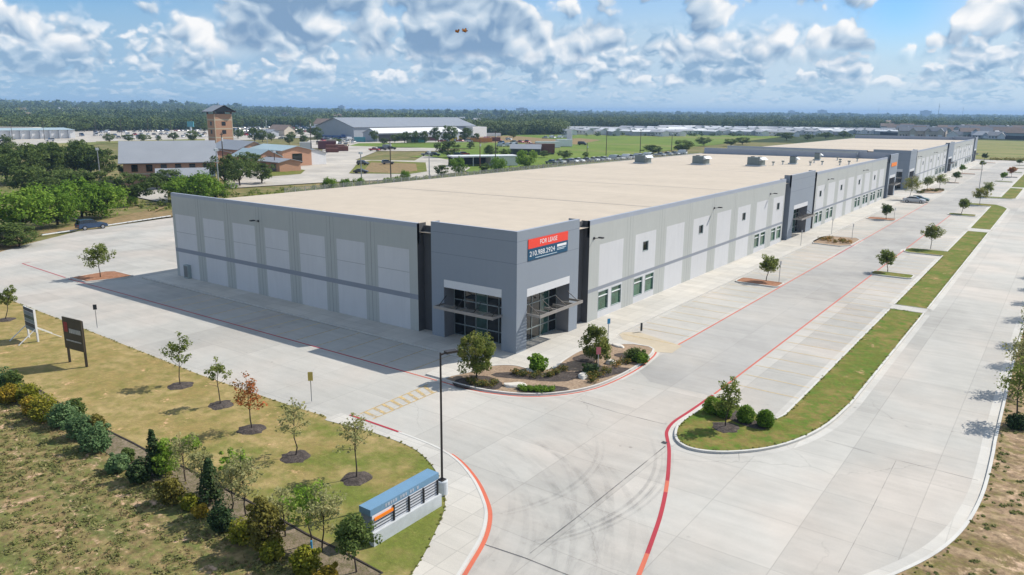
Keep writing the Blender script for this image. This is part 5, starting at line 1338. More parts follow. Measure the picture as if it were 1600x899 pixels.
# brown development board
bd = thing('development_board', 'dark brown development board on two posts on the lawn', 'sign board', (0, 0, 0))
fa, fb = Vector((-27.4, -23.7, 0.1)), Vector((-25.15, -23.45, 0.1))
for f in (fa, fb): b = MB(); b.box(f.x-0.11, f.x+0.11, f.y-0.06, f.y+0.06, 0.08, 3.86, 'dark_bronze'); b.build('post', bd)
d = (fb-fa).normalized(); nrm = Vector((d.y, -d.x, 0)); w0 = (fb-fa).length
bpanel = MB(); rot = math.atan2(d.y, d.x); c = (fa+fb)/2+nrm*0.10
bpanel.box(c.x-w0/2-0.14, c.x+w0/2+0.14, c.y-0.035, c.y+0.035, 1.35, 3.95, 'brown_board', rot=rot, about=(c.x, c.y)); bo = bpanel.build('board', bd)
b = MB(); q = c+nrm*0.045
def on_board(mb, u0, u1, z0, z1, mat, q=q, d=d, nrm=nrm, t=0.012):
    a, e = q+d*u0, q+d*u1; P = [(a, z0), (e, z0), (e, z1), (a, z1)]
    mb.poly([(v.x+nrm.x*t, v.y+nrm.y*t, z) for v, z in P], mat)
    for (v0, za), (v1, zb) in zip(P, P[1:]+P[:1]): mb.poly([(v0.x, v0.y, za), (v1.x, v1.y, zb), (v1.x+nrm.x*t, v1.y+nrm.y*t, zb), (v0.x+nrm.x*t, v0.y+nrm.y*t, za)][::-1], mat)
on_board(b, -1.10, -0.62, 2.75, 3.55, 'board_red'); b.build('emblem', bo)
b = MB(); rr = random.Random(3)
u = -0.42
while u < 0.92: w = rr.choice([0.13, 0.17, 0.20]); on_board(b, u, u+w, 2.72, 3.08, 'board_pale'); u += w+0.05
b.build('lettering', bo); b = MB()
u = -0.95
while u < 0.95: w = rr.choice([0.06, 0.09, 0.12]); on_board(b, u, u+w, 2.02, 2.13, 'board_pale'); u += w+0.03
b.build('lettering', bo)
# white-framed board
wb = thing('hoarding', 'white timber framed hoarding with grey photos, propped by struts on the lawn', 'sign board', (0, 0, 0))
fa, fb = Vector((-37.35, -22.65, 0.1)), Vector((-35.3, -22.75, 0.1)); d = (fb-fa).normalized(); nrm = Vector((d.y, -d.x, 0)); c = (fa+fb)/2+nrm*0.09; rot = math.atan2(d.y, d.x); w0 = (fb-fa).length
for f in (fa, fb):
    b = MB(); b.box(f.x-0.09, f.x+0.09, f.y-0.06, f.y+0.06, 0.08, 3.0, 'white_timber'); b.build('post', wb)
b = MB(); b.box(c.x-w0/2-0.12, c.x+w0/2+0.12, c.y-0.025, c.y+0.025, 0.98, 3.05, 'white_timber', rot=rot, about=(c.x, c.y)); bo = b.build('board', wb)
q = c+nrm*0.03; b = MB()
for z0, z1, mt in ((2.72, 3.0, 'board_dark'), (2.36, 2.68, 'board_grey'), (2.02, 2.34, 'board_green'), (1.72, 2.0, 'board_grey'), (1.32, 1.68, 'board_dark'), (1.02, 1.30, 'board_grey')):
    on_board(b, -w0/2-0.05, w0/2+0.05, z0, z1, mt, q, d, nrm)
b.build('poster', bo)
for f, s in ((fa, -1), (fb, -1), (fa, 1), (fb, 1)):
    b = MB(); e = f-nrm*1.9*s if s == 1 else f+nrm*1.55; b.bar((f.x, f.y, 1.35), (e.x, e.y, 0.12), 0.09, 0.06, 'white_timber'); b.build('strut', wb)
# small signs on poles
def pole_sign(px, py, h, plate, label, z=0.12, w=0.32, ph=0.46, dirx=0.0, backs='galvanised', loc=None):
    l = at(px, py, z) if loc is None else loc
    t = thing('pole_sign', label, 'sign', l, dirx)
    b = MB(); b.box(-0.03, 0.03, -0.025, 0.025, -0.02, h, backs); b.build('pole', t)
    b = MB(); b.box(-w/2, w/2, -0.042, -0.028, h-ph, h+0.03, plate); b.build('plate', t); return t
pole_sign(152, 512, 2.2, 'unit_dark', 'small grey sign on a pole at the lawn edge right of the brown board', 0.11, dirx=0.95)
pole_sign(487, 627, 2.15, 'plate_yellow', 'small yellowish sign on a pole at the lawn edge before the crosswalk', 0.11, dirx=0.75, w=0.34, ph=0.62)
pole_sign(934, 585, 2.2, 'plate_red', 'small white and red parking sign in the corner bed', 0.13, dirx=0.6, w=0.36, ph=0.55)
pole_sign(950, 530, 1.9, 'plate_blue', 'blue accessible parking sign on the walkway by the corner block', 0.12, dirx=1.0, w=0.3)
pole_sign(1217, 441, 2.6, 'galvanised', 'thin sign pole on the terracotta island nearest the lease banner', 0.12, dirx=1.2, w=0.26)
pole_sign(1251, 384, 2.4, 'galvanised', 'thin sign pole left of the planted island on the walkway', 0.12, dirx=1.2, w=0.26)
pole_sign(1299, 366, 2.6, 'galvanised', 'thin sign pole behind the planted island by the middle entrance', 0.12, dirx=1.2, w=0.26)
pole_sign(1331, 374, 2.5, 'galvanised', 'thin sign pole at the street end of the planted island', 0.12, dirx=1.2, w=0.26)
pole_sign(1397, 341, 2.0, 'galvanised', 'thin sign pole on the terracotta island near the silver car', 0.12, dirx=1.2, w=0.26)
b = MB(); b.tube([(0, 0, 0), (0, 0, 0.75)], 0.10, 'unit_dark', 10); o = b.build('bollard', None, loc=at(1002, 517, 0.12)); tag(o, 'short dark bollard beside the beige accessible bay', 'bollard')
b = MB(); b.box(-0.16, 0.16, -0.16, 0.16, 0, 0.02, 'unit_dark'); o = b.build('drain_cover', None, loc=at(1038, 692, 0.0)); tag(o, 'small dark drain cover by the red line at the island tip', 'drain cover')
b = MB(); b.tube([(0, 0, 0), (0, 0, 0.42)], 0.05, 'plate_blue', 8); o = b.build('marker_post', None, loc=at(487, 858, 0.085)); tag(o, 'small light blue marker post in the gravel bed', 'marker post')
# white kerb stones along the west edge of the yard
w0, w1 = G(66, 368), G(266, 338)
for k in range(24):
    f = (k+0.5)/24; x, y = w0[0]+(w1[0]-w0[0])*f, w0[1]+(w1[1]-w0[1])*f; a = math.atan2(w1[1]-w0[1], w1[0]-w0[0])
    b = MB(); b.box(-0.62, 0.62, -0.13, 0.13, 0, 0.10, 'lintel_white'); b.box(-0.55, 0.55, -0.09, 0.09, 0.10, 0.15, 'lintel_white', skip='b')
    if k == 0: ws = b.build('wheel_stop')
    o = ws if k == 0 else ws.copy()
    if k: COL.objects.link(o)
    o.location = (x, y, 0.0); o.rotation_euler = (0, 0, a); tag(o, 'short white wheel stop in the row along the far left yard edge', 'wheel stop', 'white wheel stops along the yard edge')

# ------------------------------------------------------------------ cars
def car_profile(kind):
    """side outline of the body (x along the car, z) and of the glasshouse"""
    if kind == 'sedan': return [(-2.35, .35), (-2.38, .75), (-2.25, .95), (-1.55, 1.02), (-1.0, 1.08), (.75, 1.03), (1.6, .95), (2.2, .78), (2.36, .55), (2.32, .30)], [(-1.75, 1.0), (-1.05, 1.42), (-.2, 1.47), (.35, 1.42), (1.15, 1.0)]
    if kind == 'suv': return [(-2.3, .38), (-2.33, .9), (-2.25, 1.12), (-1.0, 1.14), (.85, 1.10), (1.75, 1.02), (2.2, .88), (2.34, .6), (2.3, .34)], [(-2.2, 1.1), (-2.0, 1.66), (-1.0, 1.74), (.15, 1.68), (1.0, 1.08)]
    if kind == 'pickup': return [(-2.75, .5), (-2.78, 1.08), (-2.7, 1.12), (-.9, 1.12), (.9, 1.12), (2.0, 1.06), (2.6, .95), (2.75, .7), (2.72, .42)], [(-.95, 1.1), (-.85, 1.74), (-.1, 1.82), (.5, 1.76), (1.25, 1.1)]
    return [(-2.8, .4), (-2.84, 1.0), (-2.82, 1.35), (.9, 1.35), (1.7, 1.25), (2.3, 1.08), (2.62, .8), (2.62, .36)], [(-2.75, 1.3), (-2.72, 2.18), (-1.2, 2.3), (.9, 2.22), (1.85, 1.24)]
def car_parts(kind, paint):
    body, cab = car_profile(kind); W = 0.92 if kind in ('sedan', 'suv') else 1.0
    mb = MB(); k = 'car_'+paint
    def loft(prof, half, closed, mats):
        rings = []
        for (x, z) in prof: rings.append((x, z))
        n = len(rings)
        L = [[(x, s*half(i), z) for i, (x, z) in enumerate(rings)] for s in (-1, 1)]
        for i in range(n-1): mb.poly([L[0][i], L[0][i+1], L[1][i+1], L[1][i]], mats(i))
        return L
    hw = lambda i: W*(0.94 if i in (0, len(body)-1) else (0.96 if i in (1, len(body)-2) else 1.0))
    L = loft(body, hw, False, lambda i: k)
    for s in (0, 1):
        P = L[s]; P = P if s == 1 else P[::-1]
        # sides with a sill
        mb.poly([(x, y, z) for x, y, z in P], k)
    mb.poly([L[0][0], L[1][0], L[1][-1], L[0][-1]], 'car_black')
    return mb, body, cab, W
def make_car(kind, paint, label, cat, group=None, hatch=False, detail=True):
    t = thing('parked_car', label, cat, (0, 0, 0), 0, group)
    mb, body, cab, W = car_parts(kind, paint); mb.build('body', t)
    g = MB(); n = len(cab); tw = W*0.78
    wid = [W*0.93]+[tw]*(n-2)+[W*0.93]
    roof = 'car_'+paint
    for i in range(n-1):
        a, c = cab[i], cab[i+1]
        mt = roof if 0 < i < n-2 else 'car_glass'
        g.poly([(a[0], -wid[i], a[1]), (c[0], -wid[i+1], c[1]), (c[0], wid[i+1], c[1]), (a[0], wid[i], a[1])], mt)
    for s in (-1, 1):
        P = [(x, s*wid[i], z) for i, (x, z) in enumerate(cab)]; g.poly(P if s < 0 else P[::-1], 'car_glass')
    g.build('cabin', t)
    wx = [(-1.42, 1.45)] if kind in ('sedan', 'suv') else [(-1.75, 1.72)]
    r = 0.34 if kind == 'sedan' else 0.38
    proto = None
    for x in wx[0]:
        for s in (-1, 1):
            if proto is None:
                w = MB(); w.tube([(0, -0.11, 0), (0, 0.11, 0)], r, 'tyre', 16); proto = w.build('wheel', t)
                rm = MB(); rm.tube([(0, -0.12, 0), (0, 0.12, 0)], r*0.62, 'rim_metal', 12); rm.build('rim', proto); o = proto
            else: o = copy_tree(proto, t)
            o.location = (x, s*(W-0.08), r)
    if detail:
        fx = body[-2][0]
        for s in (-1, 1):
            b = MB(); b.box(fx-0.14, fx+0.012, s*W*0.72-0.16, s*W*0.72+0.16, 0.62, 0.76, 'lamp_clear'); b.build('headlight', t)
            b = MB(); b.box(-2.40 if kind != 'pickup' else -2.80, -2.26 if kind != 'pickup' else -2.68, s*W*0.80-0.10, s*W*0.80+0.10, 0.76, 0.94, 'lamp_red'); b.build('tail_light', t)
    if hatch:
        b = MB(); b.bar((-2.05, 0, 1.70), (-2.75, 0, 2.15), 1.45, 0.06, 'car_'+paint); b.build('tailgate', t, )
    return t
c = make_car('suv', 'navy', 'dark blue car with its tailgate raised, parked by the white wheel stops', 'car', hatch=True); c.location = (-97.4, 11.9, 0); c.rotation_euler = (0, 0, math.radians(86))
c = make_car('sedan', 'silver', 'silver saloon car parked by the terracotta island of the long car park', 'car'); c.location = (7.0, 150.0, 0.004); c.rotation_euler = (0, 0, math.radians(2))
c = make_car('sedan', 'green', 'dark green car half hidden behind the silver saloon', 'car'); c.location = (7.4, 152.9, 0.004); c.rotation_euler = (0, 0, math.radians(2))

# butterflies close to the drone
def butterfly(px, py, dist, s, label, rz, spread):
    p = D(px, py, dist); t = thing('butterfly', label, 'butterfly', p, rz); t.rotation_euler = (0.5, 0.2, rz)
    b = MB(); b.tube([(-0.5*s, 0, 0), (-0.1*s, 0, 0.03*s), (0.35*s, 0, 0), (0.5*s, 0, 0.02*s)], [0.02*s, 0.05*s, 0.06*s, 0.03*s], 'butterfly_dark', 6); b.build('body', t)
    for sd in (-1, 1):
        for nm, pts in (('wing', [(0.30, .02), (0.55, .55), (0.45, .92), (0.15, .80), (-0.05, .35), (0.0, .02)]), ('wing', [(0.0, .02), (-0.05, .35), (-0.12, .62), (-0.45, .58), (-0.52, .25), (-0.2, .02)])):
            w = MB(); P = [(x*s, sd*y*s*math.cos(spread), y*s*math.sin(spread)) for x, y in pts]
            cx = sum(q[0] for q in P)/6; cy = sum(q[1] for q in P)/6; cz = sum(q[2] for q in P)/6
            Q = [(cx+(x-cx)*0.82, cy+(y-cy)*0.82, cz+(z-cz)*0.82) for x, y, z in P]
            for i in range(6): w.poly([P[i], P[(i+1) % 6], Q[(i+1) % 6], Q[i]], 'butterfly_dark')
            w.poly(Q, 'butterfly_orange'); w.build(nm, t)
butterfly(725, 50, 7.0, 0.042, 'sharper orange butterfly in the sky, on the right of the two', 1.1, 0.9)
butterfly(714, 51, 8.2, 0.042, 'fainter orange butterfly in the sky, on the left of the two', 0.6, 1.1)
# ------------------------------------------------------------------ middle distance: buildings
def gable(parent, x0, x1, y0, y1, h, ridge, wall, roof, axis='x', over=0.5, gable_mat=None, names=('wall', 'roof'), thick=0.18):
    """walls with gable ends and a pitched roof (axis: direction of the ridge)"""
    gm = gable_mat or wall; mb = MB()
    if axis == 'x':
        ym = (y0+y1)/2
        mb.poly([(x0, y0, 0), (x1, y0, 0), (x1, y0, h), (x0, y0, h)], wall); mb.poly([(x1, y1, 0), (x0, y1, 0), (x0, y1, h), (x1, y1, h)], wall)
        mb.poly([(x1, y0, 0), (x1, y1, 0), (x1, y1, h), (x1, ym, ridge), (x1, y0, h)], gm); mb.poly([(x0, y1, 0), (x0, y0, 0), (x0, y0, h), (x0, ym, ridge), (x0, y1, h)], gm)
        sl = (ridge-h)/(ym-y0); a, b = x0-over, x1+over; e = over*sl
        R = [[(a, y0-over, h-e), (b, y0-over, h-e), (b, ym, ridge), (a, ym, ridge)], [(b, y1+over, h-e), (a, y1+over, h-e), (a, ym, ridge), (b, ym, ridge)]]
    else:
        xm = (x0+x1)/2
        mb.poly([(x1, y0, 0), (x1, y1, 0), (x1, y1, h), (x1, y0, h)], wall); mb.poly([(x0, y1, 0), (x0, y0, 0), (x0, y0, h), (x0, y1, h)], wall)
        mb.poly([(x0, y0, 0), (x1, y0, 0), (x1, y0, h), (xm, y0, ridge), (x0, y0, h)], gm); mb.poly([(x1, y1, 0), (x0, y1, 0), (x0, y1, h), (xm, y1, ridge), (x1, y1, h)], gm)
        sl = (ridge-h)/(xm-x0); a, b = y0-over, y1+over; e = over*sl
        R = [[(x1+over, a, h-e), (x1+over, b, h-e), (xm, b, ridge), (xm, a, ridge)], [(x0-over, b, h-e), (x0-over, a, h-e), (xm, a, ridge), (xm, b, ridge)]]
    w = mb.build(names[0], parent); rb = MB()
    for P in R:
        T = [(x, y, z+thick) for x, y, z in P]; rb.poly(T, roof)
        for i in range(4): rb.poly([P[i], P[(i+1) % 4], T[(i+1) % 4], T[i]], roof)
        rb.poly(P[::-1], roof)
    r = rb.build(names[1], parent)
    return w, r
def hole_box(parent, name, x0, x1, y0, y1, z0, z1, mat):
    b = MB(); b.box(x0, x1, y0, y1, z0, z1, mat); return b.build(name, parent)

# long brick hall with a grey metal roof
P0 = D(187, 250, 226); P1 = D(338, 240, 226)
ang = math.atan2(P1[1]-P0[1], P1[0]-P0[0]); Lh = math.hypot(P1[0]-P0[0], P1[1]-P0[1])
hall = thing('brick_hall', 'long brick hall with a big grey metal roof behind the trees', 'building', (P0[0], P0[1], 0), ang)
gable(hall, 0.6, Lh-0.6, 0.8, 23, 6.2, 11.0, 'brick', 'metal_roof', 'x', 1.1)
hall_band = hole_box(hall, 'cream_band', 0.5, Lh-0.5, 0.72, 0.79, 2.8, 3.2, 'cream_band')
for k in range(6): hole_box(hall, 'window', 2.5+k*(Lh-6)/5, 4.0+k*(Lh-6)/5, 0.66, 0.785, 3.6, 5.4, 'dark_glass')
pz = thing('brick_annexe', 'low brick annexe with its own grey roof in front of the long hall', 'building', (P0[0], P0[1], 0), ang)
gable(pz, Lh*0.38, Lh*0.92, -9.0, -1.2, 3.0, 4.6, 'brick', 'metal_roof', 'x', 0.8)
for k in range(3): hole_box(pz, 'window', Lh*0.45+k*4.5, Lh*0.45+k*4.5+1.6, -9.09, -9.003, 1.0, 2.4, 'dark_glass')

# drill tower
tp = D(346, 225, 372); tw = thing('drill_tower', 'tall brick drill tower with cream bands and an open top', 'tower', (tp[0], tp[1], 0), math.radians(-8))
a, bq = 4.1, 3.6
b = MB()
zs = [0, 3.4, 3.9, 7.2, 7.7, 11.0, 11.5, 14.8, 15.4, 17.6]
for i in range(len(zs)-1): b.box(-bq, bq, -a, a, zs[i], zs[i+1], 'brick' if i % 2 == 0 else 'cream_band', skip='bt' if i < len(zs)-2 else 'b')
for sx_, sy_ in ((-1, -1), (1, -1), (1, 1), (-1, 1)): b.box(sx_*bq-0.28 if sx_ > 0 else -bq-0.02, bq+0.02 if sx_ > 0 else -bq+0.28, sy_*a-0.28 if sy_ > 0 else -a-0.02, a+0.02 if sy_ > 0 else -a+0.28, 0, 17.62, 'cream_band', skip='b')
b.build('wall', tw)
for z in (9.0, 12.6):
    hole_box(tw, 'window', bq+0.002, bq+0.06, -0.9, 0.9, z, z+1.7, 'car_black'); hole_box(tw, 'window', -0.8, 0.8, -a-0.06, -a-0.002, z, z+1.7, 'car_black')
for sx_ in (-1, 1):
    for sy_ in (-1, 1): b = MB(); b.box(sx_*(bq-0.25)-0.25, sx_*(bq-0.25)+0.25, sy_*(a-0.25)-0.25, sy_*(a-0.25)+0.25, 17.62, 19.2, 'dark_red_wall'); b.build('belfry_post', tw)
b = MB(); b.box(-1.2, 1.2, -1.2, 1.2, 17.62, 19.2, 'car_black'); b.build('belfry', tw)
b = MB()
for s in (-1, 1):
    P = [(bq+1.5, s*(a+1.6), 18.6), (-bq-1.5, s*(a+1.6), 18.6), (-bq-1.5, 0, 21.4), (bq+1.5, 0, 21.4)]; P = P if s > 0 else P[::-1]
    b.poly(P, 'metal_roof'); b.poly([(x, y, z-0.25) for x, y, z in P[::-1]], 'dark_red_wall')
b.poly([(bq+0.9, -a-1.2, 18.7), (bq+0.9, a+1.2, 18.7), (bq+0.9, 0, 21.0)], 'car_black'); b.poly([(-bq-0.9, a+1.2, 18.7), (-bq-0.9, -a-1.2, 18.7), (-bq-0.9, 0, 21.0)], 'dark_red_wall')
b.build('roof', tw)
b = MB(); b.tube([(0, 0, 20.8), (0, 0, 23)], 0.08, 'unit_light', 5); b.build('mast', tw)
def brick_house(px, py, dist, rz, x, y, h, ridge, axis, label, roof='blue_roof', name='brick_house', openings=(), wall='brick'):
    p = D(px, py, dist); t = thing(name, label, 'building', (p[0], p[1], 0), math.radians(rz))
    gable(t, -x/2, x/2, -y/2, y/2, h, ridge, wall, roof, axis, 0.6)
    for o in openings: hole_box(t, o[0], *o[1:])
    return t
brick_house(373, 225, 318, -6, 22, 13, 5.2, 8.0, 'x', 'brick training house with grey roof right in front of the tower', 'metal_roof', openings=[('window', 11.0, 11.08, -1, 1, 2.2, 4.3, 'car_black'), ('shutter', -6, -2, -6.58, -6.5, 0.2, 3.6, 'dark_red_wall'), ('shutter', 1, 5, -6.58, -6.5, 0.2, 3.6, 'dark_red_wall'), ('door', 6.5, 9, -6.58, -6.5, 0.2, 4, 'dark_glass')])
brick_house(400, 241, 288, -6, 16, 10, 3.8, 6.2, 'x', 'small gabled brick house with a blue-grey roof, the nearest of the training houses', openings=[('window', 8.0, 8.08, -1.2, 1.2, 1.2, 4.0, 'car_black'), ('door', -2, 2, -5.08, -5.0, 0.1, 3, 'car_black')])
brick_house(438, 234, 300, -6, 22, 12, 5.6, 7.0, 'x', 'brick training house with a wide blue-grey roof right of the gabled one', 'blue_roof', openings=[('window', -9, 8, -6.08, -6.0, 3.6, 5.0, 'car_black'), ('window', 11.0, 11.08, -2, 2, 1.0, 4.4, 'dark_glass')])
brick_house(435, 250, 272, -6, 14, 8, 3.0, 3.9, 'x', 'low brick outbuilding with dark openings before the wide blue-grey roof', 'metal_roof', openings=[('door', -5, -1.5, -4.08, -4.0, 0.1, 2.5, 'car_black'), ('door', 2, 5, -4.08, -4.0, 0.1, 2.5, 'car_black')])
brick_house(332, 219, 300, -6, 9, 8, 4.5, 5.5, 'x', 'small brick lean-to at the foot of the tower', 'metal_roof')
p = D(332, 222, 290); b = MB(); b.box(-0.7, 0.7, -0.7, 0.7, 0, 7.2, 'banner_red'); o = b.build('red_hose_rack', None, loc=(p[0], p[1], 0)); tag(o, 'slim bright red block standing beside the brick tower', 'rack')
p = D(465, 232, 305); t = thing('grey_shed', 'grey-roofed shed with a pale end wall right of the training houses', 'shed', (p[0], p[1], 0), math.radians(-6)); gable(t, -11, 11, -5, 5, 4.2, 5.6, 'wall_white', 'slate_roof', 'x', 0.4)

# big steel warehouse with a shallow grey roof
A = D(553, 214, 535); Bp = D(742, 213, 615)
ang = math.atan2(Bp[1]-A[1], Bp[0]-A[0]); Lb = math.hypot(Bp[0]-A[0], Bp[1]-A[1])
big = thing('steel_warehouse', 'huge steel warehouse with a shallow slate-grey roof in the middle distance', 'warehouse', (A[0], A[1], 0), ang)
gable(big, 0, Lb, 0, 42, 8.4, 14.3, 'steel_wall', 'slate_roof', 'x', 0.8, gable_mat='steel_wall')
hole_box(big, 'door', Lb*0.86, Lb*0.97, -0.1, -0.003, 0.2, 5, 'car_black'); hole_box(big, 'base_band', -0.09, -0.003, 3, 39, 0.1, 2.4, 'car_blue')
hole_box(big, 'downpipe', Lb*0.15, Lb*0.15+0.5, -0.2, -0.003, 0, 8, 'wall_white'); hole_box(big, 'wing', Lb*0.9, Lb+4, -9, -0.6, 0, 7.6, 'wall_white')
A2 = D(590, 221, 505); B2 = D(722, 219, 560); ang = math.atan2(B2[1]-A2[1], B2[0]-A2[0]); L2 = math.hypot(B2[0]-A2[0], B2[1]-A2[1])
t = thing('white_shed', 'long white shed with a curved white roof in front of the steel warehouse', 'shed', (A2[0], A2[1], 0), ang)
gable(t, 0, L2, 0, 14, 5.4, 8.2, 'wall_grey', 'shingle_pale' if False else 'lintel_white', 'x', 0.6); hole_box(t, 'opening', 0.8, L2*0.30, -0.1, -0.003, 0.1, 4.4, 'car_black')
p = D(755, 250, 292); t = thing('carport', 'low flat white carport with open dark bays beside the round training yard', 'shed', (p[0], p[1], 0), math.radians(55))
hole_box(t, 'roof', -13, 13, -4, 4, 3.2, 3.7, 'lintel_white'); hole_box(t, 'wall', 2, 12.6, -3.8, 3.8, 0, 3.195, 'wall_white'); hole_box(t, 'back_wall', -12.6, 1.9, 3.3, 3.7, 0, 3.195, 'unit_dark')
for x in (-12.5, -5.0): hole_box(t, 'post', x-0.1, x+0.1, -3.8, -3.6, 0, 3.195, 'wall_white')
p = D(844, 221, 372); t = thing('rusty_container', 'rust-red shipping container raised at the edge of the green field', 'container', (p[0], p[1], 0), math.radians(35)); hole_box(t, 'shell', -7, 7, -1.5, 1.5, 0.5, 4.9, 'rust'); hole_box(t, 'skid', -6.8, 6.8, -1.3, 1.3, 0, 0.5, 'unit_dark')
p = D(822, 223, 368); t = thing('grey_barn', 'small dark barn with a pale roof left of the rusty container', 'shed', (p[0], p[1], 0), math.radians(30)); gable(t, -7, 7, -4, 4, 2.8, 4.6, 'unit_dark', 'metal_roof', 'x', 0.4)
p = D(890, 210, 500); b = MB(); b.box(-4.0, 4.0, -0.4, 0.4, 1.8, 9.0, 'sign_white'); b.box(-3.4, -3.0, -0.2, 0.2, 0, 1.8, 'wood_pole'); b.box(3.0, 3.4, -0.2, 0.2, 0, 1.8, 'wood_pole'); o = b.build('blank_billboard', None, loc=(p[0], p[1], 0)); o.rotation_euler = (0, 0, -0.65); tag(o, 'blank white billboard at the back of the green field', 'billboard')
# white storage building with bays, far left
A = G(-60, 219); B = G(118, 216); ang = math.atan2(B[1]-A[1], B[0]-A[0]); L_ = math.hypot(B[0]-A[0], B[1]-A[1])
t = thing('storage_building', 'long white storage building with tall bays at the far left', 'building', (A[0], A[1], 0), ang)
b = MB(); b.poly([(0, 0, 0), (L_, 0, 0), (L_, 0, 5.4), (0, 0, 5.4)], 'wall_white'); b.poly([(L_, 0, 0), (L_, 26, 0), (L_, 26, 6.1), (L_, 0, 5.4)], 'wall_white'); b.poly([(0, 26, 0), (0, 0, 0), (0, 0, 5.4), (0, 26, 6.1)], 'wall_white'); b.poly([(L_, 26, 0), (0, 26, 0), (0, 26, 6.1), (L_, 26, 6.1)], 'wall_white'); b.build('wall', t)
b = MB(); b.poly([(-0.5, -0.8, 5.42), (L_+0.5, -0.8, 5.42), (L_+0.5, 26.5, 6.25), (-0.5, 26.5, 6.25)], 'blue_roof'); b.build('roof', t)
for k in range(11):
    x = L_*(k+0.7)/11.4; hole_box(t, 'buttress', x-0.5, x+0.5, -1.6, -0.003, 0, 5.1, 'wall_grey')
p = D(12, 200.5, 700); b = MB(); b.box(-22, 22, -5, 5, 0, 4.2, 'wall_pink'); b.box(-22.3, 22.3, -5.3, 5.3, 4.2, 4.8, 'wall_cream'); o = b.build('pink_block', None, loc=(p[0], p[1], 0)); o.rotation_euler = (0, 0, -0.6+PI/2-0.35); tag(o, 'long low pink building before the woods at the far left', 'building')
p = D(298, 199, 640); b = MB(); b.box(-0.5, 0.5, -0.5, 0.5, 0, 6, 'unit_light'); b.box(-2.4, 2.4, -0.6, 0.6, 6, 10, 'car_teal'); o = b.build('pylon_sign', None, loc=(p[0], p[1], 0)); o.rotation_euler = (0, 0, 0.6); tag(o, 'blue and white pylon sign over the car sales lot', 'sign')
brick_house(440, 202, 620, 10, 16, 12, 4.5, 8, 'x', 'cream building with a brown roof at the back of the sales lot', 'shingle_brown', 'sales_building', wall='wall_cream')
brick_house(419, 203, 600, 5, 13, 8, 3.6, 5, 'x', 'low pale-roofed shed left of the brown-roofed sales building', 'metal_roof', 'sales_shed', wall='wall_grey')
brick_house(507, 201, 640, 20, 12, 11, 9, 12.5, 'x', 'red-roofed building peeping over the left end of the steel warehouse', 'shingle_brown', 'red_roofed_house', wall='wall_white')

# houses and mobile homes beyond the fields
rr = random.Random(21)
def make_house(w, d, h, ridge, wall, roof, wing=True, name='house'):
    t = thing(name, None, 'house', (0, 0, 0)); gable(t, -w/2, w/2, -d/2, d/2, h, ridge, wall, roof, 'x', 0.5)
    if wing: gable(t, w*0.08, w*0.42, -d/2-3.5, 0, h, h+(ridge-h)*0.75, wall, roof, 'y', 0.4, names=('wing', 'wing_roof'))
    for k in range(3): hole_box(t, 'window', -w*0.42+k*w*0.16, -w*0.42+k*w*0.16+1.3, -d/2-0.08, -d/2-0.003, 1.0, 2.4, 'dark_glass')
    hole_box(t, 'door', w*0.14, w*0.36, -d/2-3.58, -d/2-3.503, 0.1, 2.5, 'lintel_white') if wing else None
    return t
GE = 'houses of the estate beyond the dark fence'
protos = [make_house(17, 11, 3.2+3*(k % 2), 7.0+3*(k % 2), w, r) for k, (w, r) in enumerate([('wall_white', 'shingle_grey'), ('wall_cream', 'shingle_dark'), ('wall_grey', 'shingle_pale'), ('wall_sage', 'shingle_brown')])]
labs = ['white-walled house with a grey shingle roof in the estate beyond the dark fence', 'cream two-storey house with a dark shingle roof in the estate beyond the dark fence', 'grey-walled house with a pale roof in the estate beyond the dark fence', 'sage two-storey house with a brown roof in the estate beyond the dark fence']
used = [False]*4; cnt = 0
for row, (dist, off) in enumerate([(800, 0), (840, 9), (900, 4), (980, 12), (1070, 0)]):
    px = 1418+off if row < 2 else 1385+off
    while px < 1625:
        k = rr.randrange(4); p = D(px, 205, dist+rr.uniform(-8, 8))
        o = protos[k] if not used[k] else copy_tree(protos[k]); used[k] = True
        o.location = (p[0], p[1], 0); o.rotation_euler = (0, 0, rr.choice([0.0, PI/2, PI, 0.2])+rr.uniform(-0.15, 0.15)); o.scale = (0.86, 0.86, 0.86); tag(o, labs[k], 'house', GE); cnt += 1
        px += rr.uniform(19, 27)*(820/dist)
for k in range(26):
    px = rr.uniform(0, 900) if k < 20 else rr.uniform(1000, 1600); dist = rr.uniform(950, 2300); p = D(px, 185, dist); q = rr.randrange(4); o = copy_tree(protos[q]); o.location = (p[0], p[1], terrain(p[0], p[1])-0.2); o.rotation_euler = (0, 0, rr.uniform(0, 6.28)); o.scale = (0.8, 0.8, 1.15)
    tag(o, ['white-walled house showing among the far woods', 'cream house with a dark roof showing among the far woods', 'grey house with a pale roof showing among the far woods', 'sage house with a brown roof showing among the far woods'][q], 'house', 'houses among the far woods')
mh = thing('mobile_home', None, 'mobile home', (0, 0, 0)); gable(mh, -11, 11, -3.2, 3.2, 3.4, 4.6, 'wall_white', 'shingle_pale', 'x', 0.3)
for k in range(4): hole_box(mh, 'window', -9+k*5, -7.6+k*5, -3.28, -3.203, 1.6, 2.7, 'dark_glass')
mh2 = thing('mobile_home', None, 'mobile home', (0, 0, 0)); gable(mh2, -10, 10, -3.2, 3.2, 3.4, 4.5, 'wall_grey', 'lintel_white', 'x', 0.3)
GM = 'mobile homes beyond the green field'; um = [False, False]
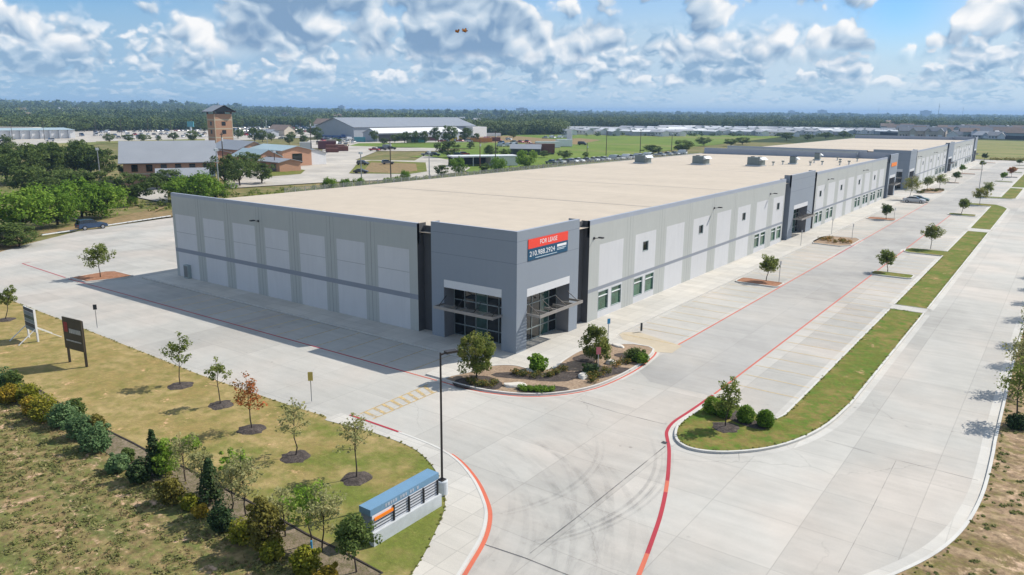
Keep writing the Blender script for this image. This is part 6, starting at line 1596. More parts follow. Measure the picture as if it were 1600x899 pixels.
for row, (dist, x0, x1) in enumerate([(690, 888, 1060), (740, 895, 1240), (800, 900, 1330), (870, 980, 1400), (950, 1040, 1410)]):
    px = x0
    while px < x1:
        k = rr.randrange(2); src = (mh, mh2)[k]; o = src if not um[k] else copy_tree(src); um[k] = True
        p = D(px, 200, dist+rr.uniform(-12, 12)); o.location = (p[0], p[1], 0); o.rotation_euler = (0, 0, -0.65+rr.uniform(-0.25, 0.25)+(PI/2 if rr.random() < 0.25 else 0))
        tag(o, ['white mobile home with a pale grey roof beyond the green field', 'grey mobile home with a white roof beyond the green field'][k], 'mobile home', GM); px += rr.uniform(15, 24)*(780/dist)

# fences
def fence(name, pts, h, mat, label, cat='fence', posts=4.0):
    t = thing(name, label, cat, (0, 0, 0)); b = MB(); pb = MB()
    for (x0, y0), (x1, y1) in zip(pts, pts[1:]):
        d = Vector((x1-x0, y1-y0, 0)); L = d.length; d.normalize(); n = Vector((-d.y, d.x, 0))*0.03
        b.poly([(x0-n.x, y0-n.y, 0), (x1-n.x, y1-n.y, 0), (x1-n.x, y1-n.y, h), (x0-n.x, y0-n.y, h)], mat); b.poly([(x1+n.x, y1+n.y, 0), (x0+n.x, y0+n.y, 0), (x0+n.x, y0+n.y, h), (x1+n.x, y1+n.y, h)], mat)
        b.poly([(x0-n.x, y0-n.y, h), (x1-n.x, y1-n.y, h), (x1+n.x, y1+n.y, h), (x0+n.x, y0+n.y, h)], mat)
        k = 0.0
        while k < L: pb.box(x0+d.x*k-0.06, x0+d.x*k+0.06, y0+d.y*k-0.06, y0+d.y*k+0.06, 0, h+0.12, 'fence_dark' if mat == 'fence_dark' else 'galvanised'); k += posts
    pn = b.build('panel', t); o = pb.build('post', t); o['kind'] = 'stuff'; return t
fence('estate_fence', [G(1375, 211.5), G(1480, 214.5), (20, 720), (75, 700)], 3.0, 'fence_dark', 'long dark fence between the far meadow and the estate houses', posts=3.0)
def mesh_mat():
    m, t, b = begin('chain_link')
    b.inputs['Base Color'].default_value = (0.30, 0.31, 0.31, 1); tr = t.new('ShaderNodeBsdfTransparent'); mx = t.new('ShaderNodeMixShader'); mx.inputs[0].default_value = 0.22
    t.link(tr.outputs[0], mx.inputs[1]); t.link(b.outputs[0], mx.inputs[2]); t.link(mx.outputs[0], m.node_tree.nodes['Material Output'].inputs[0])
mesh_mat()
fence('chain_link_fence', [(-113, 64), (-113, 120), (-114, 250), (-100, 300)], 2.0, 'chain_link', 'long grey chain-link fence along the back boundary behind the warehouse', posts=3.0)

# utility poles and yard lamps in the middle distance
def upole(px, py, dist_h, label, arms=1, mat='wood_pole', lampy=False):
    l = at(px, py, 0); t = thing('utility_pole', label, 'utility pole', l, -0.3, 'utility poles of the middle distance'); h = dist_h
    b = MB(); b.tube([(0, 0, 0), (0, 0, h)], [0.19, 0.12], mat, 8); b.build('pole', t)
    for k in range(arms): b = MB(); b.box(-1.2, 1.2, -0.06, 0.06, h-0.6-0.9*k, h-0.45-0.9*k, mat); b.build('crossarm', t)
    if lampy: b = MB(); b.box(-0.5, 0.5, -0.4, 0.4, h-0.1, h+0.5, 'unit_light'); b.build('floodlight', t)
    else: b = MB(); b.tube([(0.3, 0, h-2.2), (0.3, 0, h-1.3)], 0.22, 'unit_light', 8); b.build('transformer', t)
for px, py, h, lab, ar, mt, lp in [
 (611, 286, 12.4, 'tall dark utility pole in front of the round training yard', 2, 'wood_pole', False), (671, 283, 8.2, 'short grey pole at the right of the round training yard', 0, 'galvanised', True),
 (565, 285, 8.0, 'thin pale pole left of the tall dark utility pole', 0, 'galvanised', True), (750, 261, 9.6, 'utility pole with a rusty sheen left of the white carport wall', 0, 'rust', False), (774, 262, 13.2, 'tall utility pole right of the white carport wall', 1, 'wood_pole', False),
 (947, 243, 11.6, 'utility pole standing left in the green field', 0, 'wood_pole', True), (1000, 240, 11.2, 'utility pole standing right in the green field', 0, 'wood_pole', True), (917, 246, 6.4, 'low dark pole at the near edge of the green field', 0, 'wood_pole', False), (1049, 237, 9.0, 'pale-topped pole by the bush at the far end of the yard fence', 0, 'wood_pole', True),
 (487, 248, 15.5, 'tall utility pole with its foot on the small green verge', 1, 'wood_pole', False), (430, 267, 6.0, 'short lamp pole on the grass patch before the training houses', 0, 'wood_pole', True), (157, 282, 8.5, 'pale lamp pole among the dark trees at the left', 0, 'galvanised', True),
 (418, 229, 15, 'thin tall pole behind the small gabled brick house', 0, 'galvanised', False), (343, 305, 10.4, 'grey pole with a pale tank beside the bright green trees', 0, 'galvanised', True), (352, 292, 14.0, 'slim pole behind the grey pole with the pale tank', 1, 'wood_pole', False)]:
    upole(px, py, h, lab, ar, mt, lp)

# parked vehicles: one of each kind is built with its parts, then copied
GP = 'vehicles parked in the far lots'
fleet = {}
for kind in ('sedan', 'suv', 'pickup', 'van'):
    for paint in ('white', 'silver', 'grey', 'black', 'blue', 'red', 'navy', 'tan'):
        fleet[(kind, paint)] = None
kn = {'sedan': 'saloon car', 'suv': 'estate car', 'pickup': 'pickup truck', 'van': 'van'}
def park(kind, paint, x, y, rz, label, group=GP):
    if fleet.get((kind, paint)) is None:
        # far away: two meshes and no wheels hubs
        t = thing('parked_vehicle', label, kn[kind], (0, 0, 0), 0, group); mb, body, cab, W = car_parts(kind, paint)
        n = len(cab); wid = [W*0.93]+[W*0.78]*(n-2)+[W*0.93]
        g = MB()
        for i in range(n-1):
            a, c = cab[i], cab[i+1]; g.poly([(a[0], -wid[i], a[1]), (c[0], -wid[i+1], c[1]), (c[0], wid[i+1], c[1]), (a[0], wid[i], a[1])], 'car_'+paint if 0 < i < n-2 else 'car_glass')
        for s in (-1, 1):
            P = [(x_, s*wid[i], z) for i, (x_, z) in enumerate(cab)]; g.poly(P if s < 0 else P[::-1], 'car_glass' if kind != 'van' else 'car_'+paint)
        w = mb; wx = 1.43 if kind in ('sedan', 'suv') else 1.73
        for xx in (-wx, wx):
            for s in (-1, 1): w.tube([(xx, s*(W-0.19), 0.36), (xx, s*(W+0.03), 0.36)], 0.36, 'tyre', 8)
        mb.build('body', t); g.build('cabin', t); fleet[(kind, paint)] = t; o = t
    else: o = copy_tree(fleet[(kind, paint)])
    o.location = (x, y, 0.02); o.rotation_euler = (0, 0, rz); tag(o, label, kn[kind], group)
    return o
paints = ['white']*9+['silver']*5+['grey']*4+['black']*4+['blue']*2+['red']*2+['navy']*2+['tan']
def lot(A, B, rows, gap, step, rz, place, group, skip=0.12, kinds=('pickup', 'pickup', 'suv', 'sedan', 'van'), pn=paints):
    A, B = Vector((*A, 0)), Vector((*B, 0)); d = (B-A); L = d.length; d.normalize(); n = Vector((-d.y, d.x, 0))
    for r in range(rows):
        s = 0.0
        while s < L:
            if rr.random() > skip:
                q = A+d*s+n*gap*r; k = rr.choice(kinds); pt = rr.choice(pn)
                park(k, pt, q.x, q.y, math.atan2(n.y, n.x)+rz+(PI if rr.random() < .5 else 0)+rr.uniform(-.04, .04), f'{pt} {kn[k]} {place}', group)
            s += step*rr.uniform(0.95, 1.25)
g1 = 'vehicles of the sales lot left of the tower'
lot(G(128, 213), G(322, 210), 1, 22, 4.2, 0, 'in the sales lot left of the brick tower', g1, 0.15)
lot(G(185, 216.5), G(320, 214.5), 1, 20, 4.0, 0, 'in the near row of the lot left of the brick tower', g1, 0.25)
lot(G(150, 208), G(322, 204.5), 1, 20, 4.4, 0, 'in the back of the sales lot left of the brick tower', g1, 0.15)
lot(G(205, 203.5), G(325, 201), 1, 20, 5.5, 0, 'in the last row of the sales lot left of the brick tower', g1, 0.15)
lot(G(5, 222), G(125, 220), 1, 20, 22, 1.57, 'before the white storage building at the far left', 'cars before the storage building', 0.2, ('sedan', 'suv'), ['black', 'navy', 'silver', 'grey'])
g2 = 'vehicles of the crowded lot right of the tower'
lot(G(366, 209.5), G(500, 206), 1, 22, 3.6, 0, 'in the front row of the crowded lot right of the tower', g2, 0.06)
lot(G(366, 206), G(500, 203), 1, 22, 4.2, 0, 'in the second row of the crowded lot right of the tower', g2, 0.08)
lot(G(366, 203), G(495, 200.3), 1, 22, 4.6, 0, 'in the third row of the crowded lot right of the tower', g2, 0.1)
lot(G(380, 200.6), G(480, 198.6), 1, 22, 6.0, 0, 'at the back of the crowded lot right of the tower', g2, 0.15)
lot(G(440, 217.5), G(500, 215), 1, 22, 5.0, 0, 'on the track between the lot and the training houses', 'vehicles on the track', 0.3, ('sedan', 'suv', 'pickup'), ['white', 'white', 'silver'])
g3 = 'vehicles by the steel warehouse'
lot(G(503, 217), G(552, 219.5), 1, 22, 5.0, 0, 'against the end wall of the steel warehouse', g3, 0.1, ('van', 'pickup', 'suv'), ['white', 'blue', 'silver', 'white'])
lot(G(556, 219), G(588, 221), 1, 9, 4.2, 0, 'between the steel warehouse and the white shed', g3, 0.1, ('suv', 'pickup'), ['navy', 'red', 'white', 'grey'])
lot(G(735, 222), G(800, 219), 2, 14, 5.5, 0, 'in the storage yard right of the white shed', 'vehicles in the storage yard', 0.1, ('van', 'pickup', 'suv'), ['white', 'red', 'tan', 'blue', 'white', 'silver'])
lot(G(782, 229.5), G(872, 227), 1, 9, 5.0, 0, 'in the row before the rusty container', 'vehicles before the rusty container', 0.05, ('van', 'pickup', 'suv', 'van'), ['white', 'blue', 'navy', 'silver', 'white'])
lot(G(783, 224.5), G(830, 223), 1, 9, 5.0, 0, 'behind the row before the rusty container', 'vehicles before the rusty container', 0.1, ('pickup', 'suv'), ['blue', 'red', 'grey'])
lot(G(862, 256.5), G(1000, 247.5), 1, 6, 4.1, 0, 'in the row along the back fence behind the warehouse', 'vehicles along the back fence', 0.04, ('van', 'pickup', 'van', 'pickup', 'suv'), ['white', 'white', 'silver', 'white', 'grey'])
lot(G(1010, 246), G(1070, 241), 1, 6, 6, 0, 'at the far end of the back fence row', 'vehicles along the back fence', 0.1, ('pickup', 'van'), ['white', 'silver'])
lot(G(770, 206), G(800, 206), 1, 6, 6, 0, 'beside the woods behind the steel warehouse', 'vehicles beside the woods', 0.1, ('van',), ['blue', 'white'])
for px, py, k, pt, rz, lab in [(585, 236, 'pickup', 'red', 0.4, 'red pickup truck among wreckage on the training yard road'), (597, 235, 'suv', 'black', 1.2, 'black estate car among wreckage on the training yard road'), (606, 233, 'van', 'grey', 0.3, 'grey van among wreckage on the training yard road'), (612, 234, 'suv', 'black', 0.9, 'black wreck beside the grey van on the training yard road'), (567, 258, 'suv', 'black', 0.2, 'black car standing on the round grass plot'), (564, 271, 'sedan', 'black', 0.6, 'dark car at the lower left of the round grass plot'), (606, 257, 'suv', 'grey', 1.0, 'grey wreck on the bare earth of the round plot'), (668, 244, 'pickup', 'grey', 0.6, 'grey pickup truck left of the carport'), (680, 244, 'suv', 'black', 0.6, 'black car left of the carport'), (716, 244, 'suv', 'navy', 0.9, 'navy car parked in the carport'), (726, 243, 'suv', 'red', 0.9, 'red car parked beside the carport'), (910, 227, 'van', 'black', 0.3, 'dark vehicle standing alone in the green field')]:
    q = G(px, py); park(k, pt, q[0], q[1], rz, lab)
lot(G(505, 221.5), G(560, 224), 1, 8, 5.2, 0.5, 'on the apron before the steel warehouse', 'vehicles on the apron', 0.25, ('pickup', 'van', 'suv'), ['white', 'white', 'red', 'silver', 'grey', 'tan'])
lot(G(500, 226), G(545, 229), 1, 8, 5.2, 0.5, 'behind the scrap heap of the yard road', 'vehicles behind the scrap heap', 0.25, ('pickup', 'van'), ['white', 'maroon' if False else 'red', 'tan', 'white'])
lot(G(690, 222.5), G(735, 221), 1, 8, 5.0, 0, 'along the hedge before the white shed', 'vehicles along the hedge', 0.2, ('pickup', 'suv'), ['white', 'red', 'black', 'silver'])
lot(G(366, 212.5), G(430, 211), 1, 8, 4.2, 0, 'in the nearest row of the crowded lot right of the tower', g2, 0.1)
lot(G(840, 217), G(885, 216), 1, 8, 7, 0, 'on the dirt track behind the rusty container', 'vehicles on the dirt track', 0.3, ('pickup', 'van'), ['white', 'silver'])
# lamp posts of the lots and small yard clutter
for k, (px, py) in enumerate([(150, 209), (190, 212), (232, 209), (268, 213), (300, 208), (380, 206), (410, 208), (445, 205), (470, 209), (20, 219), (70, 219)]):
    q = G(px, py); b = MB(); b.tube([(0, 0, 0), (0, 0, 10.5)], [0.18, 0.12], 'wood_pole', 6); b.box(-1.1, 1.1, -0.3, 0.3, 10.5, 10.8, 'wood_pole'); o = b.build('lot_lamp', None, loc=(q[0], q[1], 0)); tag(o, 'double-headed lamp post rising among the vehicles of the far lots', 'lamp post', 'lamp posts of the far lots')
# scrap and stores
def crate(px, py, sz, mat, label, rz=0.3):
    q = G(px, py); b = MB(); b.box(-sz[0]/2, sz[0]/2, -sz[1]/2, sz[1]/2, 0.12, sz[2], mat); b.box(-sz[0]/2+0.1, sz[0]/2-0.1, -sz[1]/2+0.1, sz[1]/2-0.1, 0, 0.12, 'unit_dark'); b.box(-sz[0]/2-0.03, sz[0]/2+0.03, -sz[1]/2-0.03, sz[1]/2+0.03, sz[2], sz[2]+0.08, mat)
    for k in range(6): x = -sz[0]/2+sz[0]*(k+0.5)/6; b.box(x-0.06, x+0.06, -sz[1]/2-0.05, sz[1]/2+0.05, 0.2, sz[2]-0.1, mat)
    o = b.build('container', None, loc=(q[0], q[1], 0)); o.rotation_euler = (0, 0, rz); tag(o, label, 'container')
for px, py, sz, mat, lab in [(511, 233, (9, 3, 4), 'car_maroon', 'maroon container at the edge of the scrap heap left of the yard road'), (518, 232, (5, 3, 4.5), 'car_tan', 'tan container in the scrap heap'), (524, 235, (9, 3, 2.6), 'rust', 'rust-brown low container in the scrap heap'), (533, 233, (6, 3, 2.4), 'car_tan', 'low tan container at the right of the scrap heap'), (519, 238, (6, 3, 1.8), 'rust', 'low rusty skip at the front of the scrap heap'), (536, 236, (5, 3, 2.2), 'rust', 'small rusty skip at the right of the scrap heap'),
 (643, 223, (6, 3, 3.2), 'car_tan', 'tan container before the white shed'), (653, 223, (9, 3, 3.4), 'car_green', 'dark green container before the white shed'), (658, 223, (4, 3, 3.0), 'car_teal', 'teal container end before the white shed'), (707, 221, (6, 3, 2.6), 'car_yellow', 'yellow container left of the yellow tank'), (722, 220, (4, 3, 3.0), 'car_yellow', 'yellow tank block in the storage yard'), (676, 220, (8, 3, 2.4), 'car_maroon', 'maroon container in the hedge before the white shed'), (752, 222, (14, 3, 2.6), 'car_orange', 'long orange container in the storage yard'), (772, 221, (8, 3, 2.6), 'rust', 'rust-brown container at the right of the orange one'), (765, 213, (18, 3, 2.4), 'car_white', 'long white trailer in the storage yard'),
 (856, 231, (14, 3, 3.4), 'car_white', 'white truck box in the row before the rusty container'), (881, 229, (9, 4, 4.0), 'car_white', 'white tank trailer right of the rusty container'), (478, 233, (6, 3, 3.4), 'wall_white', 'white trailer left of the scrap heap'), (545, 218, (10, 3, 3.2), 'car_blue', 'blue container against the end of the steel warehouse'), (562, 222, (7, 3, 3), 'car_teal', 'dark teal container between the warehouse and the white shed')]:
    crate(px, py, sz, mat, lab, rz=0.9)

# ------------------------------------------------------------------ trees of the middle distance
GT = 'grown trees of the middle distance'
oak = [tree_meshes(400+k, h=8.5, w=8.6, trunk=1.6, n=44, leafn=80, size=0.46, mat='leaf_oak') for k in range(4)]
brt = [tree_meshes(420+k, h=6.6, w=9.5, trunk=0.8, n=50, leafn=85, size=0.42, mat='leaf_bright', flat=0.8) for k in range(3)]
cache = {}
def tree(px, py, kind, h, w, label, name='tree', z=0.0):
    l = at(px, py, z); src = {'o': oak, 'b': brt}[kind]; k = random.randrange(len(src)); h0, w0 = (8.5, 8.6) if kind == 'o' else (6.6, 9.5)
    if (kind, k) not in cache:
        t = plant(name, label, 'tree', l, src[k], GT); cache[(kind, k)] = t
    else: t = copy_tree(cache[(kind, k)]); t.name = name
    t.location = l; t.rotation_euler = (0, 0, random.uniform(0, 6.28)); t.scale = (w/w0, w/w0, h/h0); tag(t, label, 'tree', GT)
for px, py, k, h, w, lab in [
 (35, 358, 'b', 7.2, 12.5, 'bright green spreading tree at the left edge above the yard'), (90, 352, 'b', 6.2, 9, 'bright green tree with a thin right side, left of the parked blue car'), (128, 340, 'b', 7.2, 11, 'bright green rounded tree directly behind the parked blue car'), (165, 338, 'b', 6.0, 9, 'bright green tree sloping down to the right of the parked blue car'),
 (8, 384, 'o', 3.6, 7, 'low olive bush at the left edge beside the yard kerb'), (30, 386, 'o', 2.4, 5, 'small olive bush at the tip of the left yard kerb'),
 (211, 319, 'o', 7.4, 9.5, 'single dark tree with a visible trunk left of the warehouse corner'), (205, 322, 'b', 2.2, 2.4, 'small bright sapling below the single dark tree'),
 (308, 316, 'b', 6.6, 11, 'bright green tree rising over the left end of the warehouse roof'), (338, 312, 'b', 4.6, 7, 'bright green bush right of the one over the warehouse roof'), (282, 312, 'b', 4.5, 8, 'bright green bush just over the warehouse corner'),
 (375, 290, 'o', 8.6, 9, 'tall dark tree in front of the small gabled brick house'), (352, 294, 'o', 9.2, 8, 'dark tree left of the tall one before the training houses'), (409, 286, 'o', 6.0, 8, 'dark rounded tree at the right of the dark clump before the yard'), (390, 268, 'o', 7, 8, 'dark tree behind the dark clump before the yard'),
 (265, 294, 'o', 5.4, 8, 'dark tree in front of the brick annexe'), (245, 296, 'o', 4.4, 6, 'small dark tree at the annexe door'), (232, 280, 'o', 6.2, 7, 'dark tree at the left end of the brick annexe'), (205, 282, 'o', 6.0, 7, 'dark tree below the eaves of the long brick hall'),
 (10, 285, 'o', 10.5, 11, 'dark oak at the left edge of the dark grove'), (35, 288, 'o', 10.0, 11, 'dark oak second from the left in the dark grove'), (62, 283, 'o', 11.0, 11, 'dark oak in the middle of the dark grove'), (90, 280, 'o', 11, 10, 'dark oak left of the pale lamp pole'), (118, 278, 'o', 11, 11, 'dark oak behind the pale lamp pole'), (142, 278, 'o', 10.5, 10, 'dark oak right of the pale lamp pole'), (165, 276, 'o', 8.5, 9, 'dark oak touching the left end of the long brick hall'), (45, 305, 'o', 7, 10, 'olive tree at the front of the dark grove'), (88, 308, 'o', 7.0, 11, 'wide olive tree behind the bright green ones'), (118, 304, 'o', 6.5, 10, 'wide olive tree at the right of the dark grove'), (150, 306, 'o', 6.0, 9, 'low olive tree below the pale lamp pole'), (80, 322, 'o', 6.0, 8, 'dark tree wedged between the bright green trees'),
 (20, 262, 'o', 9, 10, 'dark tree at the back left of the dark grove'), (75, 258, 'o', 8.5, 10, 'dark tree at the back middle of the dark grove'), (125, 252, 'o', 9.0, 9, 'yellowish tree rising from the back of the dark grove'), (140, 250, 'o', 6, 8, 'dark tree at the back right of the dark grove'), (6, 240, 'o', 9, 9, 'tree at the left edge in front of the white storage building'),
 (822, 263, 'b', 7.0, 8, 'bright yellow-green tree at the near edge of the green field'), (778, 268, 'b', 4.8, 6.5, 'green bush left of the bright yellow-green tree'), (716, 272, 'b', 5.6, 6, 'thin yellowish tree at the right of the training yard'), (690, 276, 'o', 3.8, 4.5, 'dark bush behind the warehouse roof edge, right of the yard'), (514, 299, 'b', 3.6, 4.2, 'bright bush over the roof edge at the left of the yard'), (540, 296, 'b', 2.8, 3.2, 'small bright bush over the roof edge, second from the left'), (562, 293, 'b', 2.6, 3.0, 'small bright bush over the roof edge, third from the left'), (605, 288, 'b', 2.0, 2.6, 'little bush at the foot of the tall dark utility pole'), (620, 288, 'b', 2.2, 2.8, 'little bush right of the tall dark utility pole'), (633, 286, 'b', 3.6, 3.2, 'yellowish bush over the roof edge behind the round plot'), (758, 270, 'o', 3.2, 4.0, 'dark bush below the carport wall'), (881, 249, 'o', 4.0, 6, 'dark bush at the near edge of the green field'), (915, 247, 'o', 2.6, 3.0, 'small dark bush at the low dark pole'),
 (1020, 240, 'o', 4.4, 12, 'wide dark bush in the green field behind the rooftop unit'), (1068, 240, 'o', 7.4, 11, 'dark bush clump at the far end of the back fence'), (1100, 228, 'o', 5.6, 9, 'round brownish bush alone in the green field'), (1142, 228, 'o', 4.8, 10, 'dark bush left of a pair at the back of the green field'), (1160, 226, 'o', 5.2, 11, 'dark bush right of a pair at the back of the green field'), (1229, 219, 'o', 6.5, 12, 'dark round bush beyond the far warehouse roof'), (1262, 219, 'o', 4.5, 8, 'small bush beyond the far warehouse roof'), (1290, 217, 'o', 5.5, 9, 'dark bush behind the far end of the roof, left one'), (1318, 215, 'o', 5.5, 9, 'dark bush behind the far end of the roof, right one'),
 (728, 221, 'o', 9.5, 11, 'dark tree at the right end of the white shed'), (702, 224, 'o', 12, 11, 'tallest dark tree in front of the white shed'), (681, 222, 'o', 10, 7, 'slim grey-green tree in front of the white shed'), (664, 224, 'o', 8, 7, 'dark tree third from the left before the white shed'), (648, 224, 'o', 8, 7, 'dark tree second from the left before the white shed'), (632, 224, 'o', 7.5, 8, 'dark tree leftmost before the white shed'), (585, 222, 'o', 8, 6, 'dark tree at the corner of the steel warehouse'), (496, 221, 'o', 9, 7, 'round dark tree at the left end of the steel warehouse'), (700, 246, 'o', 7.6, 11, 'dark tree at the left end of the carport'), (766, 247, 'o', 6.0, 6.5, 'dark bush against the white carport wall'), (398, 222, 'o', 9, 8, 'olive tree between the tower and the crowded lot'), (410, 222, 'o', 7.5, 8, 'dark tree right of the olive one beside the crowded lot'), (424, 221, 'o', 5.5, 6, 'dark round tree before the crowded lot'), (456, 219, 'o', 5.5, 6, 'small dark tree before the crowded lot, farther right'), (201, 222, 'o', 5.0, 7, 'dark round tree on the grass strip behind the long hall, left one'), (225, 222, 'o', 5.0, 7.5, 'dark round tree on the grass strip behind the long hall, middle one'), (248, 221, 'o', 3.6, 4, 'dark narrow tree on the grass strip behind the long hall'), (271, 220, 'o', 5.5, 6, 'dark tree on the grass strip behind the long hall, right one'), (172, 223, 'o', 5.5, 6, 'pale tree on the grass strip behind the left end of the long hall'),
 (817, 210, 'o', 7.5, 11, 'dark tree behind the rusty container, left one'), (829, 210, 'o', 8, 10, 'dark tree behind the rusty container, middle one'), (844, 209, 'o', 7, 11, 'dark tree behind the rusty container, right one'), (757, 207, 'o', 6.5, 10, 'round tree behind the storage yard, left one'), (775, 207, 'o', 5, 9, 'low round tree behind the storage yard, right one'), (790, 209, 'o', 9, 11, 'dark tree at the right of the storage yard'), (742, 209, 'o', 6, 9, 'yellowish tree right of the steel warehouse')]:
    tree(px, py, k, h, w, lab)
for px, py, h, w, lab in [(340, 214, 9, 9, 'dark tree just left of the tower top of the brick lean-to'), (505, 213, 7, 7, 'tree at the left front of the steel warehouse end wall'), (470, 213, 6, 7, 'dark tree on the track beside the crowded lot, left one'), (486, 211, 6, 7, 'dark tree on the track beside the crowded lot, right one'), (372, 217, 7, 8, 'tree showing over the training house right of the tower'), (452, 226, 6, 6, 'bushy tree behind the wide blue-grey roof'), (474, 224, 5, 6, 'small tree behind the grey-roofed shed'), (525, 226, 4, 6, 'low bush behind the scrap heap'), (302, 222, 7, 8, 'tree at the right end of the long hall roof'), (312, 252, 6, 7, 'tree at the right end of the brick annexe'), (600, 226, 4, 5, 'bush at the left corner of the white shed'), (617, 224, 6, 6, 'dark shrub tree by the dark opening of the white shed'), (744, 222, 6, 6, 'tree at the right corner of the white shed yard'), (802, 216, 6, 7, 'tree at the right end of the storage yard row'), (735, 233, 4, 5, 'bush on the grass between the shed and the carport'), (790, 246, 4, 5, 'bush right of the tall pole by the carport'), (850, 246, 3, 5, 'low bush in the near green field'), (320, 207, 8, 9, 'tree at the foot of the pylon sign'), (180, 203, 8, 10, 'tree at the back of the sales lot, left one'), (240, 202, 8, 10, 'tree at the back of the sales lot, middle one'), (132, 206, 8, 10, 'tree at the right end of the white storage building'), (352, 203, 9, 11, 'tree behind the right side of the tower'), (372, 201, 9, 12, 'wide tree behind the crowded lot, left one'), (395, 200, 9, 12, 'wide tree behind the crowded lot, middle one'), (470, 199, 10, 12, 'wide dark tree behind the crowded lot, right one')]:
    tree(px, py, 'o', h, w, lab)
# ------------------------------------------------------------------ woods: read as one mass
def woods():
    rng = np.random.default_rng(31); C1 = []; R1 = []
    front = [(-120, 720), (0, 730), (320, 790), (325, 900), (500, 940), (505, 720), (740, 640), (880, 690), (890, 1010), (1240, 1050), (1400, 1150), (1700, 1180)]
    fx = [f[0] for f in front]; fd = [f[1] for f in front]
    def place(n, dmul0, dmul1, r0, r1, power):
        for _ in range(n):
            px = rng.uniform(-150, 1750); f0 = np.interp(px, fx, fd); q = rng.random()**power
            dist = f0*dmul0+(f0*dmul1-f0*dmul0)*q
            v = mn.noise(Vector((px*0.006+7, dist*0.0035, 2.0)))
            if v < -0.20 and dist > f0*1.12: continue
            d = ray(px, 180); x, y = CAM[0]+d[0]*dist/math.hypot(d[0], d[1]), CAM[1]+d[1]*dist/math.hypot(d[0], d[1])
            r = rng.uniform(r0, r1); hz = terrain(x, y)
            C1.append((x, y, hz+r*rng.uniform(0.75, 1.05)*(1.0+0.25*v))); R1.append(r)
    place(800, 1.0, 1.03, 4.5, 7.0, 1.0); place(2600, 1.0, 1.7, 4.5, 7.0, 1.2)
    nA = len(C1); place(3200, 1.6, 4.0, 6.0, 9.0, 1.2); nB = len(C1); place(3600, 3.5, 12.5, 9, 15, 1.1)
    A = leaves(C1[:nA], R1[:nA], 130, 1.6, rng, 0.85, shell=0.8); B = leaves(C1[nA:nB], R1[nA:nB], 50, 3.4, rng, 0.8, shell=0.8); E = leaves(C1[nB:], R1[nB:], 10, 16, rng, 0.55, shell=0.7)
    V = np.concatenate([A[0], B[0], E[0]]); ti = np.concatenate([A[1], B[1], E[1]])
    stand = np.repeat(np.array([mn.noise(Vector((c[0]*0.004, c[1]*0.004, 1.0)))*0.5+mn.noise(Vector((c[0]*0.02, c[1]*0.02, 4.0)))*0.35 for c in C1]), np.array([130]*nA+[50]*(nB-nA)+[10]*(len(C1)-nB)))
    ti = np.clip(ti*0.8+0.08+stand*0.75, 0, 1)
    o = link('woods', quads_mesh('woods', V, ti, 'leaf_forest')); o['kind'] = 'stuff'
woods()
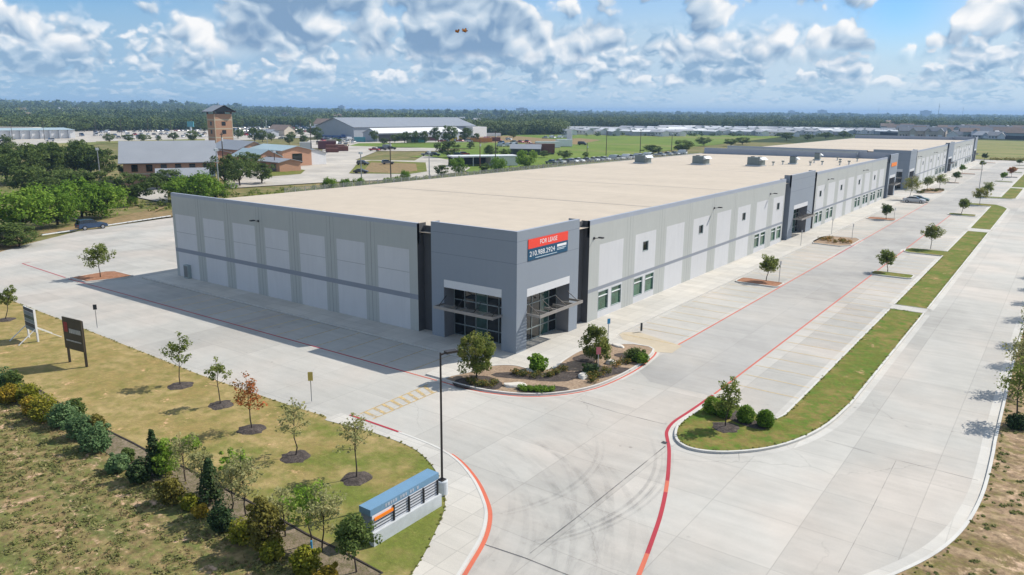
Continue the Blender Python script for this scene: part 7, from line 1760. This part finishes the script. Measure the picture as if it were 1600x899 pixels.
def scrub():
    """weedy growth along the back fence"""
    rng = np.random.default_rng(8); cs = []; rs = []
    for k in range(260):
        f = rng.random(); px = 440+f*440; py = np.interp(px, [380, 440, 500, 600, 700, 780, 860, 880], [313, 307, 301, 291, 279, 270, 262, 259]); l = G(px, py-rng.uniform(0, 4)); r = rng.uniform(0.3, 1.0); cs.append((l[0], l[1], r*0.6)); rs.append(r)
    for k in range(160):
        l = (rng.uniform(-128, -108), rng.uniform(30, 120)); r = rng.uniform(0.3, 0.9); cs.append((l[0], l[1], r*0.5)); rs.append(r)
    V, ti = leaves(cs, rs, 40, 0.35, rng, 0.8); o = link('scrub', quads_mesh('scrub', V, ti, 'leaf_sapling')); o['kind'] = 'stuff'
    cs, rs = [], []
    for k in range(120):
        px = rng.uniform(915, 1330); l = G(px, 211.5+rng.uniform(-1.5, 1.5)) if px < 1220 else G(px, 213+rng.uniform(-1, 1)); r = rng.uniform(1.0, 2.4); cs.append((l[0], l[1], r*0.6)); rs.append(r)
    V, ti = leaves(cs, rs, 40, 0.9, rng, 0.8); o = link('hedgerow', quads_mesh('hedgerow', V, ti, 'leaf_forest')); o['kind'] = 'stuff'
    cs, rs = [], []
    for k in range(60):
        px = rng.uniform(1548, 1600); l = G(px, 250+rng.uniform(-1.2, 1.2)); r = rng.uniform(0.4, 0.9); cs.append((l[0], l[1], r*0.5)); rs.append(r)
    V, ti = leaves(cs, rs, 30, 0.35, rng, 0.8); o = link('brush_pile', quads_mesh('brush_pile', V, ti, 'leaf_olive')); tag(o, 'low brown brush pile across the end of the far car park', 'brush pile')
scrub()
# far skyline
def far_block(px, py, dist, w, h, label, name='office_block'):
    p = D(px, py, dist); z = terrain(p[0], p[1]); b = MB(); b.box(-w/2, w/2, -w*0.3, w*0.3, -3, h, 'haze_tower'); b.box(-w*0.2, w*0.2, -w*0.12, w*0.12, h, h*1.12, 'haze_tower'); o = b.build(name, None, loc=(p[0], p[1], z)); o.rotation_euler = (0, 0, 0.6); tag(o, label, 'building')
for px, d, w, h, lab in [(534, 5200, 42, 38, 'hazy square block on the skyline above the steel warehouse'), (1285, 6500, 60, 42, 'hazy block on the skyline right of the middle'), (1237, 6300, 44, 36, 'smaller hazy block on the skyline left of the other one'), (1447, 6000, 60, 40, 'hazy wide block on the skyline over the estate'), (815, 5000, 70, 34, 'long hazy block on the skyline above the storage yard')]: far_block(px, 172, d, w, h, lab)
def far_mast(px, dist, h, label):
    p = D(px, 172, dist); b = MB(); b.tube([(0, 0, 0), (0, 0, h*0.8), (0, 0, h)], [h*0.014, h*0.010, h*0.004], 'haze_tower', 5); b.tube([(0, 0, h*0.80), (0, 0, h*0.83)], [h*0.022, h*0.022], 'haze_tower', 8); o = b.build('radio_mast', None, loc=(p[0], p[1], 0)); tag(o, label, 'mast')
far_mast(1467, 2600, 52, 'tall thin mast standing above the estate roofs'); far_mast(1505, 3600, 52, 'thin mast right of the tall one above the estate'); far_mast(1373, 4300, 54, 'thin mast on the skyline left of the estate'); far_mast(1317, 5000, 55, 'faint mast on the skyline right of the hazy blocks')
haze_box()
